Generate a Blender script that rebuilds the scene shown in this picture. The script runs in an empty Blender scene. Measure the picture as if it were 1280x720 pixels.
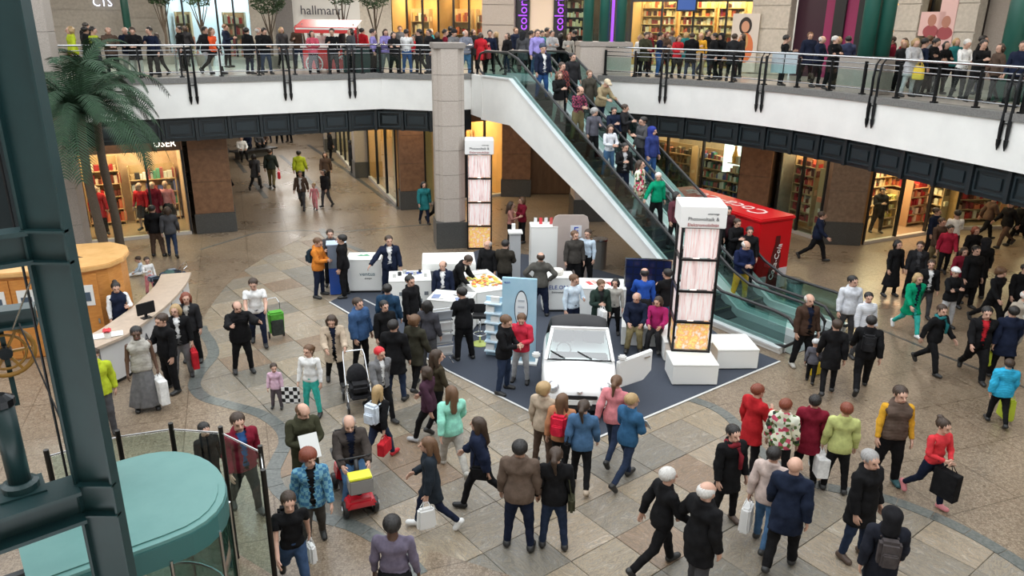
import bpy, bmesh, math, random, zlib
import numpy as np
from mathutils import Vector, Matrix
from mathutils.geometry import tessellate_polygon
random.seed(7)
SC = bpy.context.scene; COL = SC.collection
# ------------------------------------------------------------------ camera, world, exposure
F_PX, PITCH, ROLL, CAMZ = 950.0, math.radians(19.3), math.radians(0.7), 7.6
_fw = Vector((0, math.cos(PITCH), -math.sin(PITCH))); _u0 = Vector((0, math.sin(PITCH), math.cos(PITCH))); _r0 = Vector((1, 0, 0))
_r = _r0*math.cos(ROLL)+_u0*math.sin(ROLL); _u = _u0*math.cos(ROLL)-_r0*math.sin(ROLL)
cam = bpy.data.cameras.new('camera'); cam_o = bpy.data.objects.new('camera', cam); COL.objects.link(cam_o); SC.camera = cam_o
cam.sensor_width = 36; cam.lens = 36*F_PX/1280; cam.clip_end = 300
cam_o.matrix_world = Matrix(((_r.x, _u.x, -_fw.x, 0), (_r.y, _u.y, -_fw.y, 0), (_r.z, _u.z, -_fw.z, CAMZ), (0, 0, 0, 1)))
W = bpy.data.worlds.new('sky'); SC.world = W; W.use_nodes = True
W.node_tree.nodes['Background'].inputs[0].default_value = (.93, .97, 1.0, 1); W.node_tree.nodes['Background'].inputs[1].default_value = 2.8
SC.view_settings.view_transform = 'Standard'; SC.view_settings.look = 'None'; SC.view_settings.exposure = 0.0; SC.view_settings.gamma = 1.0
UP = 5.6                                            # level of the upper gallery floor
def lamp(loc, energy, size, col, rot=(0, 0, 0), sy=None):  # area light for shop ceilings, also for the added gallery and corridor fill
    l = bpy.data.lights.new('ceiling_or_fill_lamp', 'AREA'); l.energy = energy; l.size = size; l.color = col
    if sy: l.shape = 'RECTANGLE'; l.size_y = sy
    o = bpy.data.objects.new('ceiling_or_fill_lamp', l); COL.objects.link(o); o.location = loc; o.rotation_euler = rot; return o
# ------------------------------------------------------------------ measuring helpers
def at(px, py, z=0.0):                               # point of the level z seen at a pixel of the photograph
    d = _fw+_r*((px-640)/F_PX)+_u*(-(py-360)/F_PX); t = (z-CAMZ)/d.z; return Vector((d.x*t, d.y*t, z))
def atY(px, Y, z):                                   # point at distance Y and level z in pixel column px
    lo, hi = -60.0, 60.0
    for _ in range(40):
        m = (lo+hi)/2
        if proj(Vector((m, Y, z)))[0] < px: lo = m
        else: hi = m
    return Vector((lo, Y, z))
def proj(p):
    v = p-Vector((0, 0, CAMZ)); a = v.dot(_fw); return 640+F_PX*v.dot(_r)/a, 360-F_PX*v.dot(_u)/a
# ------------------------------------------------------------------ materials
MATS = {}
def base(key):
    if key in MATS: return MATS[key], True
    m = bpy.data.materials.new('material'); m.use_nodes = True; MATS[key] = m; return m, False
def nodes(m): return m.node_tree.nodes, m.node_tree.links, m.node_tree.nodes['Principled BSDF']
def plain(c, r=.5, metal=0.0, emit=None, es=1.0, spec=.5):
    key = ('p', tuple(c), r, metal, emit, es, spec); m, ok = base(key)
    if ok: return m
    n, l, b = nodes(m); b.inputs['Base Color'].default_value = (*c[:3], 1); b.inputs['Roughness'].default_value = r; b.inputs['Metallic'].default_value = metal
    b.inputs['Specular IOR Level'].default_value = spec
    if emit: b.inputs['Emission Color'].default_value = (*emit, 1); b.inputs['Emission Strength'].default_value = es
    return m
def ramp(n, l, src, stops, interp='LINEAR'):
    r = n.new('ShaderNodeValToRGB'); r.color_ramp.interpolation = interp
    while len(r.color_ramp.elements) < len(stops): r.color_ramp.elements.new(.5)
    for e, (p, c) in zip(r.color_ramp.elements, stops): e.position = p; e.color = (*c, 1)
    l.new(src, r.inputs[0]); return r.outputs[0]
def noise(n, l, scale, detail=4, coord='Object', stretch=None, rough=.6):
    tc = n.new('ShaderNodeTexCoord'); t = n.new('ShaderNodeTexNoise'); t.inputs['Scale'].default_value = scale; t.inputs['Detail'].default_value = detail; t.inputs['Roughness'].default_value = rough
    if stretch:
        mp = n.new('ShaderNodeMapping'); mp.inputs['Scale'].default_value = stretch; l.new(tc.outputs[coord], mp.inputs[0]); l.new(mp.outputs[0], t.inputs[0])
    else: l.new(tc.outputs[coord], t.inputs[0])
    return t.outputs[0]
def bump(n, l, b, src, s, d=.01):
    k = n.new('ShaderNodeBump'); k.inputs['Strength'].default_value = s; k.inputs['Distance'].default_value = d; l.new(src, k.inputs['Height']); l.new(k.outputs[0], b.inputs['Normal'])
def mixc(n, l, fac, a, b2, mode='MIX'):
    x = n.new('ShaderNodeMix'); x.data_type = 'RGBA'; x.blend_type = mode
    if isinstance(fac, (int, float)): x.inputs[0].default_value = fac
    else: l.new(fac, x.inputs[0])
    for i, v in ((6, a), (7, b2)):
        if isinstance(v, tuple): x.inputs[i].default_value = (*v, 1)
        else: l.new(v, x.inputs[i])
    return x.outputs[2]
def speckle(c1, c2, scale=40, r=.55, bmp=.15, stretch=None, metal=0.0):
    m, ok = base(('s', c1, c2, scale, r, stretch, metal))
    if ok: return m
    n, l, b = nodes(m); s = noise(n, l, scale, 5, stretch=stretch); l.new(ramp(n, l, s, [(.3, c1), (.7, c2)]), b.inputs['Base Color']); b.inputs['Roughness'].default_value = r; b.inputs['Metallic'].default_value = metal
    if bmp: bump(n, l, b, s, bmp)
    return m
def fabric(c, kind='plain'):
    m, ok = base(('f', tuple(c), kind))
    if ok: return m
    n, l, b = nodes(m); s = noise(n, l, 9, 3); c = tuple(c)
    lo = tuple(v*.78 for v in c); hi = tuple(min(1, v*1.2+.004) for v in c)
    if kind == 'plain': col = ramp(n, l, s, [(.3, lo), (.7, hi)])
    else:
        tc = n.new('ShaderNodeTexCoord')
        if kind.startswith('check'):
            c2 = {'check': (.02, .02, .03), 'checkw': (.75, .75, .75), 'checkb': (.05, .16, .3)}[kind]
            k = n.new('ShaderNodeTexChecker'); k.inputs['Scale'].default_value = 17 if kind != 'checkw' else 12; k.inputs[1].default_value = (*c, 1); k.inputs[2].default_value = (*c2, 1)
            l.new(tc.outputs['Object'], k.inputs[0]); col = k.outputs[0]
        elif kind == 'floral':
            v = n.new('ShaderNodeTexVoronoi'); v.inputs['Scale'].default_value = 16; l.new(tc.outputs['Object'], v.inputs[0])
            col = ramp(n, l, v.outputs['Color'], [(.0, (.7, .72, .6)), (.35, (.10, .16, .05)), (.5, (.55, .08, .14)), (.62, (.75, .72, .55)), (.8, (.03, .04, .03))], 'CONSTANT')
        elif kind == 'stripe':
            v = n.new('ShaderNodeTexWave'); v.bands_direction = 'Z'; v.inputs['Scale'].default_value = 9; l.new(tc.outputs['Object'], v.inputs[0]); col = ramp(n, l, v.outputs[0], [(.0, c), (.5, (.7, .7, .7))], 'CONSTANT')
    l.new(col, b.inputs['Base Color']); b.inputs['Roughness'].default_value = .85; b.inputs['Specular IOR Level'].default_value = .12
    fine = noise(n, l, 260, 2); bump(n, l, b, fine, .25, .003); return m
def skinmat(c):
    m, ok = base(('k', tuple(c)))
    if ok: return m
    n, l, b = nodes(m); s = noise(n, l, 24, 3); l.new(ramp(n, l, s, [(.3, tuple(v*.88 for v in c)), (.7, c)]), b.inputs['Base Color']); b.inputs['Roughness'].default_value = .5
    b.inputs['Subsurface Weight'].default_value = 0; return m
def hairmat(c):
    m, ok = base(('h', tuple(c)))
    if ok: return m
    n, l, b = nodes(m); s = noise(n, l, 60, 3, stretch=(6, 6, .6)); l.new(ramp(n, l, s, [(.3, tuple(v*.6 for v in c)), (.7, tuple(min(1, v*1.35) for v in c))]), b.inputs['Base Color']); b.inputs['Roughness'].default_value = .45
    bump(n, l, b, s, .5, .01); return m
def glassmat(tint=(.85, .95, .93), key='g', refl=.10):
    m, ok = base((key, tint, refl))
    if ok: return m
    n, l, b = nodes(m); n.remove(b); out = n['Material Output']
    t = n.new('ShaderNodeBsdfTransparent'); t.inputs[0].default_value = (*tint, 1); g = n.new('ShaderNodeBsdfGlossy'); g.inputs['Roughness'].default_value = .03
    f = n.new('ShaderNodeFresnel'); f.inputs[0].default_value = 1.45; ad = n.new('ShaderNodeMath'); ad.operation = 'ADD'; ad.inputs[1].default_value = refl*.4; l.new(f.outputs[0], ad.inputs[0])
    ge = n.new('ShaderNodeNewGeometry'); iv = n.new('ShaderNodeMath'); iv.operation = 'SUBTRACT'; iv.inputs[0].default_value = 1; l.new(ge.outputs['Backfacing'], iv.inputs[1]); mu = n.new('ShaderNodeMath'); mu.operation = 'MULTIPLY'; l.new(ad.outputs[0], mu.inputs[0]); l.new(iv.outputs[0], mu.inputs[1]); ad = mu
    mx = n.new('ShaderNodeMixShader'); l.new(ad.outputs[0], mx.inputs[0]); l.new(t.outputs[0], mx.inputs[1]); l.new(g.outputs[0], mx.inputs[2]); l.new(mx.outputs[0], out.inputs[0]); return m
def slabmat():                                       # big slate slabs, every slab its own tone
    m, ok = base('slab')
    if ok: return m
    n, l, b = nodes(m); oi = n.new('ShaderNodeObjectInfo')
    tone = ramp(n, l, oi.outputs['Random'], [(.0, (.25, .232, .20)), (.2, (.31, .272, .212)), (.4, (.20, .195, .175)), (.55, (.34, .30, .245)), (.7, (.25, .19, .14)), (.82, (.28, .26, .225)), (.92, (.36, .33, .28))], 'CONSTANT')
    tc = n.new('ShaderNodeTexCoord'); off = n.new('ShaderNodeVectorMath'); off.operation = 'SCALE'; cmb = n.new('ShaderNodeCombineXYZ')
    for i in range(3): l.new(oi.outputs['Random'], cmb.inputs[i])
    l.new(cmb.outputs[0], off.inputs[0]); off.inputs['Scale'].default_value = 37; add = n.new('ShaderNodeVectorMath'); l.new(tc.outputs['Object'], add.inputs[0]); l.new(off.outputs[0], add.inputs[1]); st_ = n.new('ShaderNodeMapping'); st_.inputs['Scale'].default_value = (.75, 2.1, 1); l.new(add.outputs[0], st_.inputs[0])
    t = n.new('ShaderNodeTexNoise'); t.inputs['Scale'].default_value = 2.4; t.inputs['Detail'].default_value = 9; t.inputs['Distortion'].default_value = 2.2; t.inputs['Roughness'].default_value = .72; l.new(st_.outputs[0], t.inputs[0])
    v = ramp(n, l, t.outputs[0], [(.30, (.40, .36, .32)), (.40, (.95, .88, .78)), (.45, (.52, .49, .46)), (.50, (1.08, .95, .78)), (.55, (.60, .60, .60)), (.62, (1.25, 1.17, 1.08)), (.72, (.75, .56, .40))])
    col = mixc(n, l, 1.0, tone, v, 'MULTIPLY')
    l.new(col, b.inputs['Base Color']); b.inputs['Roughness'].default_value = .42; bump(n, l, b, t.outputs[0], .35, .02); return m
def mosaicmat():                                     # small split stones laid in rows
    m, ok = base('mosaic')
    if ok: return m
    n, l, b = nodes(m); tc = n.new('ShaderNodeTexCoord')
    v = n.new('ShaderNodeTexVoronoi'); v.inputs['Scale'].default_value = 21; v.inputs['Randomness'].default_value = .75; l.new(tc.outputs['Object'], v.inputs[0])
    col = ramp(n, l, v.outputs['Color'], [(.0, (.16, .12, .085)), (.3, (.22, .17, .122)), (.55, (.28, .225, .165)), (.8, (.24, .182, .13)), (1., (.32, .265, .20))])
    ed = n.new('ShaderNodeTexVoronoi'); ed.feature = 'DISTANCE_TO_EDGE'; ed.inputs['Scale'].default_value = 21; ed.inputs['Randomness'].default_value = .75; l.new(tc.outputs['Object'], ed.inputs[0])
    joint = ramp(n, l, ed.outputs[0], [(.02, (.6, .56, .52)), (.10, (1, 1, 1))])
    col = mixc(n, l, 1.0, col, joint, 'MULTIPLY')
    big = noise(n, l, .45, 4); col = mixc(n, l, 1.0, col, ramp(n, l, big, [(.3, (.78, .76, .74)), (.7, (1.12, 1.1, 1.06))]), 'MULTIPLY')
    br = n.new('ShaderNodeTexBrick'); br.inputs['Scale'].default_value = 1.0; br.inputs['Mortar Size'].default_value = .012; br.inputs['Brick Width'].default_value = 1.5; br.inputs['Row Height'].default_value = 1.5; br.offset = 0
    for i in (1, 2): br.inputs[i].default_value = (1, 1, 1, 1)
    br.inputs[3].default_value = (.5, .46, .42, 1); mp = n.new('ShaderNodeMapping'); mp.inputs['Rotation'].default_value = (0, 0, math.radians(-20)); l.new(tc.outputs['Object'], mp.inputs[0]); l.new(mp.outputs[0], br.inputs[0])
    col = mixc(n, l, .8, col, br.outputs[0], 'MULTIPLY')
    l.new(col, b.inputs['Base Color']); rr = ramp(n, l, big, [(.3, (.22, .22, .22)), (.7, (.42, .42, .42))]); l.new(rr, b.inputs['Roughness']); bump(n, l, b, ed.outputs[0], .2, .01); return m
GREY_ST = speckle((.30, .255, .22), (.50, .44, .385), 55, .6)
GREY_ST2 = speckle((.22, .19, .165), (.38, .335, .295), 55, .6)
DARK_ST = speckle((.035, .035, .033), (.085, .085, .08), 40, .35)
CURB = speckle((.10, .10, .095), (.20, .195, .185), 30, .5)
BROWN_ST = speckle((.13, .065, .034), (.22, .115, .06), 6, .4, .05)
WHITE = plain((.80, .80, .77), .5); FASCIA = speckle((.70, .70, .675), (.78, .78, .75), 1.2, .45, 0)
NAVYP = plain((.010, .015, .018), .4); BLACK = plain((.012, .012, .013), .4); BLK_METAL = plain((.015, .016, .018), .3, .6)
STEEL = plain((.55, .56, .57), .22, 1.0); CHROME = plain((.75, .76, .78), .12, 1.0)
TEAL = speckle((.005, .024, .026), (.008, .033, .035), 3, .42, .02); TEAL_L = speckle((.085, .215, .20), (.11, .25, .23), 2, .55, .02); GREENC = plain((.015, .10, .075), .4)
WOODO = speckle((.50, .20, .045), (.66, .30, .08), 5, .35, .04, (1, 1, 5)); WOODD = speckle((.14, .06, .02), (.26, .12, .045), 5, .4, .05, (1, 1, 5))
GLASS = glassmat(); GLASS_D = glassmat((.55, .70, .68), 'gd', .18)
RED = plain((.55, .008, .012), .3)
# ------------------------------------------------------------------ geometry helpers
class MB:
    def __init__(s): s.v = []; s.f = []; s.m = []
    def add(s, v, f, mi=0):
        o = len(s.v); s.v += [tuple(p) for p in v]; s.f += [tuple(i+o for i in q) for q in f]; s.m += [mi]*len(f); return s
    def box(s, c, d, rz=0.0, mi=0, taper=1.0, M=None):
        x, y, z = d[0]/2, d[1]/2, d[2]/2; ca, sa = math.cos(rz), math.sin(rz); vs = []
        for k in (-1, 1):
            t = 1 if k < 0 else taper
            for a, b in ((-1, -1), (1, -1), (1, 1), (-1, 1)):
                X, Y = a*x*t, b*y*t; vs.append((c[0]+X*ca-Y*sa, c[1]+X*sa+Y*ca, c[2]+k*z))
        if M is not None: vs = [tuple(M@Vector(p)) for p in vs]
        return s.add(vs, [(0, 3, 2, 1), (4, 5, 6, 7), (0, 1, 5, 4), (1, 2, 6, 5), (2, 3, 7, 6), (3, 0, 4, 7)], mi)
    def bar(s, a, b, w, h=None, mi=0, upv=(0, 0, 1)):
        a = Vector(a); b = Vector(b); h = h or w; d = (b-a).normalized(); u = Vector(upv)
        if abs(d.dot(u)) > .97: u = Vector((0, 1, 0))
        sd = d.cross(u).normalized(); uu = sd.cross(d); vs = []
        for p in (a, b):
            for i, j in ((-1, -1), (1, -1), (1, 1), (-1, 1)): vs.append(p+sd*(i*w/2)+uu*(j*h/2))
        return s.add(vs, [(0, 3, 2, 1), (4, 5, 6, 7), (0, 1, 5, 4), (1, 2, 6, 5), (2, 3, 7, 6), (3, 0, 4, 7)], mi)
    def tube(s, pts, r, n=8, mi=0, closed=False):
        pts = [Vector(p) for p in pts]; rs = r if isinstance(r, (list, tuple)) else [r]*len(pts); o = []; k = len(pts)
        for i, p in enumerate(pts):
            if closed: d = pts[(i+1) % k]-pts[i-1]
            else: d = pts[min(i+1, k-1)]-pts[max(i-1, 0)]
            d = d.normalized() if d.length > 1e-9 else Vector((0, 0, 1)); u = Vector((0, 0, 1)) if abs(d.z) < .9 else Vector((0, 1, 0))
            a = d.cross(u).normalized(); b = a.cross(d)
            o += [p+(a*math.cos(2*math.pi*j/n)+b*math.sin(2*math.pi*j/n))*rs[i] for j in range(n)]
        f = []
        for i in range(k if closed else k-1):
            i2 = (i+1) % k
            for j in range(n): f.append((i*n+j, i*n+(j+1) % n, i2*n+(j+1) % n, i2*n+j))
        if not closed: f += [tuple(range(n-1, -1, -1)), tuple((k-1)*n+j for j in range(n))]
        return s.add(o, f, mi)
    def prism(s, poly, z0, z1, mi=0):
        n = len(poly); v = [(p[0], p[1], z0) for p in poly]+[(p[0], p[1], z1) for p in poly]
        tri = tessellate_polygon([[Vector((p[0], p[1], 0)) for p in poly]])
        f = [(i, (i+1) % n, n+(i+1) % n, n+i) for i in range(n)]
        for t in tri:
            f.append(tuple(n+i for i in t)); f.append(tuple(reversed(t)))
        return s.add(v, f, mi)
    def lathe(s, prof, c=(0, 0, 0), n=16, mi=0, M=None):
        v = []
        for r, z in prof: v += [(c[0]+r*math.cos(2*math.pi*j/n), c[1]+r*math.sin(2*math.pi*j/n), c[2]+z) for j in range(n)]
        if M is not None: v = [tuple(M@Vector(p)) for p in v]
        f = [(i*n+j, i*n+(j+1) % n, (i+1)*n+(j+1) % n, (i+1)*n+j) for i in range(len(prof)-1) for j in range(n)]
        f += [tuple(range(n-1, -1, -1)), tuple((len(prof)-1)*n+j for j in range(n))]
        return s.add(v, f, mi)
    def build(s, name, mats, parent=None, bevel=0, smooth=False):
        me = bpy.data.meshes.new(name); me.from_pydata(s.v, [], s.f)
        for m in (mats if isinstance(mats, (list, tuple)) else [mats]): me.materials.append(m)
        if len(me.polygons) == len(s.m): me.polygons.foreach_set('material_index', s.m)
        bm = bmesh.new(); bm.from_mesh(me); bmesh.ops.recalc_face_normals(bm, faces=bm.faces)
        if bevel: bmesh.ops.bevel(bm, geom=[e for e in bm.edges], offset=bevel, segments=2, affect='EDGES', clamp_overlap=True)
        bm.to_mesh(me); bm.free()
        if smooth: me.polygons.foreach_set('use_smooth', [True]*len(me.polygons))
        o = bpy.data.objects.new(name, me); COL.objects.link(o)
        if parent is not None: o.parent = parent
        return o
def mb(): return MB()
def thing(name, label, cat, loc=(0, 0, 0), rz=0.0, group=None):
    o = bpy.data.objects.new(name, None); COL.objects.link(o); o.location = loc; o.rotation_euler = (0, 0, rz); o.empty_display_size = .1
    o['label'] = label; o['category'] = cat
    if group: o['group'] = group
    return o
def tag(o, label, cat, group=None):
    o['label'] = label; o['category'] = cat
    if group: o['group'] = group
    return o
def struct(name, m, mat, parent=None, **k):
    o = m.build(name, mat, parent, **k); o['kind'] = 'structure'; return o
def share(o, loc=None, rot=None, parent=None):
    c = o.copy(); COL.objects.link(c)
    if loc is not None: c.location = loc
    if rot is not None: c.rotation_euler = rot
    if parent is not None: c.parent = parent
    return c
def text(s, size, mat, parent, loc, rot=(math.pi/2, 0, 0), name='lettering', ext=.004, align='CENTER'):
    c = bpy.data.curves.new(name, 'FONT'); c.body = s; c.size = size; c.extrude = ext; c.align_x = align; c.align_y = 'CENTER'; c.materials.append(mat); c.resolution_u = 2
    o = bpy.data.objects.new(name, c); COL.objects.link(o); o.parent = parent; o.location = loc; o.rotation_euler = rot; return o
def dirz(a, b): return math.atan2(b[1]-a[1], b[0]-a[0])
def V2(p, z=0): return Vector((p[0], p[1], z))
# ------------------------------------------------------------------ ground floor
def densify(pts, k=4):
    out = []; n = len(pts)
    for i in range(n-1):
        p0, p1, p2, p3 = pts[max(i-1, 0)], pts[i], pts[i+1], pts[min(i+2, n-1)]
        for j in range(k):
            t = j/k; out.append(tuple(.5*((2*p1[a])+(-p0[a]+p2[a])*t+(2*p0[a]-5*p1[a]+4*p2[a]-p3[a])*t*t+(-p0[a]+3*p1[a]-3*p2[a]+p3[a])*t**3) for a in (0, 1)))
    out.append(tuple(pts[-1][:2])); return out
LPX = [(402, 286), (372, 300), (330, 322), (290, 350), (262, 385), (252, 408), (264, 430), (266, 445), (250, 465), (243, 482), (256, 497), (290, 507), (325, 517), (350, 534), (357, 552), (348, 573), (341, 592), (350, 614), (390, 642), (440, 657), (480, 678), (508, 700), (525, 719)]
RPX = [(862, 498), (890, 508), (912, 522), (930, 542), (960, 572), (1000, 598), (1040, 610), (1100, 621), (1150, 638), (1200, 660), (1250, 688), (1290, 714)]
BPX = [(402, 286), (408, 296), (425, 303), (445, 311), (465, 320), (480, 332)]
left = densify([at(*p) for p in LPX]); right = densify([at(*p) for p in RPX]); back = densify([at(*p) for p in BPX])
POLY = left+[(-1.2, 9.6), (1.5, 8.4), (5, 8.2), (8.4, 9.4)]+right[::-1]+[tuple(at(835, 470)[:2]), tuple(at(800, 400)[:2]), tuple(at(600, 360)[:2])]+back[::-1][:-1]
def inside(p, poly):
    r = False; n = len(poly)
    for i in range(n):
        a, b = poly[i], poly[i-1]
        if (a[1] > p[1]) != (b[1] > p[1]) and p[0] < (b[0]-a[0])*(p[1]-a[1])/(b[1]-a[1])+a[0]: r = not r
    return r
m = mb(); outer = [(-45, 2), (32, 2), (32, 75), (-45, 75)]
tri = tessellate_polygon([[V2(p) for p in outer], [V2(p) for p in POLY]]); pts = outer+list(POLY)
m.add([(p[0], p[1], 0) for p in pts], [tuple(t) for t in tri])
for i in range(len(POLY)):
    a, b = POLY[i-1], POLY[i]; m.add([(a[0], a[1], 0), (b[0], b[1], 0), (b[0], b[1], -.1), (a[0], a[1], -.1)], [(0, 1, 2, 3)])
floor = struct('floor', m, mosaicmat())
for p in floor.data.polygons: p.use_smooth = False
struct('slab_bed', mb().box((-1, 16, -.06), (24, 26, .06)), speckle((.11, .10, .085), (.17, .155, .135), 40, .7), floor)
TS = .94; ANG = math.radians(38); slabs = []
for k in range(6):                                   # a few slab shapes with broken arrises, shared by all slabs
    bm = bmesh.new(); rr = random.Random(k); h = TS/2-.0045
    vs = [bm.verts.new((x*h+rr.uniform(-.004, .004), y*h+rr.uniform(-.004, .004), -.004+rr.uniform(-.002, .001))) for x, y in ((-1, -1), (1, -1), (1, 1), (-1, 1))]
    lo = [bm.verts.new((v.co.x, v.co.y, -.035)) for v in vs]
    bm.faces.new(vs); [bm.faces.new((lo[i], lo[(i+1) % 4], vs[(i+1) % 4], vs[i])) for i in range(4)]
    bmesh.ops.bevel(bm, geom=[e for e in bm.edges if all(v in vs for v in e.verts)], offset=.006, segments=1, affect='EDGES')
    me = bpy.data.meshes.new('stone_slab'); bm.to_mesh(me); bm.free(); me.materials.append(slabmat()); slabs.append(me)
ca, sa = math.cos(ANG), math.sin(ANG); cnt = 0; cells = []
for i in range(-30, 31):
    for j in range(-30, 31):
        x, y = i*TS*ca-j*TS*sa+1.5, i*TS*sa+j*TS*ca+14
        near = any(inside((x+dx, y+dy), POLY) for dx in (-.5, 0, .5) for dy in (-.5, 0, .5))
        if near: cells.append((y, x))
cells.sort(); rr = random.Random(3)
for y, x in cells[:300]:
    o = bpy.data.objects.new('stone_slab', slabs[rr.randrange(6)]); COL.objects.link(o); o.parent = floor; o.location = (x, y, 0); o.rotation_euler = (0, 0, ANG+rr.randrange(4)*math.pi/2)
if len(cells) > 300:
    m = mb()
    for y, x in cells[300:]: m.box((x, y, -.02), (TS-.014, TS-.014, .032), ANG)
    o = m.build('far_stone_slabs', slabmat(), floor); o['kind'] = 'stuff'
def ribbon(name, pts, w, L, z, mat, parent=None):     # inlaid border of single curved blocks
    root = None; acc = 0; seg = [pts[0]]
    def flush(seg):
        nonlocal root
        if len(seg) < 2: return
        v = []; k = len(seg)
        for i, p in enumerate(seg):
            a, b = Vector(seg[max(i-1, 0)][:2]), Vector(seg[min(i+1, k-1)][:2]); d = (b-a).normalized(); s = Vector((-d.y, d.x))*(w/2)
            q = Vector(p[:2])
            if i == 0: q = q+d*.006
            if i == k-1: q = q-d*.006
            for sg in (1, -1): v += [(q.x+s.x*sg, q.y+s.y*sg, z), (q.x+s.x*sg, q.y+s.y*sg, -.03)]
        f = []
        for i in range(k-1):
            o = i*4; f += [(o, o+2, o+6, o+4), (o, o+4, o+5, o+1), (o+2, o+3, o+7, o+6)]
        f += [(0, 1, 3, 2), ((k-1)*4, (k-1)*4+2, (k-1)*4+3, (k-1)*4+1)]
        m = MB(); m.add(v, f)
        if root is None: root = struct(name, m, mat)
        else: m.build('border_stone', mat, root)
    for i in range(1, len(pts)):
        a, b = Vector(seg[-1][:2]), Vector(pts[i][:2]); 
        while acc+(b-a).length >= L:
            t = (L-acc)/(b-a).length; q = a.lerp(b, t); seg.append(tuple(q)); flush(seg); seg = [tuple(q)]; a = q; acc = 0
        acc += (b-a).length; seg.append(tuple(b))
    flush(seg); return root
INLAY = speckle((.065, .075, .070), (.15, .16, .15), 18, .3)
ribbon('trim_1', left[20:], .26, .55, .006, INLAY); ribbon('trim_2', right, .24, .55, .006, INLAY); ribbon('trim_3', back, .22, .6, .006, INLAY)
ribbon('trim_4', [at(*p) for p in ((540, 280), (470, 286), (425, 290), (375, 288), (320, 291), (250, 312))], .10, .8, .005, INLAY)
ribbon('trim_5', [at(*p) for p in ((992, 362), (1035, 385), (1105, 414), (1170, 441), (1240, 468), (1285, 486))], .09, 1.0, .005, DARK_ST)
ribbon('trim_6', [at(*p) for p in ((135, 345), (152, 330), (155, 318), (150, 312))], .16, .5, .006, INLAY)
n_tr = 7
for a, b in (((277, 178), (288, 191)), ((293, 198), (307, 216)), ((316, 226), (333, 248)), ((350, 194), (372, 212)), ((375, 214), (400, 240)), ((330, 230), (342, 238)), ((385, 181), (430, 211)), ((430, 211), (500, 262))):
    ribbon('trim_%d' % n_tr, [at(*a), at(*b)], .22, 1.4, .006, DARK_ST); n_tr += 1
# ------------------------------------------------------------------ gallery slabs with white fascia
EL = [(-24, 18.6), (-17.5, 22.3), (-11.8, 25.6), (-5.0, 29.5), (-2.9, 29.0), (-1.55, 29.75)]
ER = densify([(3.2, 29.9), (3.95, 29.25), (6.3, 27.8), (8.3, 25.7), (9.6, 23.5), (10.5, 21.2), (11.35, 18.8), (12.1, 16.2), (12.6, 13), (12.8, 9)], 3)
def offs(pts, d):
    out = []; n = len(pts)
    for i, p in enumerate(pts):
        a, b = Vector(pts[max(i-1, 0)]), Vector(pts[min(i+1, n-1)]); t = (b-a).normalized(); out.append((p[0]-t.y*d, p[1]+t.x*d))
    return out
def band(pts, z0, z1, t, mat, name, kind=True, parent=None):
    b = offs(pts, t); m = mb(); n = len(pts); v = []
    for p, q in zip(pts, b): v += [(p[0], p[1], z0), (p[0], p[1], z1), (q[0], q[1], z1), (q[0], q[1], z0)]
    f = []
    for i in range(n-1):
        for j in range(4): f.append((i*4+j, i*4+(j+1) % 4, i*4+4+(j+1) % 4, i*4+4+j))
    f += [(3, 2, 1, 0), tuple(n*4-4+j for j in range(4))]; m.add(v, f)
    return struct(name, m, mat, parent) if kind else m.build(name, mat, parent)
slabL = [(-24, 18.9)]+offs(EL, .25)[1:]+[(-1.1, 30.2), (-.9, 30.6), (-.9, 70), (-40, 70), (-40, 18.9)]
slabR = offs(ER, .25)+[(30, 9), (30, 70), (-.9, 70), (-.9, 31.2), (2.6, 31.6)]
GF = speckle((.30, .28, .25), (.42, .39, .35), 2.2, .3, .03)
galL = struct('floor_gallery_left', mb().prism(slabL, UP-.35, UP), GF); galR = struct('floor_gallery_right', mb().prism(slabR, UP-.35, UP), GF)
UNDER = plain((.20, .17, .14), .6)
struct('ceiling_left', mb().prism(slabL, 4.30, 4.38), UNDER); struct('ceiling_right', mb().prism(slabR, 4.30, 4.38), UNDER)
band(EL, 4.42, UP-.05, .25, FASCIA, 'trim_20'); band(ER, 4.42, UP-.05, .25, FASCIA, 'trim_21')
band(offs(EL, -.06), UP-.05, UP+.13, .42, CURB, 'trim_22'); band(offs(ER, -.06), UP-.05, UP+.13, .42, CURB, 'trim_23')
def along(pts, step, start=0.0):
    out = []; acc = -start; 
    for i in range(len(pts)-1):
        a, b = Vector(pts[i][:2]), Vector(pts[i+1][:2]); L = (b-a).length; t = 0.0
        while acc+(L-t) >= 0 and t <= L:
            need = -acc if acc < 0 else 0
            if t+need > L: break
            t += need; q = a.lerp(b, t/L); out.append((q.x, q.y, math.atan2(b.y-a.y, b.x-a.x))); acc = -step
        acc += L-t
    return out
def soffit(pts, name, z0=3.62, z1=4.42):
    inner = offs(pts, .22); root = band(inner, z0, z1, .12, NAVYP, name)
    P = along(inner, 1.08, .2)
    for i in range(len(P)-1):
        a, b = Vector(P[i][:2]), Vector(P[i+1][:2]); c = (a+b)/2; L = (b-a).length-.16; rz = dirz(a, b); n = Vector((math.sin(rz), -math.cos(rz)))
        m = mb(); q = c+n*.03
        for dz, dx, sz, sx in ((.27, 0, .05, L), (-.27, 0, .05, L), (0, L/2-.03, .5, .06), (0, -L/2+.03, .5, .06)):
            m.box((q.x+math.cos(rz)*dx, q.y+math.sin(rz)*dx, (z0+z1)/2+dz), (sx, .05, sz), rz)
        m.box((q.x, q.y, (z0+z1)/2), (L-.3, .03, .3), rz)
        m.build('dark_panel', plain((.013, .022, .027), .35), root)
        q = Vector(P[i][:2])+n*.05; mb().box((q.x, q.y, (z0+z1)/2), (.1, .12, z1-z0), rz).build('panel_rib', NAVYP, root)
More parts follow.
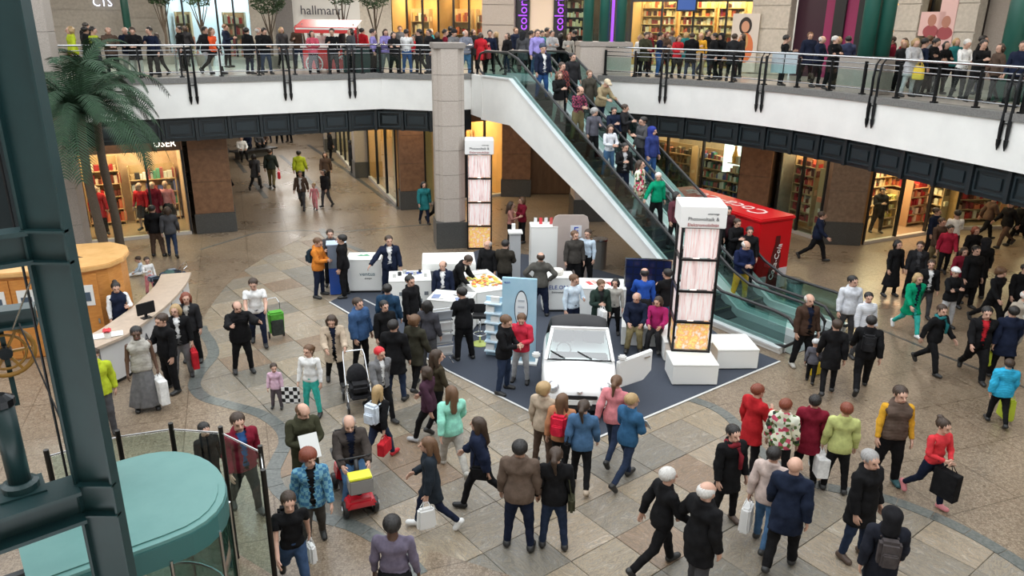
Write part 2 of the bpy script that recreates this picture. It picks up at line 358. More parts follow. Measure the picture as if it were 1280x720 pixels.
soffit(EL[1:], 'trim_24'); soffit(ER, 'trim_25')
# ------------------------------------------------------------------ railings
def railing(pts, label, step=1.25, hooks=(), top=1.02, group=None):
    base_ = V2(pts[0], UP+.13); root = thing('glass_railing', label, 'railing', base_)
    loc = lambda p, z: (p[0]-base_.x, p[1]-base_.y, z)
    P = along(pts, step); P.append((pts[-1][0], pts[-1][1], P[-1][2]))
    for p in P: mb().box(loc(p, top/2-.05), (.05, .09, top-.1), p[2]).box(loc(p, .02), (.14, .14, .04), p[2]).build('post', BLK_METAL, root)
    for z, r in ((top, .035), (top-.16, .018), (top-.30, .018), (.16, .018)):
        mb().tube([loc(p, z) for p in P], r, 6).build('handrail' if r > .03 else 'rail', STEEL if r > .03 else plain((.32, .33, .34), .25, .9), root, smooth=True)
    for a, b in zip(P[:-1], P[1:]):
        a_, b_ = Vector(a[:2]), Vector(b[:2]); c = (a_+b_)/2; L = (b_-a_).length-.09
        if L > .1: mb().box(loc(c, (top-.34+.2)/2), (L, .012, top-.56), dirz(a_, b_)).build('glass_panel', GLASS, root)
    for h in hooks:
        q, rz = h; n = Vector((math.sin(rz), -math.cos(rz))); t = Vector((math.cos(rz), math.sin(rz)))
        m = mb()
        for sd in (-.10, .10):
            prof = [(.02, top-.02), (.13, top-.16), (.17, top-.5), (.16, .1), (.17, -.35), (.16, -.62)]
            p3 = [loc((q[0]+t.x*sd+n.x*d, q[1]+t.y*sd+n.y*d), z) for d, z in prof]
            m.tube(p3, [.03, .036, .04, .04, .055, .045], 6)
            e = p3[-1]; m.tube([e, (e[0], e[1], e[2]-.13), (e[0], e[1], e[2]-.26)], [.062, .05, .012], 6)
        for z in (.7, .15, -.25):
            a = loc((q[0]-t.x*.11+n.x*.17, q[1]-t.y*.11+n.y*.17), z); b = loc((q[0]+t.x*.11+n.x*.17, q[1]+t.y*.11+n.y*.17), z); m.bar(a, b, .03)
            a = loc((q[0]+n.x*.0, q[1]+n.y*.0), z); b = loc((q[0]+n.x*.17, q[1]+n.y*.17), z)
        m.build('hook_bracket', BLK_METAL, root)
    return root
def hook_at(pts, px):
    best = None
    for a, b in zip(pts[:-1], pts[1:]):
        for k in range(21):
            q = Vector(a).lerp(Vector(b), k/20); d = abs(proj(V2(q, UP))[0]-px)
            if best is None or d < best[0]: best = (d, (q.x, q.y), dirz(a, b))
    return best[1], best[2]
RL = offs(EL, .12); RR = offs(ER, .12)
railing([(p[0], p[1]) for p in RL[1:4]], 'long glass railing with steel handrails along the left gallery behind the palm', hooks=[hook_at(RL[1:4], x) for x in (239, 357, 437)])
railing(RL[3:], 'short glass railing from the gallery corner to the grey stone column', step=.8)
railing(RR[1:], 'curved glass railing with black posts along the right gallery', hooks=[hook_at(RR, x) for x in (832, 955, 1097, 1265)])
# ------------------------------------------------------------------ columns and pillars
def pillar(name, c, w, d, z0, z1, rz=0, mat=GREY_ST, base_h=.8, base_mat=DARK_ST, courses=6, cap=None, chamfer=.0):
    root = struct(name, mb().box((c[0], c[1], (z0+z1)/2), ((w-.04)*(.8 if chamfer else 1), (d-.04)*(.8 if chamfer else 1), z1-z0), rz), speckle((.10, .09, .08), (.14, .12, .11), 40, .7))
    hs = (z1-z0-base_h)/courses
    if base_h: mb().box((c[0], c[1], z0+base_h/2), (w+.08, d+.08, base_h), rz).build('stone_block', base_mat, root, bevel=.012)
    for i in range(courses):
        z = z0+base_h+hs*(i+.5)
        if chamfer:
            k = chamfer; a, b = w/2, d/2; pl = [(-a+k, -b), (a-k, -b), (a, -b+k), (a, b-k), (a-k, b), (-a+k, b), (-a, b-k), (-a, -b+k)]
            pl = [(c[0]+x*math.cos(rz)-y*math.sin(rz), c[1]+x*math.sin(rz)+y*math.cos(rz)) for x, y in pl]
            mb().prism(pl, z-hs/2+.006, z+hs/2-.006).build('stone_block', mat, root)
        else: mb().box((c[0], c[1], z), (w, d, hs-.012), rz).build('stone_block', mat, root)
    if cap: mb().box((c[0], c[1], z1+.09), (w+.06, d+.06, .18), rz).build('cap_stone', cap, root, bevel=.02)
    return root
cc = at(562, 309)
pillar('column_central', (cc.x, cc.y+.35), 1.02, 1.02, 0, 6.75, math.radians(12), GREY_ST, .95, DARK_ST, 7, speckle((.17, .15, .135), (.26, .23, .20), 50, .6), .24)
pp = atY(753, 30.4, 5.6); pillar('column_escalator', (pp.x, 30.6), 1.95, 1.3, 0, 6.75, math.radians(4), GREY_ST, .9, DARK_ST, 6, GREY_ST2)
for dx in (-.62, .0, .62): struct('steel_column', mb().tube([(pp.x+dx, 30.6, 6.9), (pp.x+dx, 30.6, 10.5)], .2, 14), GREENC, smooth=True)
struct('steel_column', mb().box((pp.x+.3, 30.55, 8.6), (.10, .1, 3.4)), plain((.25, .05, .55), .4, emit=(.35, .06, .85), es=.8))
p2 = atY(1081, 24.4, 5.6); pillar('column_right', (p2.x, 24.6), 1.25, 1.0, UP, 6.72, math.radians(-55), GREY_ST2, 0, DARK_ST, 1)
for dx in (-.25, .25): struct('steel_column', mb().tube([(p2.x+.15+dx, 24.6, 6.72), (p2.x+.15+dx, 24.6, 10.5)], .23, 14), GREENC, smooth=True)
p3 = atY(1262, 22.5, 6); 
for dx in (-.2, .4): struct('steel_column', mb().tube([(p3.x+dx, 22.5, UP), (p3.x+dx, 22.5, 10.5)], .26, 14), GREENC, smooth=True)
pillar('column_left', (-13.35, 21.9), 1.15, 1.3, 0, 10.4, math.radians(22), GREY_ST2, .8, DARK_ST, 9)
g1 = at(263, 291); pillar('pillar_shop_left', (g1.x+.05, g1.y+.6), 1.35, 1.2, 0, 4.3, math.radians(20), BROWN_ST, .75, DARK_ST, 3)
g2 = at(513, 262); pillar('pillar_corridor', (g2.x, g2.y+.5), 1.02, 1.0, 0, 4.3, math.radians(15), BROWN_ST, .8, DARK_ST, 3)
g3 = at(452, 222); pillar('pillar_corridor_middle', (g3.x, g3.y+.4), .85, .9, 0, 4.3, math.radians(20), GREY_ST2, .8, DARK_ST, 2)
g4 = at(414, 190); pillar('pillar_corridor_far', (g4.x, g4.y+.4), .9, .9, 0, 4.3, math.radians(20), GREY_ST2, .8, DARK_ST, 2)
g5 = at(642, 246); pillar('pillar_shop_back', (g5.x+.1, g5.y+.5), 1.3, 1.0, 0, 4.3, 0, BROWN_ST, .8, DARK_ST, 3)
g6 = at(944, 282); pillar('pillar_shop_right', (g6.x, g6.y+.5), 1.2, .8, 0, 4.3, math.radians(-30), BROWN_ST, .8, DARK_ST, 3)
g7 = at(1050, 306); pillar('pillar_corner_right', (g7.x+.1, g7.y+.65), 1.3, 1.3, 0, 4.3, math.radians(-8), speckle((.15, .10, .065), (.25, .175, .12), 8, .45, .05), .85, DARK_ST, 3)
# ------------------------------------------------------------------ shops
GOODS = {'warm': [(.50, .12, .05), (.65, .35, .12), (.75, .60, .38), (.25, .05, .03), (.8, .7, .5), (.45, .03, .04), (.10, .05, .03)],
         'red': [(.6, .03, .03), (.75, .2, .1), (.35, .02, .03), (.8, .65, .5), (.15, .03, .02), (.7, .4, .25)],
         'book': [(.75, .45, .15), (.55, .10, .04), (.8, .65, .4), (.3, .04, .03), (.7, .55, .3), (.85, .75, .55), (.1, .04, .03)],
         'mix': [(.1, .12, .3), (.6, .6, .55), (.4, .1, .1), (.1, .3, .2), (.5, .35, .2), (.03, .03, .04), (.7, .7, .7)],
         'yellow': [(.8, .55, .1), (.75, .65, .2), (.25, .15, .05), (.85, .75, .45), (.5, .3, .08)],
         'dark': [(.03, .03, .03), (.25, .18, .10), (.55, .45, .3), (.1, .07, .05), (.5, .15, .1)]}
def rack(a, b, z0, h, n, pal, label, depth=.4, group=None, frame=None, cat='shelves', dens=.13):
    a = Vector(a[:2]); b = Vector(b[:2]); L = (b-a).length; rz = dirz(a, b); c = (a+b)/2
    root = thing('shelf_rack', label, cat, (c.x, c.y, z0), rz, group); fm = frame or plain((.45, .30, .16), .5)
    mb().box((0, depth*.5, h/2), (L, .03, h)).box((-L/2+.02, 0, h/2), (.04, depth, h)).box((L/2-.02, 0, h/2), (.04, depth, h)).build('rack_frame', fm, root)
    mats = [plain(q, .5) for q in GOODS[pal]]; g = mb(); rr = random.Random(int(L*100)+int(c.x*10))
    for i in range(n):
        z = .12+(h-.15)*i/n; mb().box((0, 0, z), (L-.06, depth, .03)).build('shelf', fm, root)
        x = -L/2+.06; hh = (h-.15)/n
        while x < L/2-.08:
            w = rr.uniform(.6, 1.6)*dens; gh = rr.uniform(.35, .82)*hh
            g.box((x+w/2, rr.uniform(-.05, .05), z+.015+gh/2), (w*.9, depth*.55, gh), 0, rr.randrange(len(mats))); x += w
    o = g.build('goods', mats, root); o['kind'] = 'stuff'; return root
def shop(a, b, z0, h, depth, label_n, back, glow, es, mull=3, glass=True, lampE=60, lampC=(1, .72, .42), head=.35, headmat=None, floorc=(.30, .22, .14), side=1):
    """lit shop room behind the line a-b: floor, back wall, side walls, ceiling, door frames and panes"""
    a = Vector(a[:2]); b = Vector(b[:2]); d = (b-a).normalized(); n = Vector((-d.y, d.x))*side; L = (b-a).length; rz = dirz(a, b); c = (a+b)/2
    A2, B2 = a+n*depth, b+n*depth; cm = c+n*depth
    w = mb().box((cm.x, cm.y, z0+h/2), (L, .12, h), rz)
    for p, q in ((a, A2), (b, B2)): w.bar((p.x, p.y, z0+h/2), (q.x, q.y, z0+h/2), .1, h)
    root = struct('wall_shop_%d' % label_n, w, back)
    mm = c+n*depth*.5; mb().box((mm.x, mm.y, z0+.012), (L, depth, .024), rz).build('shop_floor', plain(floorc, .25), root)
    mb().box((mm.x, mm.y, z0+h+.04), (L, depth, .08), rz).build('shop_ceiling', plain((.6, .5, .4), .7), root)
    k = max(1, int(L/1.4))
    for i in range(k):
        for j in (.3, .7):
            q = a+d*(L*(i+.5)/k)+n*depth*j; mb().box((q.x, q.y, z0+h-.02), (.5, .3, .03), rz).build('ceiling_or_fill_panel', plain((.9, .9, .9), .5, emit=glow, es=es), root)
    lamp((mm.x, mm.y, z0+h-.08), lampE, L*.8, lampC, (0, 0, rz), depth*.6)
    hm = headmat or NAVYP; mb().box((c.x, c.y, z0+h-head/2), (L, .14, head), rz).build('lintel', hm, root)
    mb().box((c.x, c.y, z0+.06), (L, .16, .12), rz).build('threshold', plain((.45, .42, .38), .4), root)
    for i in range(mull+1):
        q = a+d*(L*i/mull); mb().box((q.x, q.y, z0+(h-head)/2), (.08, .12, h-head), rz).build('window_post', BLACK, root)
    if glass:
        for i in range(mull):
            if glass == 'door' and i == mull//2: continue
            q = a+d*(L*(i+.5)/mull); mb().box((q.x, q.y, z0+(h-head)/2+.06), (L/mull-.1, .014, h-head-.12), rz).build('glass_pane', GLASS, root)
    return root
def lerp2(a, b, t): a = Vector(a[:2]); b = Vector(b[:2]); return a.lerp(b, t)
def inset(a, b, t0, t1, dep, side=1):
    a = Vector(a[:2]); b = Vector(b[:2]); d = (b-a).normalized(); n = Vector((-d.y, d.x))*side; return a.lerp(b, t0)+n*dep, a.lerp(b, t1)+n*dep
CREAM = plain((.55, .42, .28), .6); AMBER = plain((.60, .34, .13), .6)
# left fashion shop
sA, sB = at(100, 306), at(240, 292)
shop(sA, sB, 0, 3.62, 3.0, 1, speckle((.45, .28, .18), (.6, .40, .26), 2, .6), (1, .8, .55), 9, 3, True, 230, head=.5, headmat=speckle((.09, .05, .03), (.14, .08, .05), 6, .4))
r_ = text('USER', .32, plain((.9, .9, .85), .4, emit=(1, .95, .85), es=2.5), bpy.data.objects['wall_shop_1'], (0, 0, 0)); q = lerp2(sA, sB, .86); n_ = Vector((math.sin(dirz(sA, sB)), -math.cos(dirz(sA, sB))))
r_.location = (q.x+n_.x*.1, q.y+n_.y*.1, 3.37); r_.rotation_euler = (math.pi/2, 0, dirz(sA, sB))
a_, b_ = inset(sA, sB, .08, .42, 2.6); rack(a_, b_, .02, 2.6, 5, 'red', 'red and orange goods on wall shelves in the shop left of the brown pillar', group=None)
a_, b_ = inset(sA, sB, .5, .95, 2.6); rack(a_, b_, .02, 2.2, 4, 'mix', 'mixed clothing shelves at the back of the left shop window')
# corridor side shops
c0, c1, c2, c3 = at(530, 268), at(497, 255), at(463, 226), at(441, 216)
shop((g2.x-.62, g2.y+.6), (g3.x+.45, g3.y-.1), 0, 3.9, 1.9, 2, AMBER, (1, .75, .4), 7, 3, True, 260, side=-1)
a_, b_ = inset((g2.x-.62, g2.y+.6), (g3.x+.45, g3.y-.1), .25, .9, 1.5, -1); rack(b_, a_, .02, 2.6, 4, 'yellow', 'amber lit shelf wall in the corridor shop between brown and grey pillars')
shop((g3.x-.5, g3.y+.9), (g4.x+.4, g4.y-.1), 0, 3.9, 2.6, 3, CREAM, (1, .8, .5), 6, 4, True, 220, side=-1)
a_, b_ = inset((g3.x-.5, g3.y+.9), (g4.x+.4, g4.y-.1), .1, .9, 2.2, -1); rack(b_, a_, .02, 2.6, 4, 'dark', 'dark goods on shelves in the farther corridor shop')
# back shop beyond the central column
d0, d1 = (g2.x+.55, g2.y+.9), (g5.x-.5, g5.y+.3)
shop(d0, d1, 0, 3.9, 3.2, 4, AMBER, (1, .75, .38), 9, 4, 'door', 380, headmat=plain((.12, .05, .02), .4), head=.45)
for k, (t0, t1, pal) in enumerate(((.04, .3, 'yellow'), (.36, .62, 'book'), (.68, .96, 'warm'))):
    a_, b_ = inset(d0, d1, t0, t1, 2.7); rack(a_, b_, .02, 2.7, 6, pal, ['yellow packets on the shelves left of the slim tower', 'paperbacks on the middle shelves of the shop behind the column', 'brown boxed goods on the shelves beside the brown back pillar'][k])
# dark zone below the escalator and shops to its right
e0, e1, e2 = (g5.x+.75, g5.y+.5), (5.6, 35.2), (g6.x-.55, g6.y+.9)
struct('wall_below_escalator', mb().bar((e0[0], e0[1]+.2, 1.95), (e1[0], e1[1]+.2, 1.95), .2, 3.9), speckle((.09, .05, .03), (.15, .09, .05), 4, .5))
for k in range(7):
    q = lerp2(e0, e1, (k+.5)/7); mb().box((q.x, q.y+.06, 1.9), (.74, .06, 3.7), dirz(e0, e1)).build('wood_panel', speckle((.085, .045, .025), (.14, .08, .045), 4, .45, .05, (1, 1, .2)), bpy.data.objects['wall_below_escalator'])
shop(e1, e2, 0, 3.9, 3.0, 5, speckle((.25, .19, .13), (.38, .30, .22), 5, .7, .1, (6, 6, .6)), (1, .85, .6), 7, 3, True, 260, head=.3)
for k, (t0, t1, pal) in enumerate(((.05, .45, 'dark'), (.52, .95, 'mix'))):
    a_, b_ = inset(e1, e2, t0, t1, 1.0); rack(a_, b_, .02, 2.5, 6, pal, ['small dark trinkets on shelves just beyond the blue hooded rider', 'glossy mixed trinkets on shelves behind the lit poster'][k], dens=.09)
f0, f1 = (g6.x+.7, g6.y-.1), (g7.x-.6, g7.y+.6)
shop(f0, f1, 0, 3.7, 2.2, 6, speckle((.20, .17, .15), (.32, .28, .24), 3, .4, .02), (1, .85, .6), 7, 2, True, 190, head=.25)
a_, b_ = inset(f0, f1, .15, .62, .55); rack(a_, b_, .3, 2.6, 7, 'red', 'tall red and pink sweets display in the shop between the right brown pillars', dens=.09)
h0, h1, h2 = (g7.x+.85, g7.y+.1), at(1190, 287), (26.5, 30.5)
shop(h0, (h1.x, h1.y), 0, 3.7, 3.4, 7, AMBER, (1, .78, .45), 10, 3, 'door', 520, headmat=BLACK)
shop((h1.x, h1.y), h2, 0, 3.7, 3.4, 8, speckle((.30, .07, .04), (.45, .14, .07), 3, .6), (1, .75, .42), 8, 4, True, 420, headmat=BLACK)
for k, (t0, t1, pal) in enumerate(((.03, .3, 'warm'), (.36, .6, 'red'), (.66, .97, 'warm'))):
    a_, b_ = inset(h0, h1, t0, t1, 2.8); rack(a_, b_, .02, 2.9, 7, pal, ['orange lit goods on the shelves right of the corner pillar', 'rows of red packets on shelves inside the open shop doorway', 'brown and cream goods on shelves right of the shop doorway'][k])
for k, (t0, t1, pal) in enumerate(((.02, .3, 'red'), (.33, .62, 'red'), (.65, .97, 'yellow'))):
    a_, b_ = inset(h1, h2, t0, t1, 1.2); rack(a_, b_, .02, 2.6, 6, pal, ['red shelf rows left of centre in the far right shop', 'second rack of red goods in the far right shop', 'yellow goods rack at the far right edge of the shops'][k])
# corridor left wall and far end
struct('wall_corridor_left', mb().bar((g1.x-.4, g1.y+1.3, 2.1), (-26.5, 66, 2.1), .3, 4.3), speckle((.30, .27, .24), (.42, .38, .34), 2, .6))
struct('wall_corridor_end', mb().box((-18, 66, 2.1), (24, .3, 4.3)), CREAM)
# ------------------------------------------------------------------ upper gallery shops
UL = [(-30, 37), (-17, 40.5), (-6.5, 41.5), (-1.2, 39.6), (4.6, 38.6), (10.6, 35.2), (14.6, 29.8), (17.6, 23.6), (19.5, 17)]
def uw(px, z=8.2):                                   # point of the upper shop line in a pixel column
    for a, b in zip(UL[:-1], UL[1:]):
        pa, pb = proj(V2(a, z))[0], proj(V2(b, z))[0]
        if pa <= px <= pb:
            lo, hi = 0, 1
            for _ in range(30):
                m_ = (lo+hi)/2
                if proj(V2(Vector(a).lerp(Vector(b), m_), z))[0] < px: lo = m_
                else: hi = m_
            return Vector(a).lerp(Vector(b), lo)
    return Vector(UL[-1] if px > 1000 else UL[0])
nsh = 20
def upper_wall(x0, x1, mat, t=.35, h=4.6, out=0.0, joints=0):
    global nsh
    a, b = uw(x0), uw(x1); rz = dirz(a, b); n = Vector((math.sin(rz), -math.cos(rz)))*out; c = (a+b)/2+n
    o = struct('wall_upper_%d' % nsh, mb().box((c.x, c.y, UP+h/2), ((b-a).length, t, h), rz), mat); nsh += 1
    for k in range(joints):
        mb().box((c.x+math.sin(rz)*(t/2+.015), c.y-math.cos(rz)*(t/2+.015), UP+h*(k+.5)/joints), ((b-a).length-.02, .05, h/joints-.05), rz).build('stone_course', mat, o)
    return o
LIME = speckle((.42, .385, .33), (.55, .505, .44), 8, .6, .05)
def upper_shop(x0, x1, back, glow, es, mull, lampE, head=.3, glass=True, col=(1, .72, .42)):
    global nsh
    o = shop(uw(x0), uw(x1), UP, 3.4, 2.6, nsh, back, glow, es, mull, glass, lampE, col, head, BLACK); nsh += 1; return o
upper_wall(60, 158, LIME, joints=6); upper_wall(158, 206, LIME, joints=7)
s_ = text('CTS', .55, plain((.8, .82, .9), .4, emit=(.75, .8, 1), es=1.6), bpy.data.objects['wall_upper_20'], (0, 0, 0)); q = uw(134); s_.location = (q.x, q.y-.45, 8.25)
struct('steel_column', mb().tube([V2(atY(156, 38, 8), UP), V2(atY(156, 38, 8), 10.4)], .17, 12), GREENC, smooth=True)
upper_shop(206, 312, plain((.62, .68, .75), .5), (.85, .93, 1), 3, 5, 170, .2, True, (.9, .95, 1))
for k, (x0, x1, c_) in enumerate(((212, 232, (.75, .32, .10)), (272, 300, (.85, .25, .05)))):
    a, b = uw(x0), uw(x1); a_, b_ = inset(a, b, 0, 1, .8); rack(a_, b_, UP, 2.3, 4, ['warm', 'red'][k], ['orange goods in the left bay of the white upper shop', 'red and white goods in the right bay of the white upper shop'][k])
upper_wall(312, 345, LIME, joints=6); upper_wall(345, 366, speckle((.13, .12, .12), (.2, .19, .18), 30, .5), out=.3)
upper_wall(366, 450, plain((.66, .66, .64), .5)); q = uw(405)
s_ = text('hallmann', .62, plain((.03, .03, .05), .4), bpy.data.objects['wall_upper_%d' % (nsh-1)], (0, 0, 0)); s_.location = (q.x, q.y-.5, 8.02)
upper_wall(450, 489, LIME); upper_shop(489, 548, AMBER, (1, .72, .35), 5, 3, 190); upper_shop(548, 606, AMBER, (1, .7, .35), 5, 3, 150)
for k, (x0, x1) in enumerate(((496, 520), (552, 574), (580, 602))):
    a_, b_ = inset(uw(x0), uw(x1), 0, 1, 1.7); rack(a_, b_, UP, 2.6, 4, 'warm', ['warm lit shelves behind the man in the white tee', 'dark red goods on the shelves above the grey column', 'cream lit shelves left of the broad upper stone pillar'][k])
upper_wall(606, 646, GREY_ST2, out=.4, joints=5); upper_wall(646, 663, BLACK, out=.1); upper_wall(663, 693, plain((.62, .50, .38), .5)); upper_wall(693, 704, BLACK, out=.1)
PUR = plain((.22, .04, .5), .4, emit=(.32, .05, .9), es=1.2)
for x in (654, 699):
    q = uw(x); s_ = text('colori', .62, PUR, bpy.data.objects['wall_upper_%d' % (nsh-1)], (0, 0, 0), ext=.02); s_.location = (q.x, q.y-.45, 7.95); s_.rotation_euler = (math.pi/2, -math.pi/2, 0)
upper_shop(704, 790, plain((.06, .04, .03), .5), (1, .8, .5), 6, 3, 60)
a_, b_ = inset(uw(706), uw(732), 0, 1, .7); rack(a_, b_, UP, 3.1, 7, 'book', 'lamp lit white and gold bottles on dark shelves beside the green columns', dens=.1, frame=plain((.03, .02, .02), .5))
upper_shop(790, 952, plain((.62, .40, .18), .5), (1, .8, .5), 6, 4, 420, .45)
for k, (x0, x1) in enumerate(((792, 836), (841, 886), (890, 924))):
    a_, b_ = inset(uw(x0), uw(x1), 0, 1, 1.3); rack(a_, b_, UP, 3.1, 8, 'book', ['wall of lit paperbacks left of the bright shelf post', 'wall of lit paperbacks below the blue hanging screen', 'wall of lit paperbacks beside the portrait poster'][k], dens=.12, frame=plain((.75, .5, .22), .5))
upper_wall(952, 1000, LIME, out=.45, joints=5); upper_wall(1000, 1036, plain((.035, .008, .02), .4)); upper_wall(1036, 1048, plain((.26, .015, .09), .5, emit=None, es=1.0)); upper_wall(1048, 1062, BLACK, out=.1); upper_wall(1062, 1076, plain((.26, .015, .09), .5, emit=None, es=1.0)); upper_wall(1076, 1106, BLACK)
upper_shop(1106, 1136, AMBER, (1, .7, .4), 5, 1, 130); upper_wall(1136, 1166, LIME, out=.45, joints=5); upper_shop(1166, 1206, plain((.04, .02, .015), .5), (1, .8, .6), 4, 1, 25)
upper_wall(1206, 1240, LIME, out=.45, joints=5); upper_wall(1240, 1300, GREY_ST2)
# gallery ceilings with the open skylight between them
struct('ceiling_upper_left', mb().prism([(-27, 17.0)]+EL[1:]+[(-.9, 30.5), (-.9, 48), (-40, 48), (-40, 17.0)], 10.3, 10.45), plain((.6, .58, .54), .7))
struct('ceiling_upper_right', mb().prism(ER+[(30, 9), (30, 48), (-.9, 48), (-.9, 31)], 10.3, 10.45), plain((.6, .58, .54), .7))

# outer walls of the hall and unseen lamps added to brighten corridor and galleries
OW = speckle((.36, .32, .27), (.46, .42, .36), 3, .6, .03)
for k, (c, d) in enumerate((((-6, -4, 5.2), (60, .3, 10.4)), ((31, 30, 5.2), (.3, 70, 10.4)), ((-27, 8, 5.2), (.3, 40, 10.4)), ((0, 72, 5.2), (84, .3, 10.4)), ((-41, 45, 5.2), (.3, 60, 10.4)))):
    struct(['wall_front', 'wall_right', 'wall_left', 'wall_back', 'wall_left_far'][k], mb().box(c, d), OW)
struct('ceiling_front', mb().prism([(-27, -4), (31, -4), (31, 9), (12.8, 9), (10, 4), (4, 1.5), (-8, 1.5), (-16, 6), (-24, 12), (-27, 17)], 10.3, 10.45), plain((.6, .58, .54), .7))
def fill_lamps(pts, z, e, col, size=1.2, es=6):  # added fill: an unseen glowing panel and area light at each point
    global lamp_n
    for x, y in pts:
        mb().box((x, y, z+.01), (.5, .5, .02)).build('ceiling_or_fill_panel', plain((.9, .9, .9), .5, emit=col, es=es), bpy.data.objects['ceiling_left' if x < -.9 else 'ceiling_right']); lamp((x, y, z-.05), e, size, col)
cor = Vector((-.36, .93)); c_ = Vector((-8.2, 33))
fill_lamps([tuple(c_+cor*k*4.6) for k in range(6)], 4.27, 130, (1, .96, .9), 2.5)  # added to brighten the corridor floor in place of daylight
fill_lamps([(-13.5, 25.6), (-4, 31), (.5, 31.8), (6.6, 30.2), (10.8, 27.2), (13.2, 23.5), (15, 26.5), (15, 19), (20, 26)], 4.27, 42, (1, .82, .62), 1.5)  # added to lift the dark spaces under the galleries
fill_lamps([(-20, 30), (-14, 33), (-8, 36), (-2, 35.5), (3.5, 35)], 10.28, 360, (1, .93, .85), 2.5)  # added to lighten the upper gallery walls, left part
fill_lamps([(8.6, 31.5), (12, 27), (14.5, 22), (16, 17)], 10.28, 150, (1, .90, .80), 2.5)  # same added fill for the right part, weaker

def side_rack(b, a, d0_, d1_, z0, h, n, pal, label, back=.3):
    a = Vector(a[:2]); b = Vector(b[:2]); d = (b-a).normalized(); nn = Vector((-d.y, d.x)); p = b-d*back; rack(p+nn*d1_, p+nn*d0_, z0, h, n, pal, label, dens=.12)
side_rack((h1.x, h1.y), h0, .3, 3.0, .02, 2.9, 7, 'warm', 'orange goods on the right hand wall shelves of the bright shop')
side_rack(f1, f0, .2, 2.0, .02, 2.6, 6, 'red', 'pink sweets on the side wall beside the corner pillar')
a_, b_ = inset(h0, h1, .46, .60, 1.3); rack(a_, b_, .02, 1.5, 4, 'yellow', 'low free standing goods rack just inside the open shop doorway')
a_, b_ = inset(h0, h1, .72, .92, 1.2); rack(a_, b_, .02, 1.9, 5, 'red', 'red goods rack behind the pane right of the shop doorway')
# ------------------------------------------------------------------ escalator
EA = .5945; ED = Vector((-math.sin(EA), math.cos(EA))); EN = Vector((ED.y, -ED.x)); E0 = Vector((5.36, 19.0)); ERUN = UP/math.tan(math.radians(30)); EW = 2.5
def esc(w, s, dz=0.0):                               # w across from the near side, s along from the lower bend
    p = E0+ED*s+EN*w; z = 0 if s < 0 else (UP if s > ERUN else UP*s/ERUN); return Vector((p.x, p.y, z+dz))
er = thing('escalator', 'long white sided double escalator rising from the hall to the upper gallery', 'escalator', E0.to_3d())
el = lambda w, s, dz=0.0: esc(w, s, dz)-E0.to_3d()
def skirt(w, t, lo_, hi_, name, mat, s0=-2.3, s1=ERUN+1.9, bottom=None):
    m = mb(); v = []; S = [s0, 0, ERUN, s1]
    for s in S:
        for ww, dz in ((w-t/2, lo_), (w-t/2, hi_), (w+t/2, hi_), (w+t/2, lo_)):
            p = el(ww, s, dz); p.z = max(p.z, 0.002) if bottom is None else p.z; v.append(p)
    f = [(i*4+j, i*4+(j+1) % 4, i*4+4+(j+1) % 4, i*4+4+j) for i in range(3) for j in range(4)]+[(3, 2, 1, 0), (12, 13, 14, 15)]
    m.add(v, f); return m.build(name, mat, er)
skirt(-.05, .10, -1.42, .12, 'side_panel', FASCIA); skirt(EW+.05, .10, -1.42, .12, 'side_panel', FASCIA)
DECK = plain((.74, .75, .76), .35, .25)
skirt(-.06, .20, .12, .17, 'edge_strip', DECK); skirt(EW+.10, .26, .12, .20, 'edge_strip', DECK); skirt(EW-.10, .06, .0, .22, 'skirting', DECK); skirt(.10, .06, .0, .22, 'skirting', DECK)
skirt(EW/2, .30, .12, .20, 'edge_strip', DECK)
for w in (EW/2-.20, EW/2+.20): skirt(w, .06, .0, .22, 'skirting', DECK)
skirt(EW/2, .2, -.3, .08, 'centre_deck', plain((.20, .21, .22), .4))
skirt(EW/2, EW-.1, -1.38, -.45, 'truss_underside', plain((.03, .03, .03), .6))
RUB = plain((.012, .012, .013), .35)
for w, lab in ((.0, None), (EW/2-.17, None), (EW/2+.17, None), (EW, None)):
    pts = [el(w, -2.0, .12)]+[el(w, -2.35, .2), el(w, -2.62, .42), el(w, -2.62, .72), el(w, -2.35, .95), el(w, -1.9, 1.0), el(w, -.25, 1.0), el(w, .4, 1.02), el(w, ERUN-.3, 1.0), el(w, ERUN+.3, 1.0), el(w, ERUN+1.7, 1.0), el(w, ERUN+2.1, .9), el(w, ERUN+2.25, .6), el(w, ERUN+2.1, .3), el(w, ERUN+1.8, .15)]
    mb().tube(pts, .042, 8).build('handrail', RUB, er, smooth=True)
    m = mb(); S = [-2.3, 0, ERUN, ERUN+1.9]; v = []
    for s in S: v += [el(w-.006, s, .14), el(w-.006, s, .97), el(w+.006, s, .97), el(w+.006, s, .14)]
    m.add(v, [(i*4+j, i*4+(j+1) % 4, i*4+4+(j+1) % 4, i*4+4+j) for i in range(3) for j in range(4)]+[(3, 2, 1, 0), (12, 13, 14, 15)]); m.build('glass_balustrade', GLASS if 0 < w < EW else GLASS_D, er)
st_me = None; STEP = speckle((.035, .037, .04), (.075, .078, .08), 60, .35, .1)
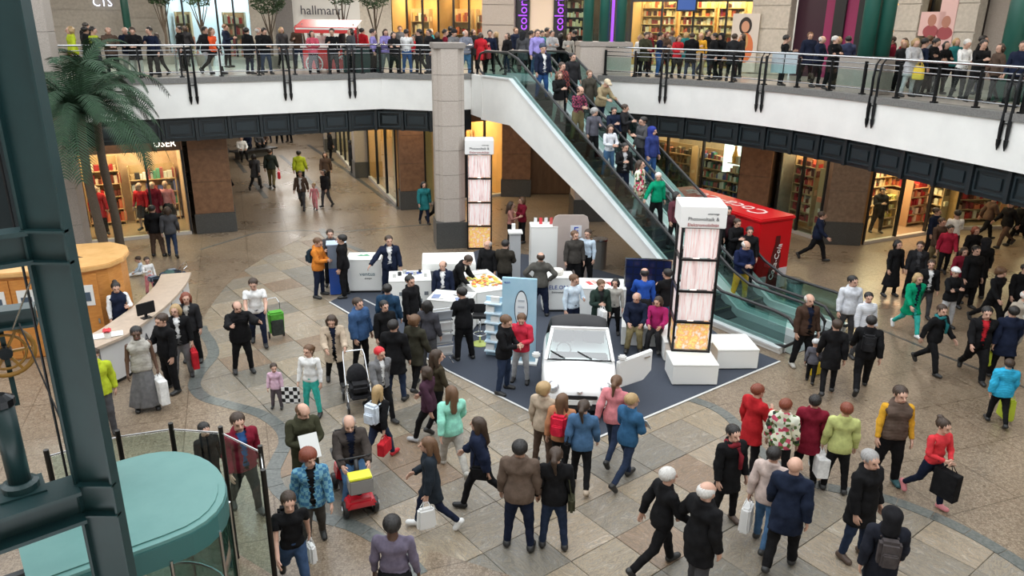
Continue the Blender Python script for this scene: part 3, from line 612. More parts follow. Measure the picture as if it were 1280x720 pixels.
for lane in (0, 1):
    wc = .62 if lane == 0 else EW-.62; k = 0; s = .2
    while s < ERUN:
        m = mb(); h = .4*UP/ERUN
        if st_me is None:
            m.box((0, .2, -h/2-.02), (1.0, .4, h+.04)); m.box((0, .02, -.01), (1.0, .03, .022), mi=1)
            for j in range(12): m.box((-.46+j*.084, .2, .006), (.03, .38, .012))
            o = m.build('step', [STEP, plain((.25, .24, .10), .5)], er); st_me = o.data
        else: o = bpy.data.objects.new('step', st_me); COL.objects.link(o); o.parent = er
        p = el(wc, s); p.z += h*.5; o.location = p; o.rotation_euler = (0, 0, EA); s += .4; k += 1
    for s, L in ((-1.3, 2.4), (ERUN+1.2, 2.0)):
        lp_ = mb().box((0, 0, 0), (1.04, L, .03)).build('landing_plate', speckle((.20, .21, .21), (.30, .31, .31), 80, .35, .1, (1, 12, 1), .6), er); lp_.location = el(wc, s, .01); lp_.rotation_euler = (0, 0, EA)
p = esc(EW/2, ERUN+1.9); 
struct('floor_landing', mb().prism([tuple(esc(-.1, ERUN)[:2]), tuple(esc(EW+.1, ERUN)[:2]), (3.1, 30.2), (3.1, 31.8), (-1.0, 31.6), (-1.75, 29.9)], UP-.35, UP-.012), GF)
struct('trim_30', mb().bar(tuple(esc(-.05, ERUN+1.75, -.62)), (-1.6, 29.8, UP-.62), .14, 1.5), FASCIA)
# ------------------------------------------------------------------ carpet, booth furniture
CPX = [(412, 378), (560, 464), (737, 552), (975, 452), (905, 424), (838, 372), (800, 352), (690, 322), (600, 312), (535, 338), (470, 348)]
cp = [tuple(at(*p)[:2]) for p in CPX]; c0 = V2(cp[1])
CARP = speckle((.034, .042, .060), (.058, .068, .090), 120, .95, .1)
crp = tag(mb().prism([(p[0], p[1]) for p in cp], .003, .014).build('exhibition_carpet', CARP), 'dark blue grey carpet laid under the whole exhibition stand', 'carpet')
for a, b in ((0, 1), (1, 2), (2, 3)):
    mb().bar((*cp[a], .012), (*cp[b], .012), .05, .012).build('edge_tape', plain((.6, .6, .58), .5), crp)
g_ = at(455, 375); h_ = at(560, 428); mb().bar((g_.x, g_.y, .018), (h_.x, h_.y, .018), .05, .008).build('edge_tape', plain((.5, .5, .5), .5), crp)
def block(name, label, cat, px, py, w, d, h, rz=0, mat=WHITE, bev=.012, group=None, z=.014, top=None, base_=None):
    """box-shaped stand furniture whose front edge centre stands at the pixel"""
    p = at(px, py, z); r = math.radians(rz); root = thing(name, label, cat, (p.x-math.sin(r)*d/2, p.y+math.cos(r)*d/2, z), r, group)
    b = .06 if base_ is None else base_
    if b: mb().box((0, 0, b/2), (w-.06, d-.06, b)).build('plinth', BLACK, root)
    mb().box((0, 0, b+(h-b-.03)/2), (w-.01, d-.01, h-b-.03)).build('body', mat, root, bevel=bev)
    mb().box((0, 0, h-.015), (w, d, .03)).build('top', top or mat, root, bevel=.006); return root
PRINT = plain((.05, .10, .35), .4); INK = plain((.05, .05, .06), .5)
t = block('counter', 'white display counter with green landscape logo on top, left in the stand', 'counter', 456, 366, 1.0, .75, 1.02, 4)
mb().prism([(-.22, .0), (-.12, .14), (-.04, .08), (.05, .18), (.14, .05), (.16, .0)], 1.02, 1.025).build('green_logo', plain((.03, .30, .13), .5), t)
text('ventus', .17, plain((.10, .18, .22), .5), t, (.1, -.376, .58)); text('energie', .07, INK, t, (.12, -.376, .45))
t = thing('information_column', 'blue and grey information column behind the two dark suited men', 'stand', at(424, 368, .014), .2)
mb().box((0, .2, .4), (.5, .42, .8)).build('lower_panel', plain((.01, .06, .30), .35), t, bevel=.01); mb().box((0, .2, 1.15), (.5, .42, .7)).build('upper_panel', plain((.16, .20, .27), .4), t, bevel=.01); mb().box((0, .2, 1.51), (.56, .46, .03)).build('top', plain((.45, .55, .7), .4), t)
t = block('display_table', 'white sample display table with product boxes and a blue oval sign', 'table', 514, 392, 1.15, .9, .95, 8)
ov_ = mb().lathe([(.0, 0), (.24, .0), (.24, .02), (.0, .021)], (0, 0, 0), 20).build('oval_sign', PRINT, t); ov_.scale = (1, .45, 1); ov_.location = (.1, .2, .953)
text('EDW', .1, WHITE, t, (.1, .2, .98), (0, 0, 0))
for i in range(7): mb().box((-.42+.14*i, -.12+.16*(i % 3), 1.0), (.09, .07, .1), .3*i).build('sample', [plain((.5, .5, .48), .4), BLACK][i % 2], t)
for i in range(6):
    mb().box((-.42+.17*i, -.452, .38+.2*(i % 2)), (.11, .01, .1), .0).build('printed_symbol', plain((.16, .18, .2), .4), t)
t = block('cabinet', 'white topped dark grey cabinet in front of the grey stone column', 'cabinet', 562, 376, 1.5, 1.1, 1.12, 6, plain((.17, .18, .20), .5), top=WHITE)
mb().box((0, 0, 1.0), (1.52, 1.12, .2)).build('white_band', WHITE, t, bevel=.01)
t = block('long_counter', 'long white counter with a tray of orange leaves and leaflets', 'counter', 618, 405, 1.0, 1.75, .95, 24)
rr = random.Random(5); m = mb()
for i in range(70): m.box((rr.uniform(-.4, .4), rr.uniform(-.55, .3), .965+rr.uniform(0, .03)), (.11, .07, .01), rr.uniform(0, 3), rr.randrange(4))
o = m.build('leaves', [plain((.75, .38, .05), .5), plain((.7, .15, .05), .5), plain((.78, .62, .12), .5), plain((.6, .6, .2), .5)], t); o['kind'] = 'stuff'
mb().box((.1, .62, .975), (.5, .3, .03)).build('leaflet_stack', plain((.8, .78, .7), .5), t)
t = block('literature_desk', 'low white desk with scattered brochures between the suited men', 'desk', 560, 420, 1.1, .8, .95, -12, base_=.04)
for i in range(6): mb().box((rr.uniform(-.42, .42), rr.uniform(-.3, .3), .956+.004*i), (.2, .28, .006), rr.uniform(-.6, .6)).build('brochure', plain([(.75, .75, .75), (.2, .25, .4), (.5, .5, .5)][i % 3], .4), t)
# leaflet rack of bent wire
t = thing('leaflet_rack', 'grey wire leaflet rack with white sheets at the carpet edge', 'rack', at(553, 452, .014), .35)
m = mb()
for x in (-.22, .22): m.tube([(x, 0, 0), (x, .0, 1.35)], .012, 6); m.tube([(x, -.2, .01), (x, .2, .01)], .012, 6)
for z in (.2, .5, .8, 1.1, 1.34): m.tube([(-.22, 0, z), (.22, 0, z)], .010, 6)
m.build('frame', STEEL, t)
for i, z in enumerate((.25, .55, .85, 1.12)):
    M_ = Matrix.Translation((0, -.1, z))@Matrix.Rotation(.5, 4, 'X'); mb().box((0, 0, .12), (.42, .012, .3), M=M_).build('leaflet', plain([(.78, .78, .78), (.55, .57, .6), (.8, .8, .8), (.35, .38, .42)][i], .4), t)
    mb().box((0, -.14, z-.02), (.44, .1, .02)).build('tray', STEEL, t)
# bar stool
def stool(px, py, label):
    t = thing('bar_stool', label, 'stool', at(px, py, .014)); mb().lathe([(.0, 0), (.21, 0), (.2, .02), (.03, .045), (.0, .05)], (0, 0, 0), 18).build('foot', plain((.45, .52, .12), .3), t, smooth=True)
    mb().tube([(0, 0, .04), (0, 0, .72)], .028, 8).build('stem', CHROME, t, smooth=True); mb().tube([(.16*math.cos(a*.6283), .16*math.sin(a*.6283), .28) for a in range(10)], .012, 6, closed=True).build('foot_ring', CHROME, t)
    mb().box((0, 0, .76), (.38, .34, .07)).build('seat', BLACK, t, bevel=.025); mb().box((0, .16, .9), (.38, .04, .22)).build('backrest', BLACK, t, bevel=.015); return t
stool(600, 430, 'black bar stool with chrome stem and lime foot beside the blue banner')
# banners and boards
t = thing('banner', 'tall pale blue banner board with an oval picture of a building', 'banner', at(648, 452, .014), math.radians(-8))
mb().box((0, 0, 1.05), (.80, .07, 2.08)).build('board', speckle((.30, .52, .66), (.42, .62, .74), 1.5, .4, 0), t, bevel=.01)
ov = mb(); n = 22; pl = [(.14*math.cos(2*math.pi*i/n), .42*math.sin(2*math.pi*i/n)) for i in range(n)]
ov.add([(x+.05, -.037, z+1.35) for x, z in pl]+[(x*1.14+.05, -.036, z*1.08+1.35) for x, z in pl], [tuple(range(n))]+[(i, n+i, n+(i+1) % n, (i+1) % n) for i in range(n)]); ov.m = [0]+[1]*n
ov.build('oval_picture', [plain((.72, .78, .80), .4), plain((.02, .03, .05), .4)], t); 
for k in range(4): mb().box((.05, -.042, 1.1+.15*k), (.15, .006, .05)).build('picture_detail', plain((.45, .5, .55), .5), t)
text('eon', .09, PRINT, t, (-.28, -.04, 1.98)); mb().box((-.06, -.04, .75), (.5, .006, .02)).box((-.1, -.04, .68), (.42, .006, .02)).build('printed_lines', plain((.8, .85, .9), .4), t)
mb().box((0, 0, .02), (.9, .35, .04)).build('foot', WHITE, t)
t = thing('leaflet_tower', 'narrow light blue and white leaflet tower left of the blue banner', 'rack', at(617, 446, .014), math.radians(-15))
mb().box((0, .1, .75), (.42, .05, 1.5)).build('back_panel', plain((.45, .65, .8), .4), t)
for k in range(6): mb().box((0, -.02, .18+.24*k), (.4, .2, .03)).build('shelf', plain((.6, .75, .85), .4), t); mb().box((-.08+.12*(k % 2), -.02, .27+.24*k), (.2, .08, .15)).build('leaflets', WHITE, t)
t = thing('display_column', 'slim grey and white display column behind the blue banner', 'stand', at(643, 357, .014), .1); mb().box((0, 0, .85), (.32, .3, 1.66)).build('body', plain((.42, .43, .44), .5), t, bevel=.01); mb().box((0, -.02, 1.7), (.42, .36, .05)).build('top', WHITE, t)
mb().box((-.05, 0, 1.83), (.10, .1, .22)).build('sample', WHITE, t)
t = block('display_plinth', 'tall white plinth with red and white cards on top behind the stand', 'plinth', 679, 352, .82, .6, 1.75, 4)
for i in range(4): mb().box((-.25+.16*i, 0, 1.86), (.1, .02, .2), .3*i-.4).build('card', plain([(.75, .75, .75), (.6, .05, .06), (.7, .7, .7), (.65, .1, .1)][i], .4), t)
t = block('counter', 'white counter with blue lettering behind the grey suited man', 'counter', 697, 390, .85, .6, 1.0, 3); text('ELE.ON', .16, PRINT, t, (.0, -.305, .72)); text('Elektromobil', .07, INK, t, (0, -.305, .58))
mb().lathe([(.0, 0), (.14, 0), (.18, .1), (.15, .16), (.0, .17)], (0, 0, 1.0), 12).build('bowl', plain((.75, .72, .66), .5), t)
t = thing('logo_board', 'beige rounded board with a blue letter under the escalator', 'board', at(711, 352, .0), .05); k = .2
pl = [(-.55, 0), (.55, 0), (.55, 1.9), (.5, 2.06), (.38, 2.12), (-.38, 2.12), (-.5, 2.06), (-.55, 1.9)]
m = mb(); m.add([(x, 0, z) for x, z in pl]+[(x, .06, z) for x, z in pl], [tuple(range(8)), tuple(range(15, 7, -1))]+[(i, (i+1) % 8, 8+(i+1) % 8, 8+i) for i in range(8)]); m.build('board', speckle((.40, .33, .30), (.50, .42, .38), 1, .35, 0), t)
mb().box((.16, -.006, 1.62), (.34, .01, .36)).build('logo_square', plain((.65, .66, .7), .4), t); text('E', .34, plain((.02, .06, .45), .4), t, (.16, -.014, 1.62)); mb().box((0, .2, .02), (1.0, .5, .04)).build('foot', STEEL, t)
t = block('counter', 'low white counter with a red printed top below the escalator', 'counter', 752, 398, 1.25, .9, .85, -3)
for i in range(6): mb().box((-.35+.14*i, .1*(i % 2), .853), (.13, .3, .004), .4).build('printed_patch', plain([(.6, .08, .08), (.75, .4, .35)][i % 2], .5), t)
t = thing('solar_panel', 'black solar panel with silver frame leaning under the escalator', 'panel', at(806, 396, .014), math.radians(-6))
mb().box((0, 0, .82), (1.2, .04, 1.64)).build('backing', plain((.012, .016, .035), .15), t)
for i in range(6):
    for j in range(8): mb().box((-.5+.2*i, -.024, .12+.2*j), (.165, .008, .165)).build('solar_cell', plain((.010, .016, .06), .12), t)
mb().box((0, 0, 1.65), (1.26, .06, .03)).box((0, 0, .015), (1.26, .06, .03)).box((-.615, 0, .82), (.03, .06, 1.64)).box((.615, 0, .82), (.03, .06, 1.64)).build('frame', STEEL, t)
CUBE_G = None
block('white_block', 'white cube in front of the picture tower, nearest the carpet edge', 'block', 868, 482, 1.02, .80, .50, 1, base_=.02)
block('white_block', 'white cube right of the picture tower next to the escalator', 'block', 921, 462, .98, .95, .50, 3, base_=.02)
block('white_block', 'white block left of the picture tower where two people sit', 'block', 806, 434, 1.2, .72, .50, -8, base_=.02)
block('white_block', 'white block under the foot of the picture tower', 'block', 862, 452, 1.25, 1.05, .49, 1, base_=.02)
# picture towers of black tube
def tower(label, loc, rz, W_, D_, H_, panels, title=True, z0=0):
    t = thing('picture_tower', label, 'tower', loc, rz)
    for x in (-W_/2, W_/2):
        for y in (-D_/2, D_/2): mb().box((x, y, H_/2), (.05, .05, H_)).build('frame_post', BLK_METAL, t)
    zs = [.03]+[H_*(i+1)/panels for i in range(panels)]
    for z in zs:
        m = mb()
        for y in (-D_/2, D_/2): m.box((0, y, z), (W_, .045, .05))
        for x in (-W_/2, W_/2): m.box((x, 0, z), (.045, D_, .05))
        m.build('frame_ring', BLK_METAL, t)
    for i in range(panels):
        za, zb = zs[i]+.04, zs[i+1]-.04; pic = picmat(i if panels > 2 else 2, panels)
        mb().box((0, -D_/2+.03, (za+zb)/2), (W_*.86, .012, zb-za)).build('picture_panel', pic, t); mb().box((W_/2-.03, 0, (za+zb)/2), (.012, D_*.8, zb-za)).build('picture_panel', pic, t)
        mb().box((-W_/2+.03, 0, (za+zb)/2), (.012, D_*.8, zb-za)).build('picture_panel', pic, t)
    lamp_ = mb().box((0, 0, H_/2), (.12, .12, H_*.95)).build('light_tube', plain((.9, .85, .8), .5, emit=(1, .82, .74), es=2.5), t)
    mb().box((0, 0, H_+.24), (W_+.16, D_+.16, .48)).build('header_box', plain((.80, .79, .77), .45), t, bevel=.015)
    if title:
        text('Photovoltaik &', W_*.135, INK, t, (0, -D_/2-.085, H_+.20)); text('Elektromobilität', W_*.125, plain((.35, .05, .05), .5), t, (0, -D_/2-.085, H_+.07)); text('unterwegs', W_*.07, INK, t, (.2, -D_/2-.085, H_+.32))
    return t
def picmat(i, n_):
    m_, ok = base(('pic', i))
    if ok: return m_
    n, l, b = nodes(m_)
    w = noise(n, l, 3, 4, stretch=(9, 9, .5)); 
    if i == 0: col = ramp(n, l, noise(n, l, 9, 4), [(.35, (.75, .65, .55)), (.5, (.75, .35, .10)), (.6, (.8, .62, .2)), (.75, (.25, .08, .03))])
    else: col = ramp(n, l, w, [(.25, (.30, .17, .17)), (.42, (.66, .50, .48)), (.6, (.78, .70, .68)), (.8, (.45, .36, .38))])
    l.new(col, b.inputs['Base Color']); b.inputs['Roughness'].default_value = .3
    l.new(col, b.inputs['Emission Color']); b.inputs['Emission Strength'].default_value = .45     # back-lit picture sheets
    return m_
q = at(864, 441, .52); tower('tall lit picture tower with white header standing on the white blocks', (q.x+.02, q.y+.45, .50), math.radians(-4), .82, .76, 2.95, 4)
q = at(598, 312, 0); tower('slim lit picture tower behind the grey stone column', (q.x+.02, q.y+.4, 0), math.radians(3), .82, .7, 3.35, 4)
# hanging blue screen and lit poster, portrait posters of the upper gallery
q = atY(907, 33.6, 2.5); t = thing('lit_poster', 'bright white lit poster with an orange bottle shape by the right shops', 'poster', (q.x, q.y-1.6, 0), -.3); mb().box((0, 0, .85), (.08, .3, 1.7)).build('stand', BLACK, t); mb().box((0, 0, 2.45), (.95, .08, 1.5)).build('light_box', plain((.9, .88, .82), .5, emit=(1, .95, .85), es=1.5), t)
mb().lathe([(.0, 0), (.1, 0), (.12, .3), (.05, .55), (.05, .7), (.0, .72)], (0, -.05, 2.1), 10).build('bottle_picture', plain((.75, .35, .05), .5), t)
q = uw(863); t = thing('screen', 'small hanging screen with blue picture in the book shop above', 'screen', (q.x-.3, q.y-.6, 8.1), dirz(uw(850), uw(880))); mb().box((0, 0, .3), (.95, .1, .55)).build('casing', BLACK, t); mb().box((0, -.055, .3), (.8, .01, .42)).build('display', plain((.02, .05, .2), .3, emit=(.08, .2, .6), es=.35), t); mb().tube([(0, 0, .55), (0, 0, 2.2)], .02, 6).build('rod', BLACK, t)
q = uw(937); t = thing('portrait_poster', 'upright poster of a dark haired woman in an orange dress', 'poster', (q.x-.35, q.y-.9, UP), dirz(uw(925), uw(950))); mb().box((0, 0, 1.25), (1.15, .06, 2.4)).build('board', plain((.62, .56, .50), .5), t)
for c_, rx, rz_, z, col, y in ((0, .27, .36, 1.95, (.02, .012, .01), -.034), (0, .17, .23, 1.92, (.55, .28, .17), -.04), (.05, .36, .62, 1.05, (.60, .16, .05), -.038), (-.02, .2, .36, 1.3, (.50, .28, .1), -.044)):
    m = mb(); m.add([(c_+rx*math.cos(a*.349), y, z+rz_*math.sin(a*.349)) for a in range(18)], [tuple(range(18))]); m.build('picture_shape', plain(col, .5), t)
for px, h0_, h1_, w_ in ((1177, 7.3, 8.1, .95), (1195, 6.6, 8.7, .62)):
    q = uw(px); t = thing('portrait_poster', 'pink lit square poster in the dark shop window above' if w_ > .9 else 'tall narrow pink lit poster in the dark shop window above', 'poster', (q.x-.5, q.y-.5, UP), dirz(uw(1170), uw(1200)))
    mb().box((0, 0, (h0_+h1_)/2-UP), (w_, .05, h1_-h0_)).build('board', plain((.55, .36, .34), .5, emit=(.9, .6, .55), es=.12), t); mb().box((0, .05, (h0_-UP)/2+.05), (.1, .05, h0_-UP+.1)).build('stand', BLACK, t)
    m = mb(); m.add([(.17*math.cos(a*.349), -.03, (h0_+h1_)/2-UP+.12+.2*math.sin(a*.349)) for a in range(18)], [tuple(range(18))]); m.add([(.3*math.cos(a*.349), -.028, (h0_+h1_)/2-UP-.25+.22*math.sin(a*.349)) for a in range(18)], [tuple(range(18))], 1); m.build('picture_shape', [plain((.38, .17, .12), .5), plain((.30, .06, .07), .5)], t)
# red kiosk at the escalator
KA, KB, KC = Vector(at(840, 268)[:2]), Vector((8.15, 21.3)), Vector((9.05, 22.35))
A_ = Vector((7.45, 21.35)); dK = Vector((-.46, .888)); nK = Vector((dK.y, -dK.x)); A_ = Vector((7.15, 21.3)); Lk = 4.6; Wk = 1.3
t = thing('drinks_kiosk', 'long red drinks kiosk with bottle pictures beside the escalator', 'kiosk', (A_.x, A_.y, 0), math.atan2(dK.y, dK.x)-math.pi/2)
mb().box((Wk/2, Lk/2, .06), (Wk-.1, Lk-.1, .12)).build('base', BLACK, t)
mb().box((Wk/2, Lk/2, 1.15), (Wk, Lk, 2.1)).build('body', RED, t, bevel=.03)
mb().box((Wk/2, Lk/2, 2.26), (Wk+.1, Lk+.1, .12)).build('roof', RED, t, bevel=.04)
text('Coca-Cola', .85, plain((.75, .55, .5), .5), t, (Wk/2, Lk/2, 2.33), (0, 0, math.radians(90)))
for y in (1.1, 1.75): mb().lathe([(.0, 0), (.11, 0), (.13, .25), (.09, .45), (.10, .75), (.045, 1.0), (.05, 1.15), (.0, 1.16)], (-.02, y, .7), 10).build('bottle_picture', plain((.45, .35, .42), .4), t)
m = mb(); prof = [(-.24, 0), (.24, 0), (.26, .45), (.16, .7), (.2, .95), (.1, 1.35), (.09, 1.6), (-.09, 1.6), (-.1, 1.35), (-.2, .95), (-.16, .7), (-.26, .45)]
m.add([(Wk/2+.1+x, -.012, .15+z) for x, z in prof], [tuple(range(12))]); m.build('bottle_picture', plain((.10, .012, .012), .3), t); text('Coca-Cola', .26, WHITE, t, (Wk/2+.1, -.016, .95), (math.pi/2, math.radians(-78), 0))
mb().box((Wk-.22, -.012, .42), (.34, .02, .62)).build('ice_picture', plain((.62, .58, .60), .4), t); mb().box((.25, -.012, .3), (.4, .02, .45)).build('ice_picture', plain((.60, .56, .58), .4), t)
# litter bin
t = thing('litter_bin', 'round teal litter bin behind the escalator landing', 'bin', at(990, 381)); mb().lathe([(.0, 0), (.2, 0), (.22, .7), (.0, .7)], n=18).build('body', plain((.08, .22, .22), .35), t, smooth=False); mb().lathe([(.0, 0), (.24, 0), (.24, .06), (.15, .12), (.0, .12)], (0, 0, .7), 18).build('lid', BLACK, t)
t = thing('litter_bin', 'grey cylindrical bin in the dark corner under the escalator', 'bin', at(748, 335)); mb().lathe([(.0, 0), (.24, 0), (.24, .95), (.0, .95)], n=18).build('body', plain((.25, .24, .22), .4, .5), t); mb().lathe([(.0, 0), (.26, 0), (.26, .05), (.0, .06)], (0, 0, .95), 18).build('lid', STEEL, t)
# ------------------------------------------------------------------ small white car
def car():
    q = at(723, 527, .014); t = thing('small_car', 'small white two seat car with black folding roof and open door', 'car', (q.x, q.y, .014), math.radians(-3))
    body = plain((.80, .80, .79), .18); blk = plain((.012, .012, .014), .25)
    # stations along the length: y, half width, sill z, belt z, crown z
    St = [(0, .46, .30, .52, .54), (.05, .62, .24, .62, .66), (.22, .72, .20, .76, .80), (.55, .77, .20, .88, .93), (.85, .78, .20, .96, 1.0), (1.4, .78, .20, .98, 1.0), (2.1, .78, .20, .99, 1.02), (2.45, .74, .22, .95, .98), (2.62, .66, .28, .85, .88), (2.68, .55, .34, .70, .72)]
    v = []; K = 14
    for y, hw, z0, z1, z2 in St:
        ring = [(-hw*.86, z0), (-hw, z0+.12), (-hw*1.0, (z0+z1)/2), (-hw*.98, z1-.07), (-hw*.90, z1), (-hw*.55, z2), (-hw*.2, z2+.012), (hw*.2, z2+.012), (hw*.55, z2), (hw*.90, z1), (hw*.98, z1-.07), (hw, (z0+z1)/2), (hw, z0+.12), (hw*.86, z0)]
        v += [(x, y, z) for x, z in ring]
    f = [(i*K+j, i*K+(j+1) % K, i*K+K+(j+1) % K, i*K+K+j) for i in range(len(St)-1) for j in range(K)]+[tuple(range(K-1, -1, -1)), tuple((len(St)-1)*K+j for j in range(K))]
    o = mb().add(v, f).build('body', body, t, smooth=True); md = o.modifiers.new('s', 'SUBSURF'); md.levels = md.render_levels = 2
    # bonnet seam, grille, lights, plate
    mb().box((0, -.015, .55), (.72, .05, .07)).build('upper_grille', blk, t, bevel=.012); mb().box((0, -.0, .33), (.86, .08, .13)).build('lower_grille', blk, t, bevel=.02)
    mb().box((0, -.05, .45), (.50, .02, .10)).build('number_plate', plain((.75, .75, .72), .4), t)
    mb().lathe([(.0, 0), (.055, 0), (.055, .015), (.0, .02)], n=16, M=Matrix.Translation((0, .0, .655))@Matrix.Rotation(math.radians(60), 4, 'X')).build('badge', CHROME, t)
    for s in (-1, 1):
        m = mb(); M_ = Matrix.Translation((s*.53, .12, .70))@Matrix.Rotation(math.radians(55), 4, 'X')@Matrix.Rotation(s*.35, 4, 'Y'); m.lathe([(.0, -.02), (.12, -.02), (.125, .02), (.06, .045), (.0, .05)], n=18, M=M_); h = m.build('headlight', [plain((.55, .57, .6), .08, .6)], t, smooth=True)
        mb().lathe([(.0, 0), (.05, 0), (.05, .02), (.0, .025)], n=12, M=Matrix.Translation((s*.50, .03, .36))@Matrix.Rotation(math.radians(90), 4, 'X')).build('fog_light', CHROME, t)
        mb().box((s*.90, .98, 1.0), (.17, .10, .12)).build('wing_mirror', body, t, bevel=.03)
        for y in (.45, 2.25):
            M_ = Matrix.Translation((s*.70, y, .29))@Matrix.Rotation(math.pi/2, 4, 'Y'); w = mb().lathe([(.0, -.09), (.24, -.09), (.29, -.06), (.29, .06), (.24, .09), (.0, .09)], n=24, M=M_).build('wheel', plain((.015, .015, .015), .6), t, smooth=False)
            M_ = Matrix.Translation((s*.79, y, .29))@Matrix.Rotation(math.pi/2, 4, 'Y'); mb().lathe([(.0, -.01), (.19, -.01), (.17, .015), (.0, .02)], n=12, M=M_).build('hub_cap', plain((.5, .5, .5), .3, .7), w)
        # pillars and side glass
        mb().bar((s*.69, .80, .98), (s*.57, 1.28, 1.50), .07, .06).build('screen_pillar', body, t)
        mb().add([(s*.70, .98, 1.0), (s*.71, 2.0, 1.02), (s*.60, 1.95, 1.46), (s*.585, 1.34, 1.47)], [(0, 1, 2, 3)]).build('side_window', GLASS_D, t)
    mb().bar((-.60, 1.28, 1.50), (.60, 1.28, 1.50), .07, .06).build('screen_header', body, t)
    mb().add([(-.66, .80, .985), (.66, .80, .985), (.56, 1.26, 1.49), (-.56, 1.26, 1.49)], [(0, 1, 2, 3)]).build('windscreen', glassmat((.72, .80, .80), 'ws', .55), t)
    for a_, b_ in (((-.67, .79, .995), (.67, .79, .995)), ((-.57, 1.265, 1.485), (.57, 1.265, 1.485)), ((-.66, .80, 1.0), (-.56, 1.265, 1.49)), ((.66, .80, 1.0), (.56, 1.265, 1.49))): mb().bar(a_, b_, .035, .02).build('screen_seal', blk, t)
    for s in (-1, 1): mb().bar((s*.28-.02, .80, 1.02), (s*.28-.32, .92, 1.13), .02).build('wiper', blk, t)
    # folded fabric roof arc
    m = mb(); v = []; n = 9
    for y, z, hw in ((1.30, 1.53, .60), (1.55, 1.58, .62), (1.85, 1.58, .64), (2.15, 1.50, .66), (2.40, 1.22, .70), (2.50, 1.0, .72)):
        v += [(hw*math.sin((j/(n-1)-.5)*math.pi), y, z-.16*(1-math.cos((j/(n-1)-.5)*math.pi))-.02*(j in (0, n-1))*5) for j in range(n)]
    m.add(v, [(i*n+j, i*n+j+1, i*n+n+j+1, i*n+n+j) for i in range(5) for j in range(n-1)]); o = m.build('fabric_roof', plain((.02, .02, .022), .8), t, smooth=True); sd = o.modifiers.new('t', 'SOLIDIFY'); sd.thickness = .04
    mb().box((0, 1.02, .96), (1.2, .3, .12)).build('dashboard', plain((.03, .03, .03), .6), t, bevel=.03)
    m = mb(); m.tube([(-.32+.15*math.cos(a*.5236), 1.18+.05*math.sin(a*.5236), 1.05+.15*math.sin(a*.5236)) for a in range(12)], .014, 6, closed=True); m.build('steering_wheel', blk, t)
    for s in (-1, 1): mb().box((s*.33, 1.75, 1.05), (.46, .16, .72)).build('car_seat', plain((.05, .05, .055), .8), t, bevel=.05)
    # open door on the right-hand side of the picture
    hp = Vector((.80, .92, 0)); ang = math.radians(38); e = Vector((math.sin(math.radians(52)), math.cos(math.radians(52)), 0))
    a, b = hp, hp+e*.98; m = mb(); nrm = Vector((e.y, -e.x, 0))*.05; pr = [(0, .32), (.75, .32), (.98, .5), (.98, .98), (0, .93)]
    v = [(a.x+e.x*u-nrm.x, a.y+e.y*u-nrm.y, z) for u, z in pr]+[(a.x+e.x*u+nrm.x, a.y+e.y*u+nrm.y, z) for u, z in pr]
    m.add(v, [(0, 1, 2, 3, 4), (9, 8, 7, 6, 5)]+[(i, (i+1) % 5, 5+(i+1) % 5, 5+i) for i in range(5)]); d = m.build('door', body, t, bevel=.02)
    mb().bar(a+e*.72+nrm*1.3+Vector((0, 0, .86)), a+e*.88+nrm*1.3+Vector((0, 0, .86)), .02, .03).build('door_handle', CHROME, d)
    return t
car()
# ------------------------------------------------------------------ information desk at the left
dk = thing('information_desk', 'curved white information desk with wooden worktop at the left', 'desk', at(165, 455))
o3 = dk.location; front = densify([tuple(at(*p)[:2]) for p in ((112, 497), (139, 484), (163, 472), (188, 452), (214, 428), (234, 402), (240, 386))], 3)
fl = [(p[0]-o3.x, p[1]-o3.y) for p in front]; bk = offs(fl, .55)
m = mb(); m.prism(fl+bk[::-1], .1, 1.0); m.build('front_panel', plain((.62, .62, .62), .4), dk); mb().prism(offs(fl, .06)+bk[::-1], 0, .1).build('plinth', BLACK, dk); mb().prism(offs(fl, -.10)+offs(fl, .65)[::-1], 1.0, 1.06).build('worktop', speckle((.42, .33, .26), (.52, .42, .33), 8, .3), dk)
P = along(fl, 1.0, .4)
for p in P: mb().box((p[0], p[1], .55), (.03, .03, .9), p[2]).build('panel_joint', plain((.15, .15, .15), .4), dk)
for i, p in enumerate(P[:-1]):
    a = Vector(p[:2]); b = Vector(P[i+1][:2]); c = (a+b)/2; rz = dirz(a, b); n = Vector((math.sin(rz), -math.cos(rz)))*.012
    if i in (0, 1): text('A', .3, INK, dk, (c.x+n.x, c.y+n.y, .6), (math.pi/2, 0, rz))
mb().box((fl[4][0]-.2, fl[4][1]+.2, 1.075), (.7, .3, .01), .5).build('notice_sheet', WHITE, dk)
def cab_pt(px, py, z): p = at(px, py, z); return p
ck = thing('wooden_service_booth', 'round fronted orange wood service booth with posters behind the desk', 'booth', (-10.95, 17.6, 0), math.radians(18))
pl = [(-1.5, -1.15), (.7, -1.15), (1.15, -.95), (1.38, -.55), (1.42, 0), (1.3, .5), (.9, .9), (-1.5, .9)]
mb().prism(pl, 0, 2.02).build('body', WOODO, ck); mb().prism([(x*1.06, y*1.08) for x, y in pl], 2.02, 2.14).build('roof_board', speckle((.55, .30, .10), (.68, .40, .16), 4, .35), ck, bevel=.02)
m = mb(); m.prism([(-.9, -.5), (.55, -.35), (-.2, .35), (-.9, .1)], 2.141, 2.146); m.build('roof_opening', plain((.03, .015, .02), .4), ck)
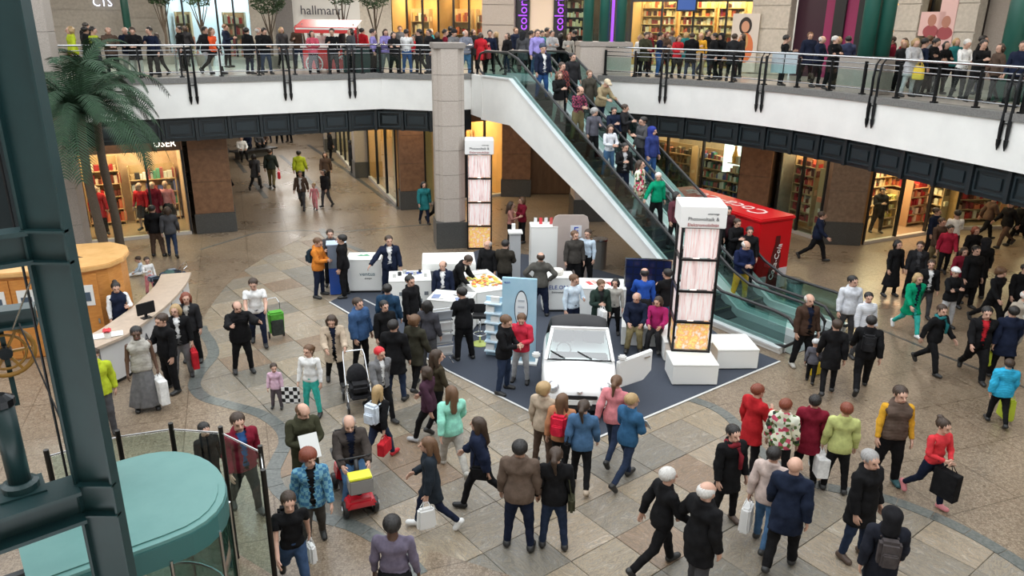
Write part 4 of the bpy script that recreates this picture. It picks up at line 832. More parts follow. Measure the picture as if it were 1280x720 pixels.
for i in range(4):
    mb().box((-1.15+.6*i, -1.17, 1.0), (.57, .04, 1.9)).build('wood_panel', speckle((.46, .17, .035), (.60, .26, .06), 5, .35, .04, (1, 1, 4)), ck)
    f_ = mb().box((-1.15+.6*i, -1.205, 1.45), (.36, .02, .5)).build('poster', plain((.72, .72, .70), .4), ck); mb().box((-1.15+.6*i, -1.218, 1.42), (.22, .008, .22)).build('poster_picture', plain((.05, .08, .12), .4), f_)
    mb().box((-1.15+.6*i+.2, -1.2, .8), (.04, .03, .12)).build('door_handle', STEEL, ck)
t = thing('flower_pot', 'small red and white potted decoration on the desk worktop', 'pot', at(135, 422, 1.06)); mb().lathe([(.0, 0), (.06, 0), (.08, .12), (.0, .12)], n=12).build('pot', WHITE, t)
m = mb(); [m.lathe([(.0, -.04), (.05, 0), (.0, .04)], (.05*math.cos(i), .05*math.sin(i), .16+.02*(i % 2)), 6) for i in range(7)]; m.build('petals', plain((.6, .03, .04), .5), t)
t = thing('monitor', 'black flat monitor on the desk beside the staff member', 'monitor', at(184, 398, 1.06), .9); mb().box((0, 0, .25), (.42, .04, .28)).build('screen', BLACK, t, bevel=.01); mb().box((0, .04, .06), (.06, .04, .12)).box((0, .04, .01), (.2, .16, .02)).build('stand', BLACK, t)
# ------------------------------------------------------------------ glass lift with teal frame
LF0 = Vector((-3.58, 5.62, 0)); LA = math.radians(38); LD = Vector((math.cos(LA), math.sin(LA), 0)); LN = Vector((-LD.y, LD.x, 0))
lf = thing('lift_framework', 'dark teal steel lift framework with girders at the left edge', 'framework', LF0)
def ibeam(a, b, w, h, name='girder', mat=None):
    a = Vector(a)-LF0; b = Vector(b)-LF0; m = mb(); m.bar(a, b, .03, h)
    for s in (-1, 1): m.bar(a+Vector((0, 0, s*h/2)), b+Vector((0, 0, s*h/2)), w, .035)
    return m.build(name, mat or TEAL, lf)
LR = 0.0
m = mb(); m.box((0, .03, 4.9), (.30, .02, 10.2)); m.box((-.155, .04, 4.9), (.02, .14, 10.2)); m.box((.155, .03, 4.9), (.02, .12, 10.2)); m.build('upright', TEAL, lf); mb().box((-.27, .22, 4.9), (.12, .03, 10.2)).build('rear_flange', TEAL, lf)
for z in (5.80, 6.05, 3.49, 3.79): mb().box((0, -.01, z), (.33, .08, .02), LR).build('stiffener', TEAL, lf)
ibeam((-3.75, 5.66, 5.92), (-5.68, 4.21, 5.92), .20, .23); ibeam((-3.74, 5.62, 3.64), (-5.85, 3.80, 3.64), .34, .28)
ibeam((-6.05, 9.0, 4.02), (-9.0, 7.6, 4.02), .26, .22)
o = LF0
mb().tube([Vector((-4.15, 5.52, 3.8))-o, Vector((-4.15, 5.52, 3.87))-o, Vector((-4.15, 5.52, 3.89))-o], [.14, .14, .10], 18).build('cylinder_foot', TEAL, lf); mb().tube([Vector((-4.15, 5.52, 3.85))-o, Vector((-4.15, 5.52, 4.62))-o], .085, 18).build('hydraulic_cylinder', TEAL, lf, smooth=True)
mb().box(Vector((-4.15, 5.52, 3.80))-o, (.34, .32, .03), LA).build('bracket_plate', TEAL, lf); mb().tube([Vector((-4.15, 5.52, 4.6))-o, Vector((-4.15, 5.52, 4.66))-o, Vector((-4.15, 5.52, 4.7))-o], [.10, .10, .04], 12).build('cylinder_head', BLK_METAL, lf)
for x, y in ((-4.95, 7.6), (-5.02, 7.7), (-5.12, 7.75), (-5.3, 8.0), (-5.42, 8.0), (-4.66, 7.2), (-5.55, 8.3), (-4.75, 7.3)): mb().tube([Vector((x, y, 0))-o, Vector((x, y, 9.8))-o], .016, 6).build('cable', BLK_METAL, lf)
mb().box(Vector((-4.80, 7.55, 4.6))-o, (.10, .18, 9.2)).build('guide_rail', BLACK, lf); mb().box(Vector((-4.52, 6.98, 4.6))-o, (.10, .10, 9.2)).build('guide_rail', BLK_METAL, lf)
mb().box(Vector((-6.25, 8.1, 7.0))-o, (2.0, .08, 3.6), LA).build('dark_backdrop', plain((.006, .012, .014), .4), lf); mb().box(Vector((-4.9, 6.2, 1.2))-o, (1.3, .08, 2.3), LA).build('dark_backdrop', plain((.008, .012, .014), .4), lf)  # dark sheets added as a backdrop so the frame's gaps stay dark
mb().tube([Vector((-4.5, 6.9, 3.1))-o, Vector((-5.6, 8.0, 4.3))-o], .009, 6).build('stay_wire', BLK_METAL, lf); mb().tube([Vector((-4.4, 7.0, 5.7))-o, Vector((-5.4, 7.6, 4.4))-o], .009, 6).build('stay_wire', STEEL, lf)
for z in (3.24, 3.08): mb().lathe([(.0, -.025), (.03, 0), (.0, .025)], Vector((-4.30, 6.70, z))-o, 8).build('indicator_lamp', plain((.9, .9, .85), .3, emit=(1, 1, .95), es=3), lf)
mb().box(Vector((-4.62, 7.35, 3.05))-o, (.16, .2, .4)).build('gear_box', BLK_METAL, lf); mb().box(Vector((-5.0, 8.0, 3.7))-o, (.12, .2, .5)).build('counterweight', BLACK, lf)
M_ = Matrix.Rotation(math.pi/2, 4, 'X')
whl = thing('sheave_wheel', 'yellow spoked lift pulley wheel behind the teal framework', 'wheel', (-6.45, 8.85, 3.55), math.radians(35)); YEL = plain((.26, .13, .018), .4)
def ringm(R, r): return mb().tube([(R*math.cos(a*.2618), 0, R*math.sin(a*.2618)) for a in range(24)], r, 8, closed=True)
ringm(.32, .032).build('rim', YEL, whl, smooth=True); ringm(.23, .018).build('inner_ring', YEL, whl, smooth=True); mb().lathe([(.0, -.08), (.08, -.08), (.08, .08), (.0, .08)], n=14, M=M_).build('hub', BLK_METAL, whl)
for k in range(6): a = k*math.pi/3; mb().bar((0, 0, 0), (.31*math.cos(a), 0, .31*math.sin(a)), .045, .03).build('spoke', YEL, whl)
mb().bar((0, .06, -.78), (0, .06, .5), .06, .04).build('hanger', TEAL, whl)
Rc = .95
lc = thing('lift_cab', 'glass lift cab with a pale teal rounded roof beside the steel framework', 'lift', (-4.09, 7.12, 0), LA)
arc = [(-1.15, -Rc)]+[(.06+.84*math.cos(a)**.8 if math.cos(a) > .01 else .06, Rc*math.sin(a)) for a in [math.radians(-90+i*12) for i in range(16)]]+[(-1.15, Rc)]
mb().prism(arc, 2.30, 2.56).build('roof_edge', plain((.03, .12, .115), .4), lc); mb().prism([(x*.985, y*.985) for x, y in arc], 2.56, 2.60).build('roof_rim', TEAL_L, lc); mb().prism([(x*.90 if x > 0 else x, y*.90) for x, y in arc], 2.60, 2.615).build('roof_panel', TEAL_L, lc)
for i in range(1, len(arc)-2, 3):
    a, b = arc[i], arc[min(i+3, len(arc)-2)]; c = ((a[0]+b[0])/2, (a[1]+b[1])/2); L = math.hypot(b[0]-a[0], b[1]-a[1]); mb().box((c[0], c[1], 1.25), (L-.04, .014, 2.1), dirz(a, b)).build('glass_pane', GLASS_D, lc); mb().tube([(a[0], a[1], .1), (a[0], a[1], 2.35)], .02, 6).build('mullion', STEEL, lc)
mb().prism(arc, .05, .16).build('cab_floor', plain((.12, .09, .06), .5), lc); mb().tube([(x*.93, y*.93, 1.0) for x, y in arc[1:-1]], .02, 6).build('handrail', STEEL, lc, smooth=True); mb().box((-1.1, 0, 1.25), (.06, 1.7, 2.2)).build('rear_wall', plain((.05, .09, .09), .4), lc)
ge = thing('glass_enclosure', 'curved glass enclosure with slim dark posts beyond the lift cab', 'enclosure', (-4.3, 9.3, 0))
ar = [Vector(p)-Vector((-4.3, 9.3)) for p in ((-6.1, 8.7), (-5.42, 9.22), (-4.78, 9.44), (-4.05, 9.36), (-3.34, 8.87), (-3.12, 8.3))]
for p in ar: mb().tube([(p[0], p[1], 0), (p[0], p[1], 2.22)], .035, 8).build('post', plain((.02, .018, .016), .3, .6), ge)
for a, b in zip(ar[:-1], ar[1:]):
    c = (a+b)/2; mb().box((c[0], c[1], 1.10), ((b-a).length-.08, .014, 2.0), dirz(a, b)).build('glass_pane', GLASS, ge)
mb().tube([(p[0], p[1], 2.12) for p in ar], .012, 6).build('top_rail', STEEL, ge)
# ------------------------------------------------------------------ palm and gallery trees
PALMG = speckle((.006, .026, .010), (.018, .058, .022), 8, .8, .1); PALMT = speckle((.05, .035, .022), (.13, .10, .07), 20, .8, .4, (1, 1, 8))
def palm(loc, trunk_h, n, L, label, seed, sd=1.0, group=None):
    rr = random.Random(seed); t = thing('palm_tree', label, 'palm', loc, 0, group)
    pts = [(.05*math.sin(z*1.3), .04*math.cos(z), z) for z in [trunk_h*i/14 for i in range(15)]]
    mb().tube(pts, [.14-.04*i/14+(.012 if i % 2 else 0) for i in range(15)], 10).build('trunk', PALMT, t, smooth=True)
    for k in range(n):
        az = k*2.39996+rr.uniform(-.2, .2); el_ = math.radians(12+62*(k/n)+rr.uniform(-8, 8)); ln = L*rr.uniform(.8, 1.12); nseg = 13; p = Vector((0, 0, trunk_h-.05)); d = Vector((math.cos(az)*math.cos(el_), math.sin(az)*math.cos(el_), math.sin(el_))); P = [p.copy()]
        for i in range(nseg): d = (d+Vector((0, 0, -.07-.022*i))).normalized(); p = p+d*(ln/nseg); P.append(p.copy())
        m = mb(); m.tube(P, [.02*(1-i/(nseg+2)) for i in range(nseg+1)], 4)
        v = []; f = []
        for i in range(1, nseg*3):
            u = i/3; a = P[int(u)].lerp(P[min(int(u)+1, nseg)], u-int(u)); tg = (P[min(int(u)+1, nseg)]-P[int(u)]).normalized() if int(u) < nseg else tg
            side = tg.cross(Vector((0, 0, 1))).normalized(); ll = ln*.17*math.sin(math.pi*min(1, .15+u/nseg*.83))**.6+.05
            for s in (-1, 1):
                q = a+side*(s*ll*.80)+tg*(ll*.60)+Vector((0, 0, -ll*.25)); mid = a.lerp(q, .5)+Vector((0, 0, .03)); w = tg*.019*sd; o = len(v)
                v += [a-w, a+w, mid+w*1.2, mid-w*1.2, q]; f += [(o, o+1, o+2, o+3), (o+3, o+2, o+4)]
        m.add(v, f); m.build('frond', PALMG, t)
    return t
palm((-11.75, 20.9, 0), 5.15, 46, 2.9, 'tall dark green palm tree in front of the left stone pillar', 4)
palm((-12.9, 23.9, 0), 6.0, 20, 2.0, 'second palm crown rising behind the tall palm at the left railing', 9)
LEAFG = speckle((.012, .035, .010), (.035, .085, .025), 9, .6, .1)
def tree(px, Y, label, h=3.4, rad=1.0, seed=1):
    q = atY(px, Y, UP+2); rr = random.Random(seed); t = thing('potted_tree', label, 'tree', (q.x, Y, UP))
    mb().lathe([(.0, 0), (.32, 0), (.4, .5), (.36, .5), (.34, .44), (.0, .44)], n=16).build('pot', plain((.25, .23, .2), .6), t); mb().tube([(0, 0, .4), (.05, 0, 1.2), (0, .03, h-.5)], [.07, .06, .03], 8).build('trunk', PALMT, t)
    m = mb(); 
    for i in range(5):
        a = i*1.256; m.tube([(0, 0, h*.45), (rad*.6*math.cos(a), rad*.6*math.sin(a), h-.2+.2*(i % 2))], [.03, .012], 5)
    m.build('branch', PALMT, t); m = mb()
    for i in range(900):
        th, u = rr.uniform(0, 6.28), rr.uniform(-1, 1); r_ = rad*rr.uniform(.35, 1)**.5; s = math.sqrt(1-u*u); p = Vector((r_*s*math.cos(th), r_*s*math.sin(th), h+.1+u*r_*.9)); a, b = Vector((rr.uniform(-1, 1), rr.uniform(-1, 1), rr.uniform(-.6, .6))).normalized()*.10, Vector((rr.uniform(-1, 1), rr.uniform(-1, 1), rr.uniform(-.6, .6))).normalized()*.045
        m.add([p-a, p+b, p+a, p-b], [(0, 1, 2, 3)])
    o = m.build('foliage', LEAFG, t); o['kind'] = 'stuff'
tree(203, 36, 'slender potted tree in front of the white upper shop', 3.0, .7, 1); tree(250, 35, 'potted tree with dark crown above the orange dressed visitor', 3.1, .85, 5); tree(336, 34, 'potted tree in front of the dark pillar on the upper gallery', 2.7, .75, 2); tree(428, 36, 'leafy potted tree behind the red snack cart, left one', 3.2, .8, 3); tree(468, 36, 'leafy potted tree behind the red snack cart, right one', 3.1, .85, 4)
# red snack cart on the gallery
q = atY(414, 31.8, UP+1); t = thing('snack_cart', 'red and white snack cart with awning on the upper gallery', 'cart', (q.x, 31.8, UP)); Rm = plain((.62, .03, .03), .4)
mb().box((0, 0, .55), (2.1, .8, .8)).build('body', Rm, t, bevel=.03); mb().box((0, -.05, .98), (2.2, .95, .06)).build('counter_top', plain((.7, .65, .6), .4), t)
for x in (-1.0, 1.0):
    for y in (-.4, .4): mb().tube([(x, y, .9), (x, y, 1.85)], .025, 6).build('awning_post', STEEL, t)
for k in range(8): mb().add([(-1.2+.3*k, -.8, 1.72), (-.9+.3*k, -.8, 1.72), (-.9+.3*k, .5, 2.0), (-1.2+.3*k, .5, 2.0), (-1.2+.3*k, -.8, 1.50), (-.9+.3*k, -.8, 1.50)], [(0, 1, 2, 3), (0, 1, 5, 4)]).build('awning_strip', Rm, t)
mb().box((0, -.81, 1.66), (2.3, .01, .06)).build('awning_stripe', WHITE, t)
for x in (-.6, .6):
    w = ringm(.32, .03).build('wheel', WHITE, t, smooth=True); w.location = (x, -.46, .34)
    for k in range(6): a = k*math.pi/3; mb().bar((0, 0, 0), (.31*math.cos(a), 0, .31*math.sin(a)), .02).build('spoke', WHITE, w)
    mb().lathe([(.0, -.02), (.2, -.02), (.2, .02), (.0, .02)], n=14, M=M_).build('wheel_disc', Rm, w)
q = atY(505, 34.5, UP+1); block_ = thing('waste_container', 'dark green waste container on the gallery behind the railing', 'container', (atY(455, 31.4, UP).x, 31.4, UP)); mb().box((0, 0, .5), (1.5, .6, .96)).build('body', plain((.02, .05, .045), .5), block_, bevel=.03); mb().box((0, 0, 1.0), (1.55, .65, .06)).build('lid', BLACK, block_)
t = thing('notice_stand', 'pale notice stand with two grey sheets at the right railing', 'sign', (atY(978, 25.6, UP).x, 25.75, UP), -.7); mb().box((-.22, 0, .85), (.40, .02, .66)).build('notice', plain((.45, .52, .56), .4), t); mb().box((.22, 0, .85), (.40, .02, .66)).build('notice', plain((.45, .52, .56), .4), t); mb().tube([(0, .02, 0), (0, .02, 1.2)], .02, 6).build('stand', BLK_METAL, t)
q = atY(120, 27.5, UP); t = thing('cafe_table', 'light cafe table behind the left gallery railing', 'table', (atY(218, 29.5, UP+.8).x, 29.5, UP)); mb().lathe([(.0, 0), (.55, 0), (.55, .03), (.0, .03)], (0, 0, .98), 20).build('table_top', plain((.6, .56, .5), .4), t); mb().tube([(0, 0, 0), (0, 0, .98)], .04, 8).build('leg', STEEL, t)
# ------------------------------------------------------------------ people
def rot_ax(ax, a):
    ax = np.array(ax, float); ax /= np.linalg.norm(ax); c, s = math.cos(a), math.sin(a); x, y, z = ax
    return np.array([[c+x*x*(1-c), x*y*(1-c)-z*s, x*z*(1-c)+y*s],
                     [y*x*(1-c)+z*s, c+y*y*(1-c), y*z*(1-c)-x*s],
                     [z*x*(1-c)-y*s, z*y*(1-c)+x*s, c+z*z*(1-c)]])
AD = np.array([math.sin(math.radians(40)), 0, -math.cos(math.radians(40))])
def armpt(s, t, y=0.0, n=0.0):                      # point at distance t along the resting arm of side s
    p = np.array([.175, .01, 1.425]) + AD*t + np.array([0, y, 0]) + np.array([AD[2], 0, -AD[0]])*(-n)
    return np.array([p[0]*s, p[1], p[2]])
J = {'pelvis': (0, 0, .95), 'chest': (0, .005, 1.12), 'head': (0, .02, 1.50)}
for s, S in ((1, 'L'), (-1, 'R')):
    J['ua'+S] = armpt(s, 0); J['fa'+S] = armpt(s, .29); J['ha'+S] = armpt(s, .55)
    J['th'+S] = (.092*s, 0, .92); J['sh'+S] = (.10*s, -.005, .50); J['ft'+S] = (.105*s, .02, .085)
J = {k: np.array(v, float) for k, v in J.items()}
BONES = ['pelvis', 'chest', 'head'] + [b+S for S in 'LR' for b in ('ua', 'fa', 'ha', 'th', 'sh', 'ft')]
PAR = {'chest': 'pelvis', 'head': 'chest'}
for S in 'LR':
    PAR.update({'ua'+S: 'chest', 'fa'+S: 'ua'+S, 'ha'+S: 'fa'+S, 'th'+S: 'pelvis', 'sh'+S: 'th'+S, 'ft'+S: 'sh'+S})
def bone_segs():
    d = {'pelvis': ((0, 0, .93), (0, 0, 1.06), .13), 'chest': ((0, 0, 1.2), (0, 0, 1.40), .15), 'head': ((0, 0, 1.53), (0, 0, 1.66), .08)}
    for s, S in ((1, 'L'), (-1, 'R')):
        d['ua'+S] = (armpt(s, .03), armpt(s, .27), .045); d['fa'+S] = (armpt(s, .31), armpt(s, .53), .035)
        d['ha'+S] = (armpt(s, .57), armpt(s, .72), .03)
        d['th'+S] = ((.092*s, 0, .86), (.10*s, 0, .53), .075); d['sh'+S] = ((.10*s, 0, .47), (.105*s, .01, .12), .05)
        d['ft'+S] = ((.105*s, .03, .05), (.115*s, -.12, .03), .04)
    return d
SEGS = bone_segs()
def weights(co, tau):
    D = []
    for b in BONES:
        a, c, r = SEGS[b]; a = np.array(a, float); c = np.array(c, float)
        t = np.clip(((co-a)@(c-a))/((c-a)@(c-a)), 0, 1)
        D.append(np.linalg.norm(co-(a+t[:, None]*(c-a)), axis=1)-r)
    D = np.array(D).T
    tt = tau*np.ones(len(co)); arm = (np.abs(co[:, 0]) > .20)
    tt[arm] = min(tau, .022)
    W = np.exp(-(D-D.min(axis=1, keepdims=True))/tt[:, None])
    return W/W.sum(axis=1, keepdims=True)
# signed distance primitives: ('c', a, b, ra, rb, ysq)  round cone, ysq squeezes y;  ('e', centre, radii)
def field(prims, lo, hi, h, k):
    n = [int((hi[i]-lo[i])/h)+1 for i in range(3)]
    F = np.full(n, 1.0, np.float32)
    ax = [np.float32(lo[i])+np.arange(n[i], dtype=np.float32)*np.float32(h) for i in range(3)]
    for p in prims:
        kk = k
        if p[0] == 'c':
            a, b, ra, rb = np.array(p[1], float), np.array(p[2], float), p[3], p[4]; sq = p[5] if len(p) > 5 else 1.0
            kk = p[6] if len(p) > 6 else k
            m = max(ra, rb)*max(1, sq)+kk+2*h; pl, ph = np.minimum(a, b)-m, np.maximum(a, b)+m
        else:
            c, r = np.array(p[1], float), np.array(p[2], float); kk = p[3] if len(p) > 3 else k
            pl, ph = c-r-abs(kk)-2*h, c+r+abs(kk)+2*h
        i0 = [max(0, int((pl[i]-lo[i])/h)) for i in range(3)]; i1 = [min(n[i], int((ph[i]-lo[i])/h)+2) for i in range(3)]
        if any(i1[i] <= i0[i] for i in range(3)): continue
        X = ax[0][i0[0]:i1[0], None, None]; Y = ax[1][None, i0[1]:i1[1], None]; Z = ax[2][None, None, i0[2]:i1[2]]
        if p[0] == 'c':
            Yq = (Y-a[1])/sq+a[1]; d = b-a; d[1] /= sq; L = float(d@d)+1e-9
            t = np.clip(((X-a[0])*d[0]+(Yq-a[1])*d[1]+(Z-a[2])*d[2])/L, 0, 1)
            q = np.sqrt((X-a[0]-t*d[0])**2+(Yq-a[1]-t*d[1])**2+(Z-a[2]-t*d[2])**2)-(ra+(rb-ra)*t)
            q = q*min(1, sq)
        else:
            rr = np.sqrt(((X-c[0])/r[0])**2+((Y-c[1])/r[1])**2+((Z-c[2])/r[2])**2)
            q = (rr-1)*float(min(r))
        sub = F[i0[0]:i1[0], i0[1]:i1[1], i0[2]:i1[2]]
        if kk < 0:                                       # carve
            F[i0[0]:i1[0], i0[1]:i1[1], i0[2]:i1[2]] = np.maximum(sub, -q)
        else:
            hh = np.maximum(kk-np.abs(sub-q), 0)/max(kk, 1e-6)
            F[i0[0]:i1[0], i0[1]:i1[1], i0[2]:i1[2]] = np.minimum(sub, q)-hh*hh*kk*.25
    return F, ax
def surface_net(F, ax):
    S = F < 0; n = F.shape
    # cells
    acc = np.zeros((n[0]-1, n[1]-1, n[2]-1, 3), np.float32); cnt = np.zeros((n[0]-1, n[1]-1, n[2]-1), np.float32)
    for axis in range(3):
        o = [i for i in range(3) if i != axis]
        A = np.take(F, range(n[axis]-1), axis); B = np.take(F, range(1, n[axis]), axis)
        cr = (A < 0) != (B < 0); idx = np.argwhere(cr)
        t = A[cr]/(A[cr]-B[cr]); pos = idx.astype(np.float32); pos[:, axis] += t
        for da in (0, 1):
            for db in (0, 1):
                c = idx.copy(); c[:, o[0]] -= da; c[:, o[1]] -= db
                ok = (c >= 0).all(axis=1) & (c[:, 0] < n[0]-1) & (c[:, 1] < n[1]-1) & (c[:, 2] < n[2]-1)
                cc = c[ok]; np.add.at(acc, (cc[:, 0], cc[:, 1], cc[:, 2]), pos[ok]); np.add.at(cnt, (cc[:, 0], cc[:, 1], cc[:, 2]), 1)
    m = cnt > 0; vid = np.full(cnt.shape, -1, np.int64); vid[m] = np.arange(m.sum())
    V = acc[m]/cnt[m][:, None]
    h = ax[0][1]-ax[0][0]; V = V*h+np.array([ax[0][0], ax[1][0], ax[2][0]])
    Q = []
    for axis in range(3):
        o = [(axis+1) % 3, (axis+2) % 3]
        A = np.take(S, range(n[axis]-1), axis); B = np.take(S, range(1, n[axis]), axis)
        idx = np.argwhere(A != B); fl = A[A != B]
        ok = (idx[:, o[0]] > 0) & (idx[:, o[1]] > 0) & (idx[:, o[0]] < n[o[0]]-1) & (idx[:, o[1]] < n[o[1]]-1)
        idx = idx[ok]; fl = fl[ok]; qs = []
        for da, db in ((1, 1), (0, 1), (0, 0), (1, 0)):
            c = idx.copy(); c[:, o[0]] -= da; c[:, o[1]] -= db; qs.append(vid[c[:, 0], c[:, 1], c[:, 2]])
        q = np.array(qs).T; q[~fl] = q[~fl][:, ::-1]; Q.append(q)
    return V, np.concatenate(Q)
def decimate(V, Q, target):
    me = bpy.data.meshes.new('t'); me.from_pydata(V.tolist(), [], Q.tolist()); me.update()
    o = bpy.data.objects.new('t', me); bpy.context.scene.collection.objects.link(o)
    md = o.modifiers.new('d', 'DECIMATE'); md.ratio = min(1, target/(2.0*len(Q)))
    dg = bpy.context.evaluated_depsgraph_get(); ev = o.evaluated_get(dg); m2 = ev.to_mesh()
    co = np.empty(len(m2.vertices)*3, np.float64); m2.vertices.foreach_get('co', co); co = co.reshape(-1, 3)
    m2.calc_loop_triangles(); tr = np.empty(len(m2.loop_triangles)*3, np.int32); m2.loop_triangles.foreach_get('vertices', tr)
    ev.to_mesh_clear(); bpy.data.objects.remove(o); bpy.data.meshes.remove(me)
    return co, tr.reshape(-1, 3)
def limbs(g, kind):                                   # clothing primitives, g = looseness in metres
    P = []
    if 'torso' in kind:
        P += [('c', (-.115, .0, 1.36), (.115, .0, 1.36), .085+g, .085+g, 1.05), ('c', (0, 0, 1.34), (0, -.005, 1.08), .125+g, .118+g, .80),
              ('c', (-.05, 0, 1.10), (.05, 0, 1.10), .09+g, .09+g, 1.0), ('c', (-.055, .008, .95), (.055, .008, .95), .11+g, .11+g, .95),
              ('c', (0, .01, 1.42), (0, .005, 1.475), .075+g, .058+g, .95)]
    for s in (1, -1):
        if 'sleeve' in kind:
            P += [('c', armpt(s, -.01), armpt(s, .28), .055+g, .045+g), ('c', armpt(s, .28), armpt(s, .545), .045+g, .034+g)]
        if 'short' in kind: P += [('c', armpt(s, -.01), armpt(s, .17), .055+g, .055+g)]
        if 'leg' in kind:
            P += [('c', (.075*s, .01, .88), (.10*s, -.004, .50), .098+g, .060+g), ('c', (.10*s, 0, .50), (.105*s, .018, .085), .060+g, .045+g*1.3)]
    if 'hip' in kind: P += [('c', (-.055, .012, .95), (.055, .012, .95), .105+g, .105+g, .95), ('c', (0, 0, 1.0), (0, 0, 1.06), .12+g*.5, .11, .82)]
    return P
def body_prims(detail=True):
    P = limbs(0, 'torso leg hip sleeve')
    P = [tuple(list(p[:3])+[p[3]*.80, p[4]*.80]+list(p[5:])) for p in P]
    P += [('c', (0, .02, 1.44), (0, .012, 1.56), .058, .052)]
    P += [('e', (0, .022, 1.665), (.074, .094, .090), .01), ('c', (0, -.028, 1.655), (0, -.045, 1.575), .058, .040, .9, .03),
          ('c', (-.025, -.055, 1.578), (.025, -.055, 1.578), .022, .022, 1, .02),
          ('c', (0, -.086, 1.648), (0, -.112, 1.612), .009, .015, 1, .01), ('c', (-.03, -.073, 1.665), (.03, -.073, 1.665), .014, .014, 1, .015),
          ('c', (-.013, -.088, 1.586), (.013, -.088, 1.586), .009, .009, 1, .006)]
    for s in (1, -1):
        P += [('e', (.033*s, -.088, 1.645), (.014, .010, .010), -.001), ('e', (.076*s, .012, 1.637), (.010, .020, .032), .004)]
        P += [('e', (.031*s, -.076, 1.644), (.012, .012, .011), .002)]
        # palm, four fingers of different lengths bent inwards, thumb from the side of the palm
        P += [('c', armpt(s, .56, -.012), armpt(s, .625, -.018), .020, .019, 1, .008), ('c', armpt(s, .56, .014), armpt(s, .625, .020), .019, .017, 1, .008)]
        for y, L in ((-.030, .070), (-.010, .080), (.010, .074), (.028, .058)):
            a = armpt(s, .63, y); b = armpt(s, .63+L*.5, y*1.12, -.008); c = armpt(s, .63+L*.92, y*1.05, -.028)
            P += [('c', a, b, .0105, .0095, 1, .002), ('c', b, c, .0095, .0078, 1, .002)]
        a = armpt(s, .575, -.028); b = armpt(s, .61, -.056, -.008); c = armpt(s, .64, -.064, -.018)
        P += [('c', a, b, .014, .011, 1, .004), ('c', b, c, .011, .009, 1, .002)]
        P += [('c', (.105*s, .03, .05), (.115*s, -.105, .034), .030, .022, 1, .02)]
    return P
def clip(F, ax, f):
    X = ax[0][:, None, None]; Y = ax[1][None, :, None]; Z = ax[2][None, None, :]
    return np.maximum(F, f(X, Y, Z).astype(np.float32))
def warp(F, ax, amp, f):
    X = ax[0][:, None, None]; Y = ax[1][None, :, None]; Z = ax[2][None, None, :]
    return F+np.float32(amp)*f(X, Y, Z).astype(np.float32)
fold = lambda X, Y, Z: np.sin(Z*38+X*21+np.sin(X*30+Y*17)*1.6)*np.cos(Y*26+X*14+Z*9)+.5*np.sin(Z*85+X*60)*np.cos(X*50-Z*30)
quilt = lambda X, Y, Z: -np.abs(np.sin((Z+np.abs(X)*.35)*52))
LO, HI = (-.74, -.26, -.01), (.74, .26, 1.82)
def t_body():
    F, ax = field(body_prims(), (-.71, -.19, -.005), (.71, .15, 1.78), .0068, .03); return surface_net(F, ax)
def t_top(g, hem, kind='torso sleeve', sleeve=.535, flare=0, w=(.004, fold), neck=1.50, collar=False):
    P = limbs(g, kind)
    if collar: P += [('c', (0, .015, 1.46), (0, .02, 1.515), .072+g, .074+g, 1.05)]
    if hem < .88:                                      # coat skirt
        P += [('c', (-.05-flare*.3, .012, hem-.1), (.05+flare*.3, .012, hem-.1), .125+g+flare, .125+g+flare, .85), ('c', (0, .01, .98), (0, .01, hem-.1), .15+g, .165+g+flare, .80)]
    F, ax = field(P, LO, HI, .0125, .045)
    F = warp(F, ax, *w)
    F = clip(F, ax, lambda X, Y, Z: np.maximum(hem-Z+.0*X*Y, Z-neck-(.03 if collar else 0)-np.maximum(0, Y)*.25+0*X))
    lim = sleeve if 'sleeve' in kind else .165
    F = clip(F, ax, lambda X, Y, Z: np.where(np.abs(X) > .19, (np.abs(X)-.175)*AD[0]+(Z-1.425)*AD[2]-lim+Y*0, -1.0))
    return surface_net(F, ax)
def t_legs(g, top=1.04, bottom=.075, taper=False):
    P = limbs(g, 'leg hip')
    F, ax = field(P, (-.32, -.22, -.01), (.32, .22, 1.1), .0115, .03)
    F = warp(F, ax, .0035, fold)
    F = clip(F, ax, lambda X, Y, Z: np.maximum(bottom-Z, Z-top)+0*X*Y)
    return surface_net(F, ax)
def t_skirt(hem, r):
    P = [('c', (-.05, .01, .97), (.05, .01, .97), .11, .11, .9), ('c', (-.03, .01, .9), (-.04, .01, hem-.1), .13, r, .85), ('c', (.03, .01, .9), (.04, .01, hem-.1), .13, r, .85)]
    F, ax = field(P, (-.42, -.36, 0), (.42, .36, 1.1), .014, .05)
    F = warp(F, ax, .010, lambda X, Y, Z: np.sin(np.arctan2(Y, X)*11+Z*3)*np.clip(1.05-Z, 0, 1))
    F = clip(F, ax, lambda X, Y, Z: np.maximum(hem-Z, Z-1.03)+0*X*Y)
    return surface_net(F, ax)
def t_shoe(s):
    P = [('c', (.105*s, .045, .045), (.118*s, -.115, .038), .046, .044, 1, .02), ('c', (.105*s, .03, .06), (.105*s, .018, .10), .046, .047, 1, .03),
         ('c', (.108*s, -.02, .055), (.115*s, -.10, .035), .042, .036, 1, .02)]
    F, ax = field(P, (.02*s if s > 0 else -.21, -.20, -.02), (.21 if s > 0 else -.02, .12, .13), .009, .02)
    F = clip(F, ax, lambda X, Y, Z: np.maximum(0.0-Z, Z-.105)+0*X*Y)
    return surface_net(F, ax)
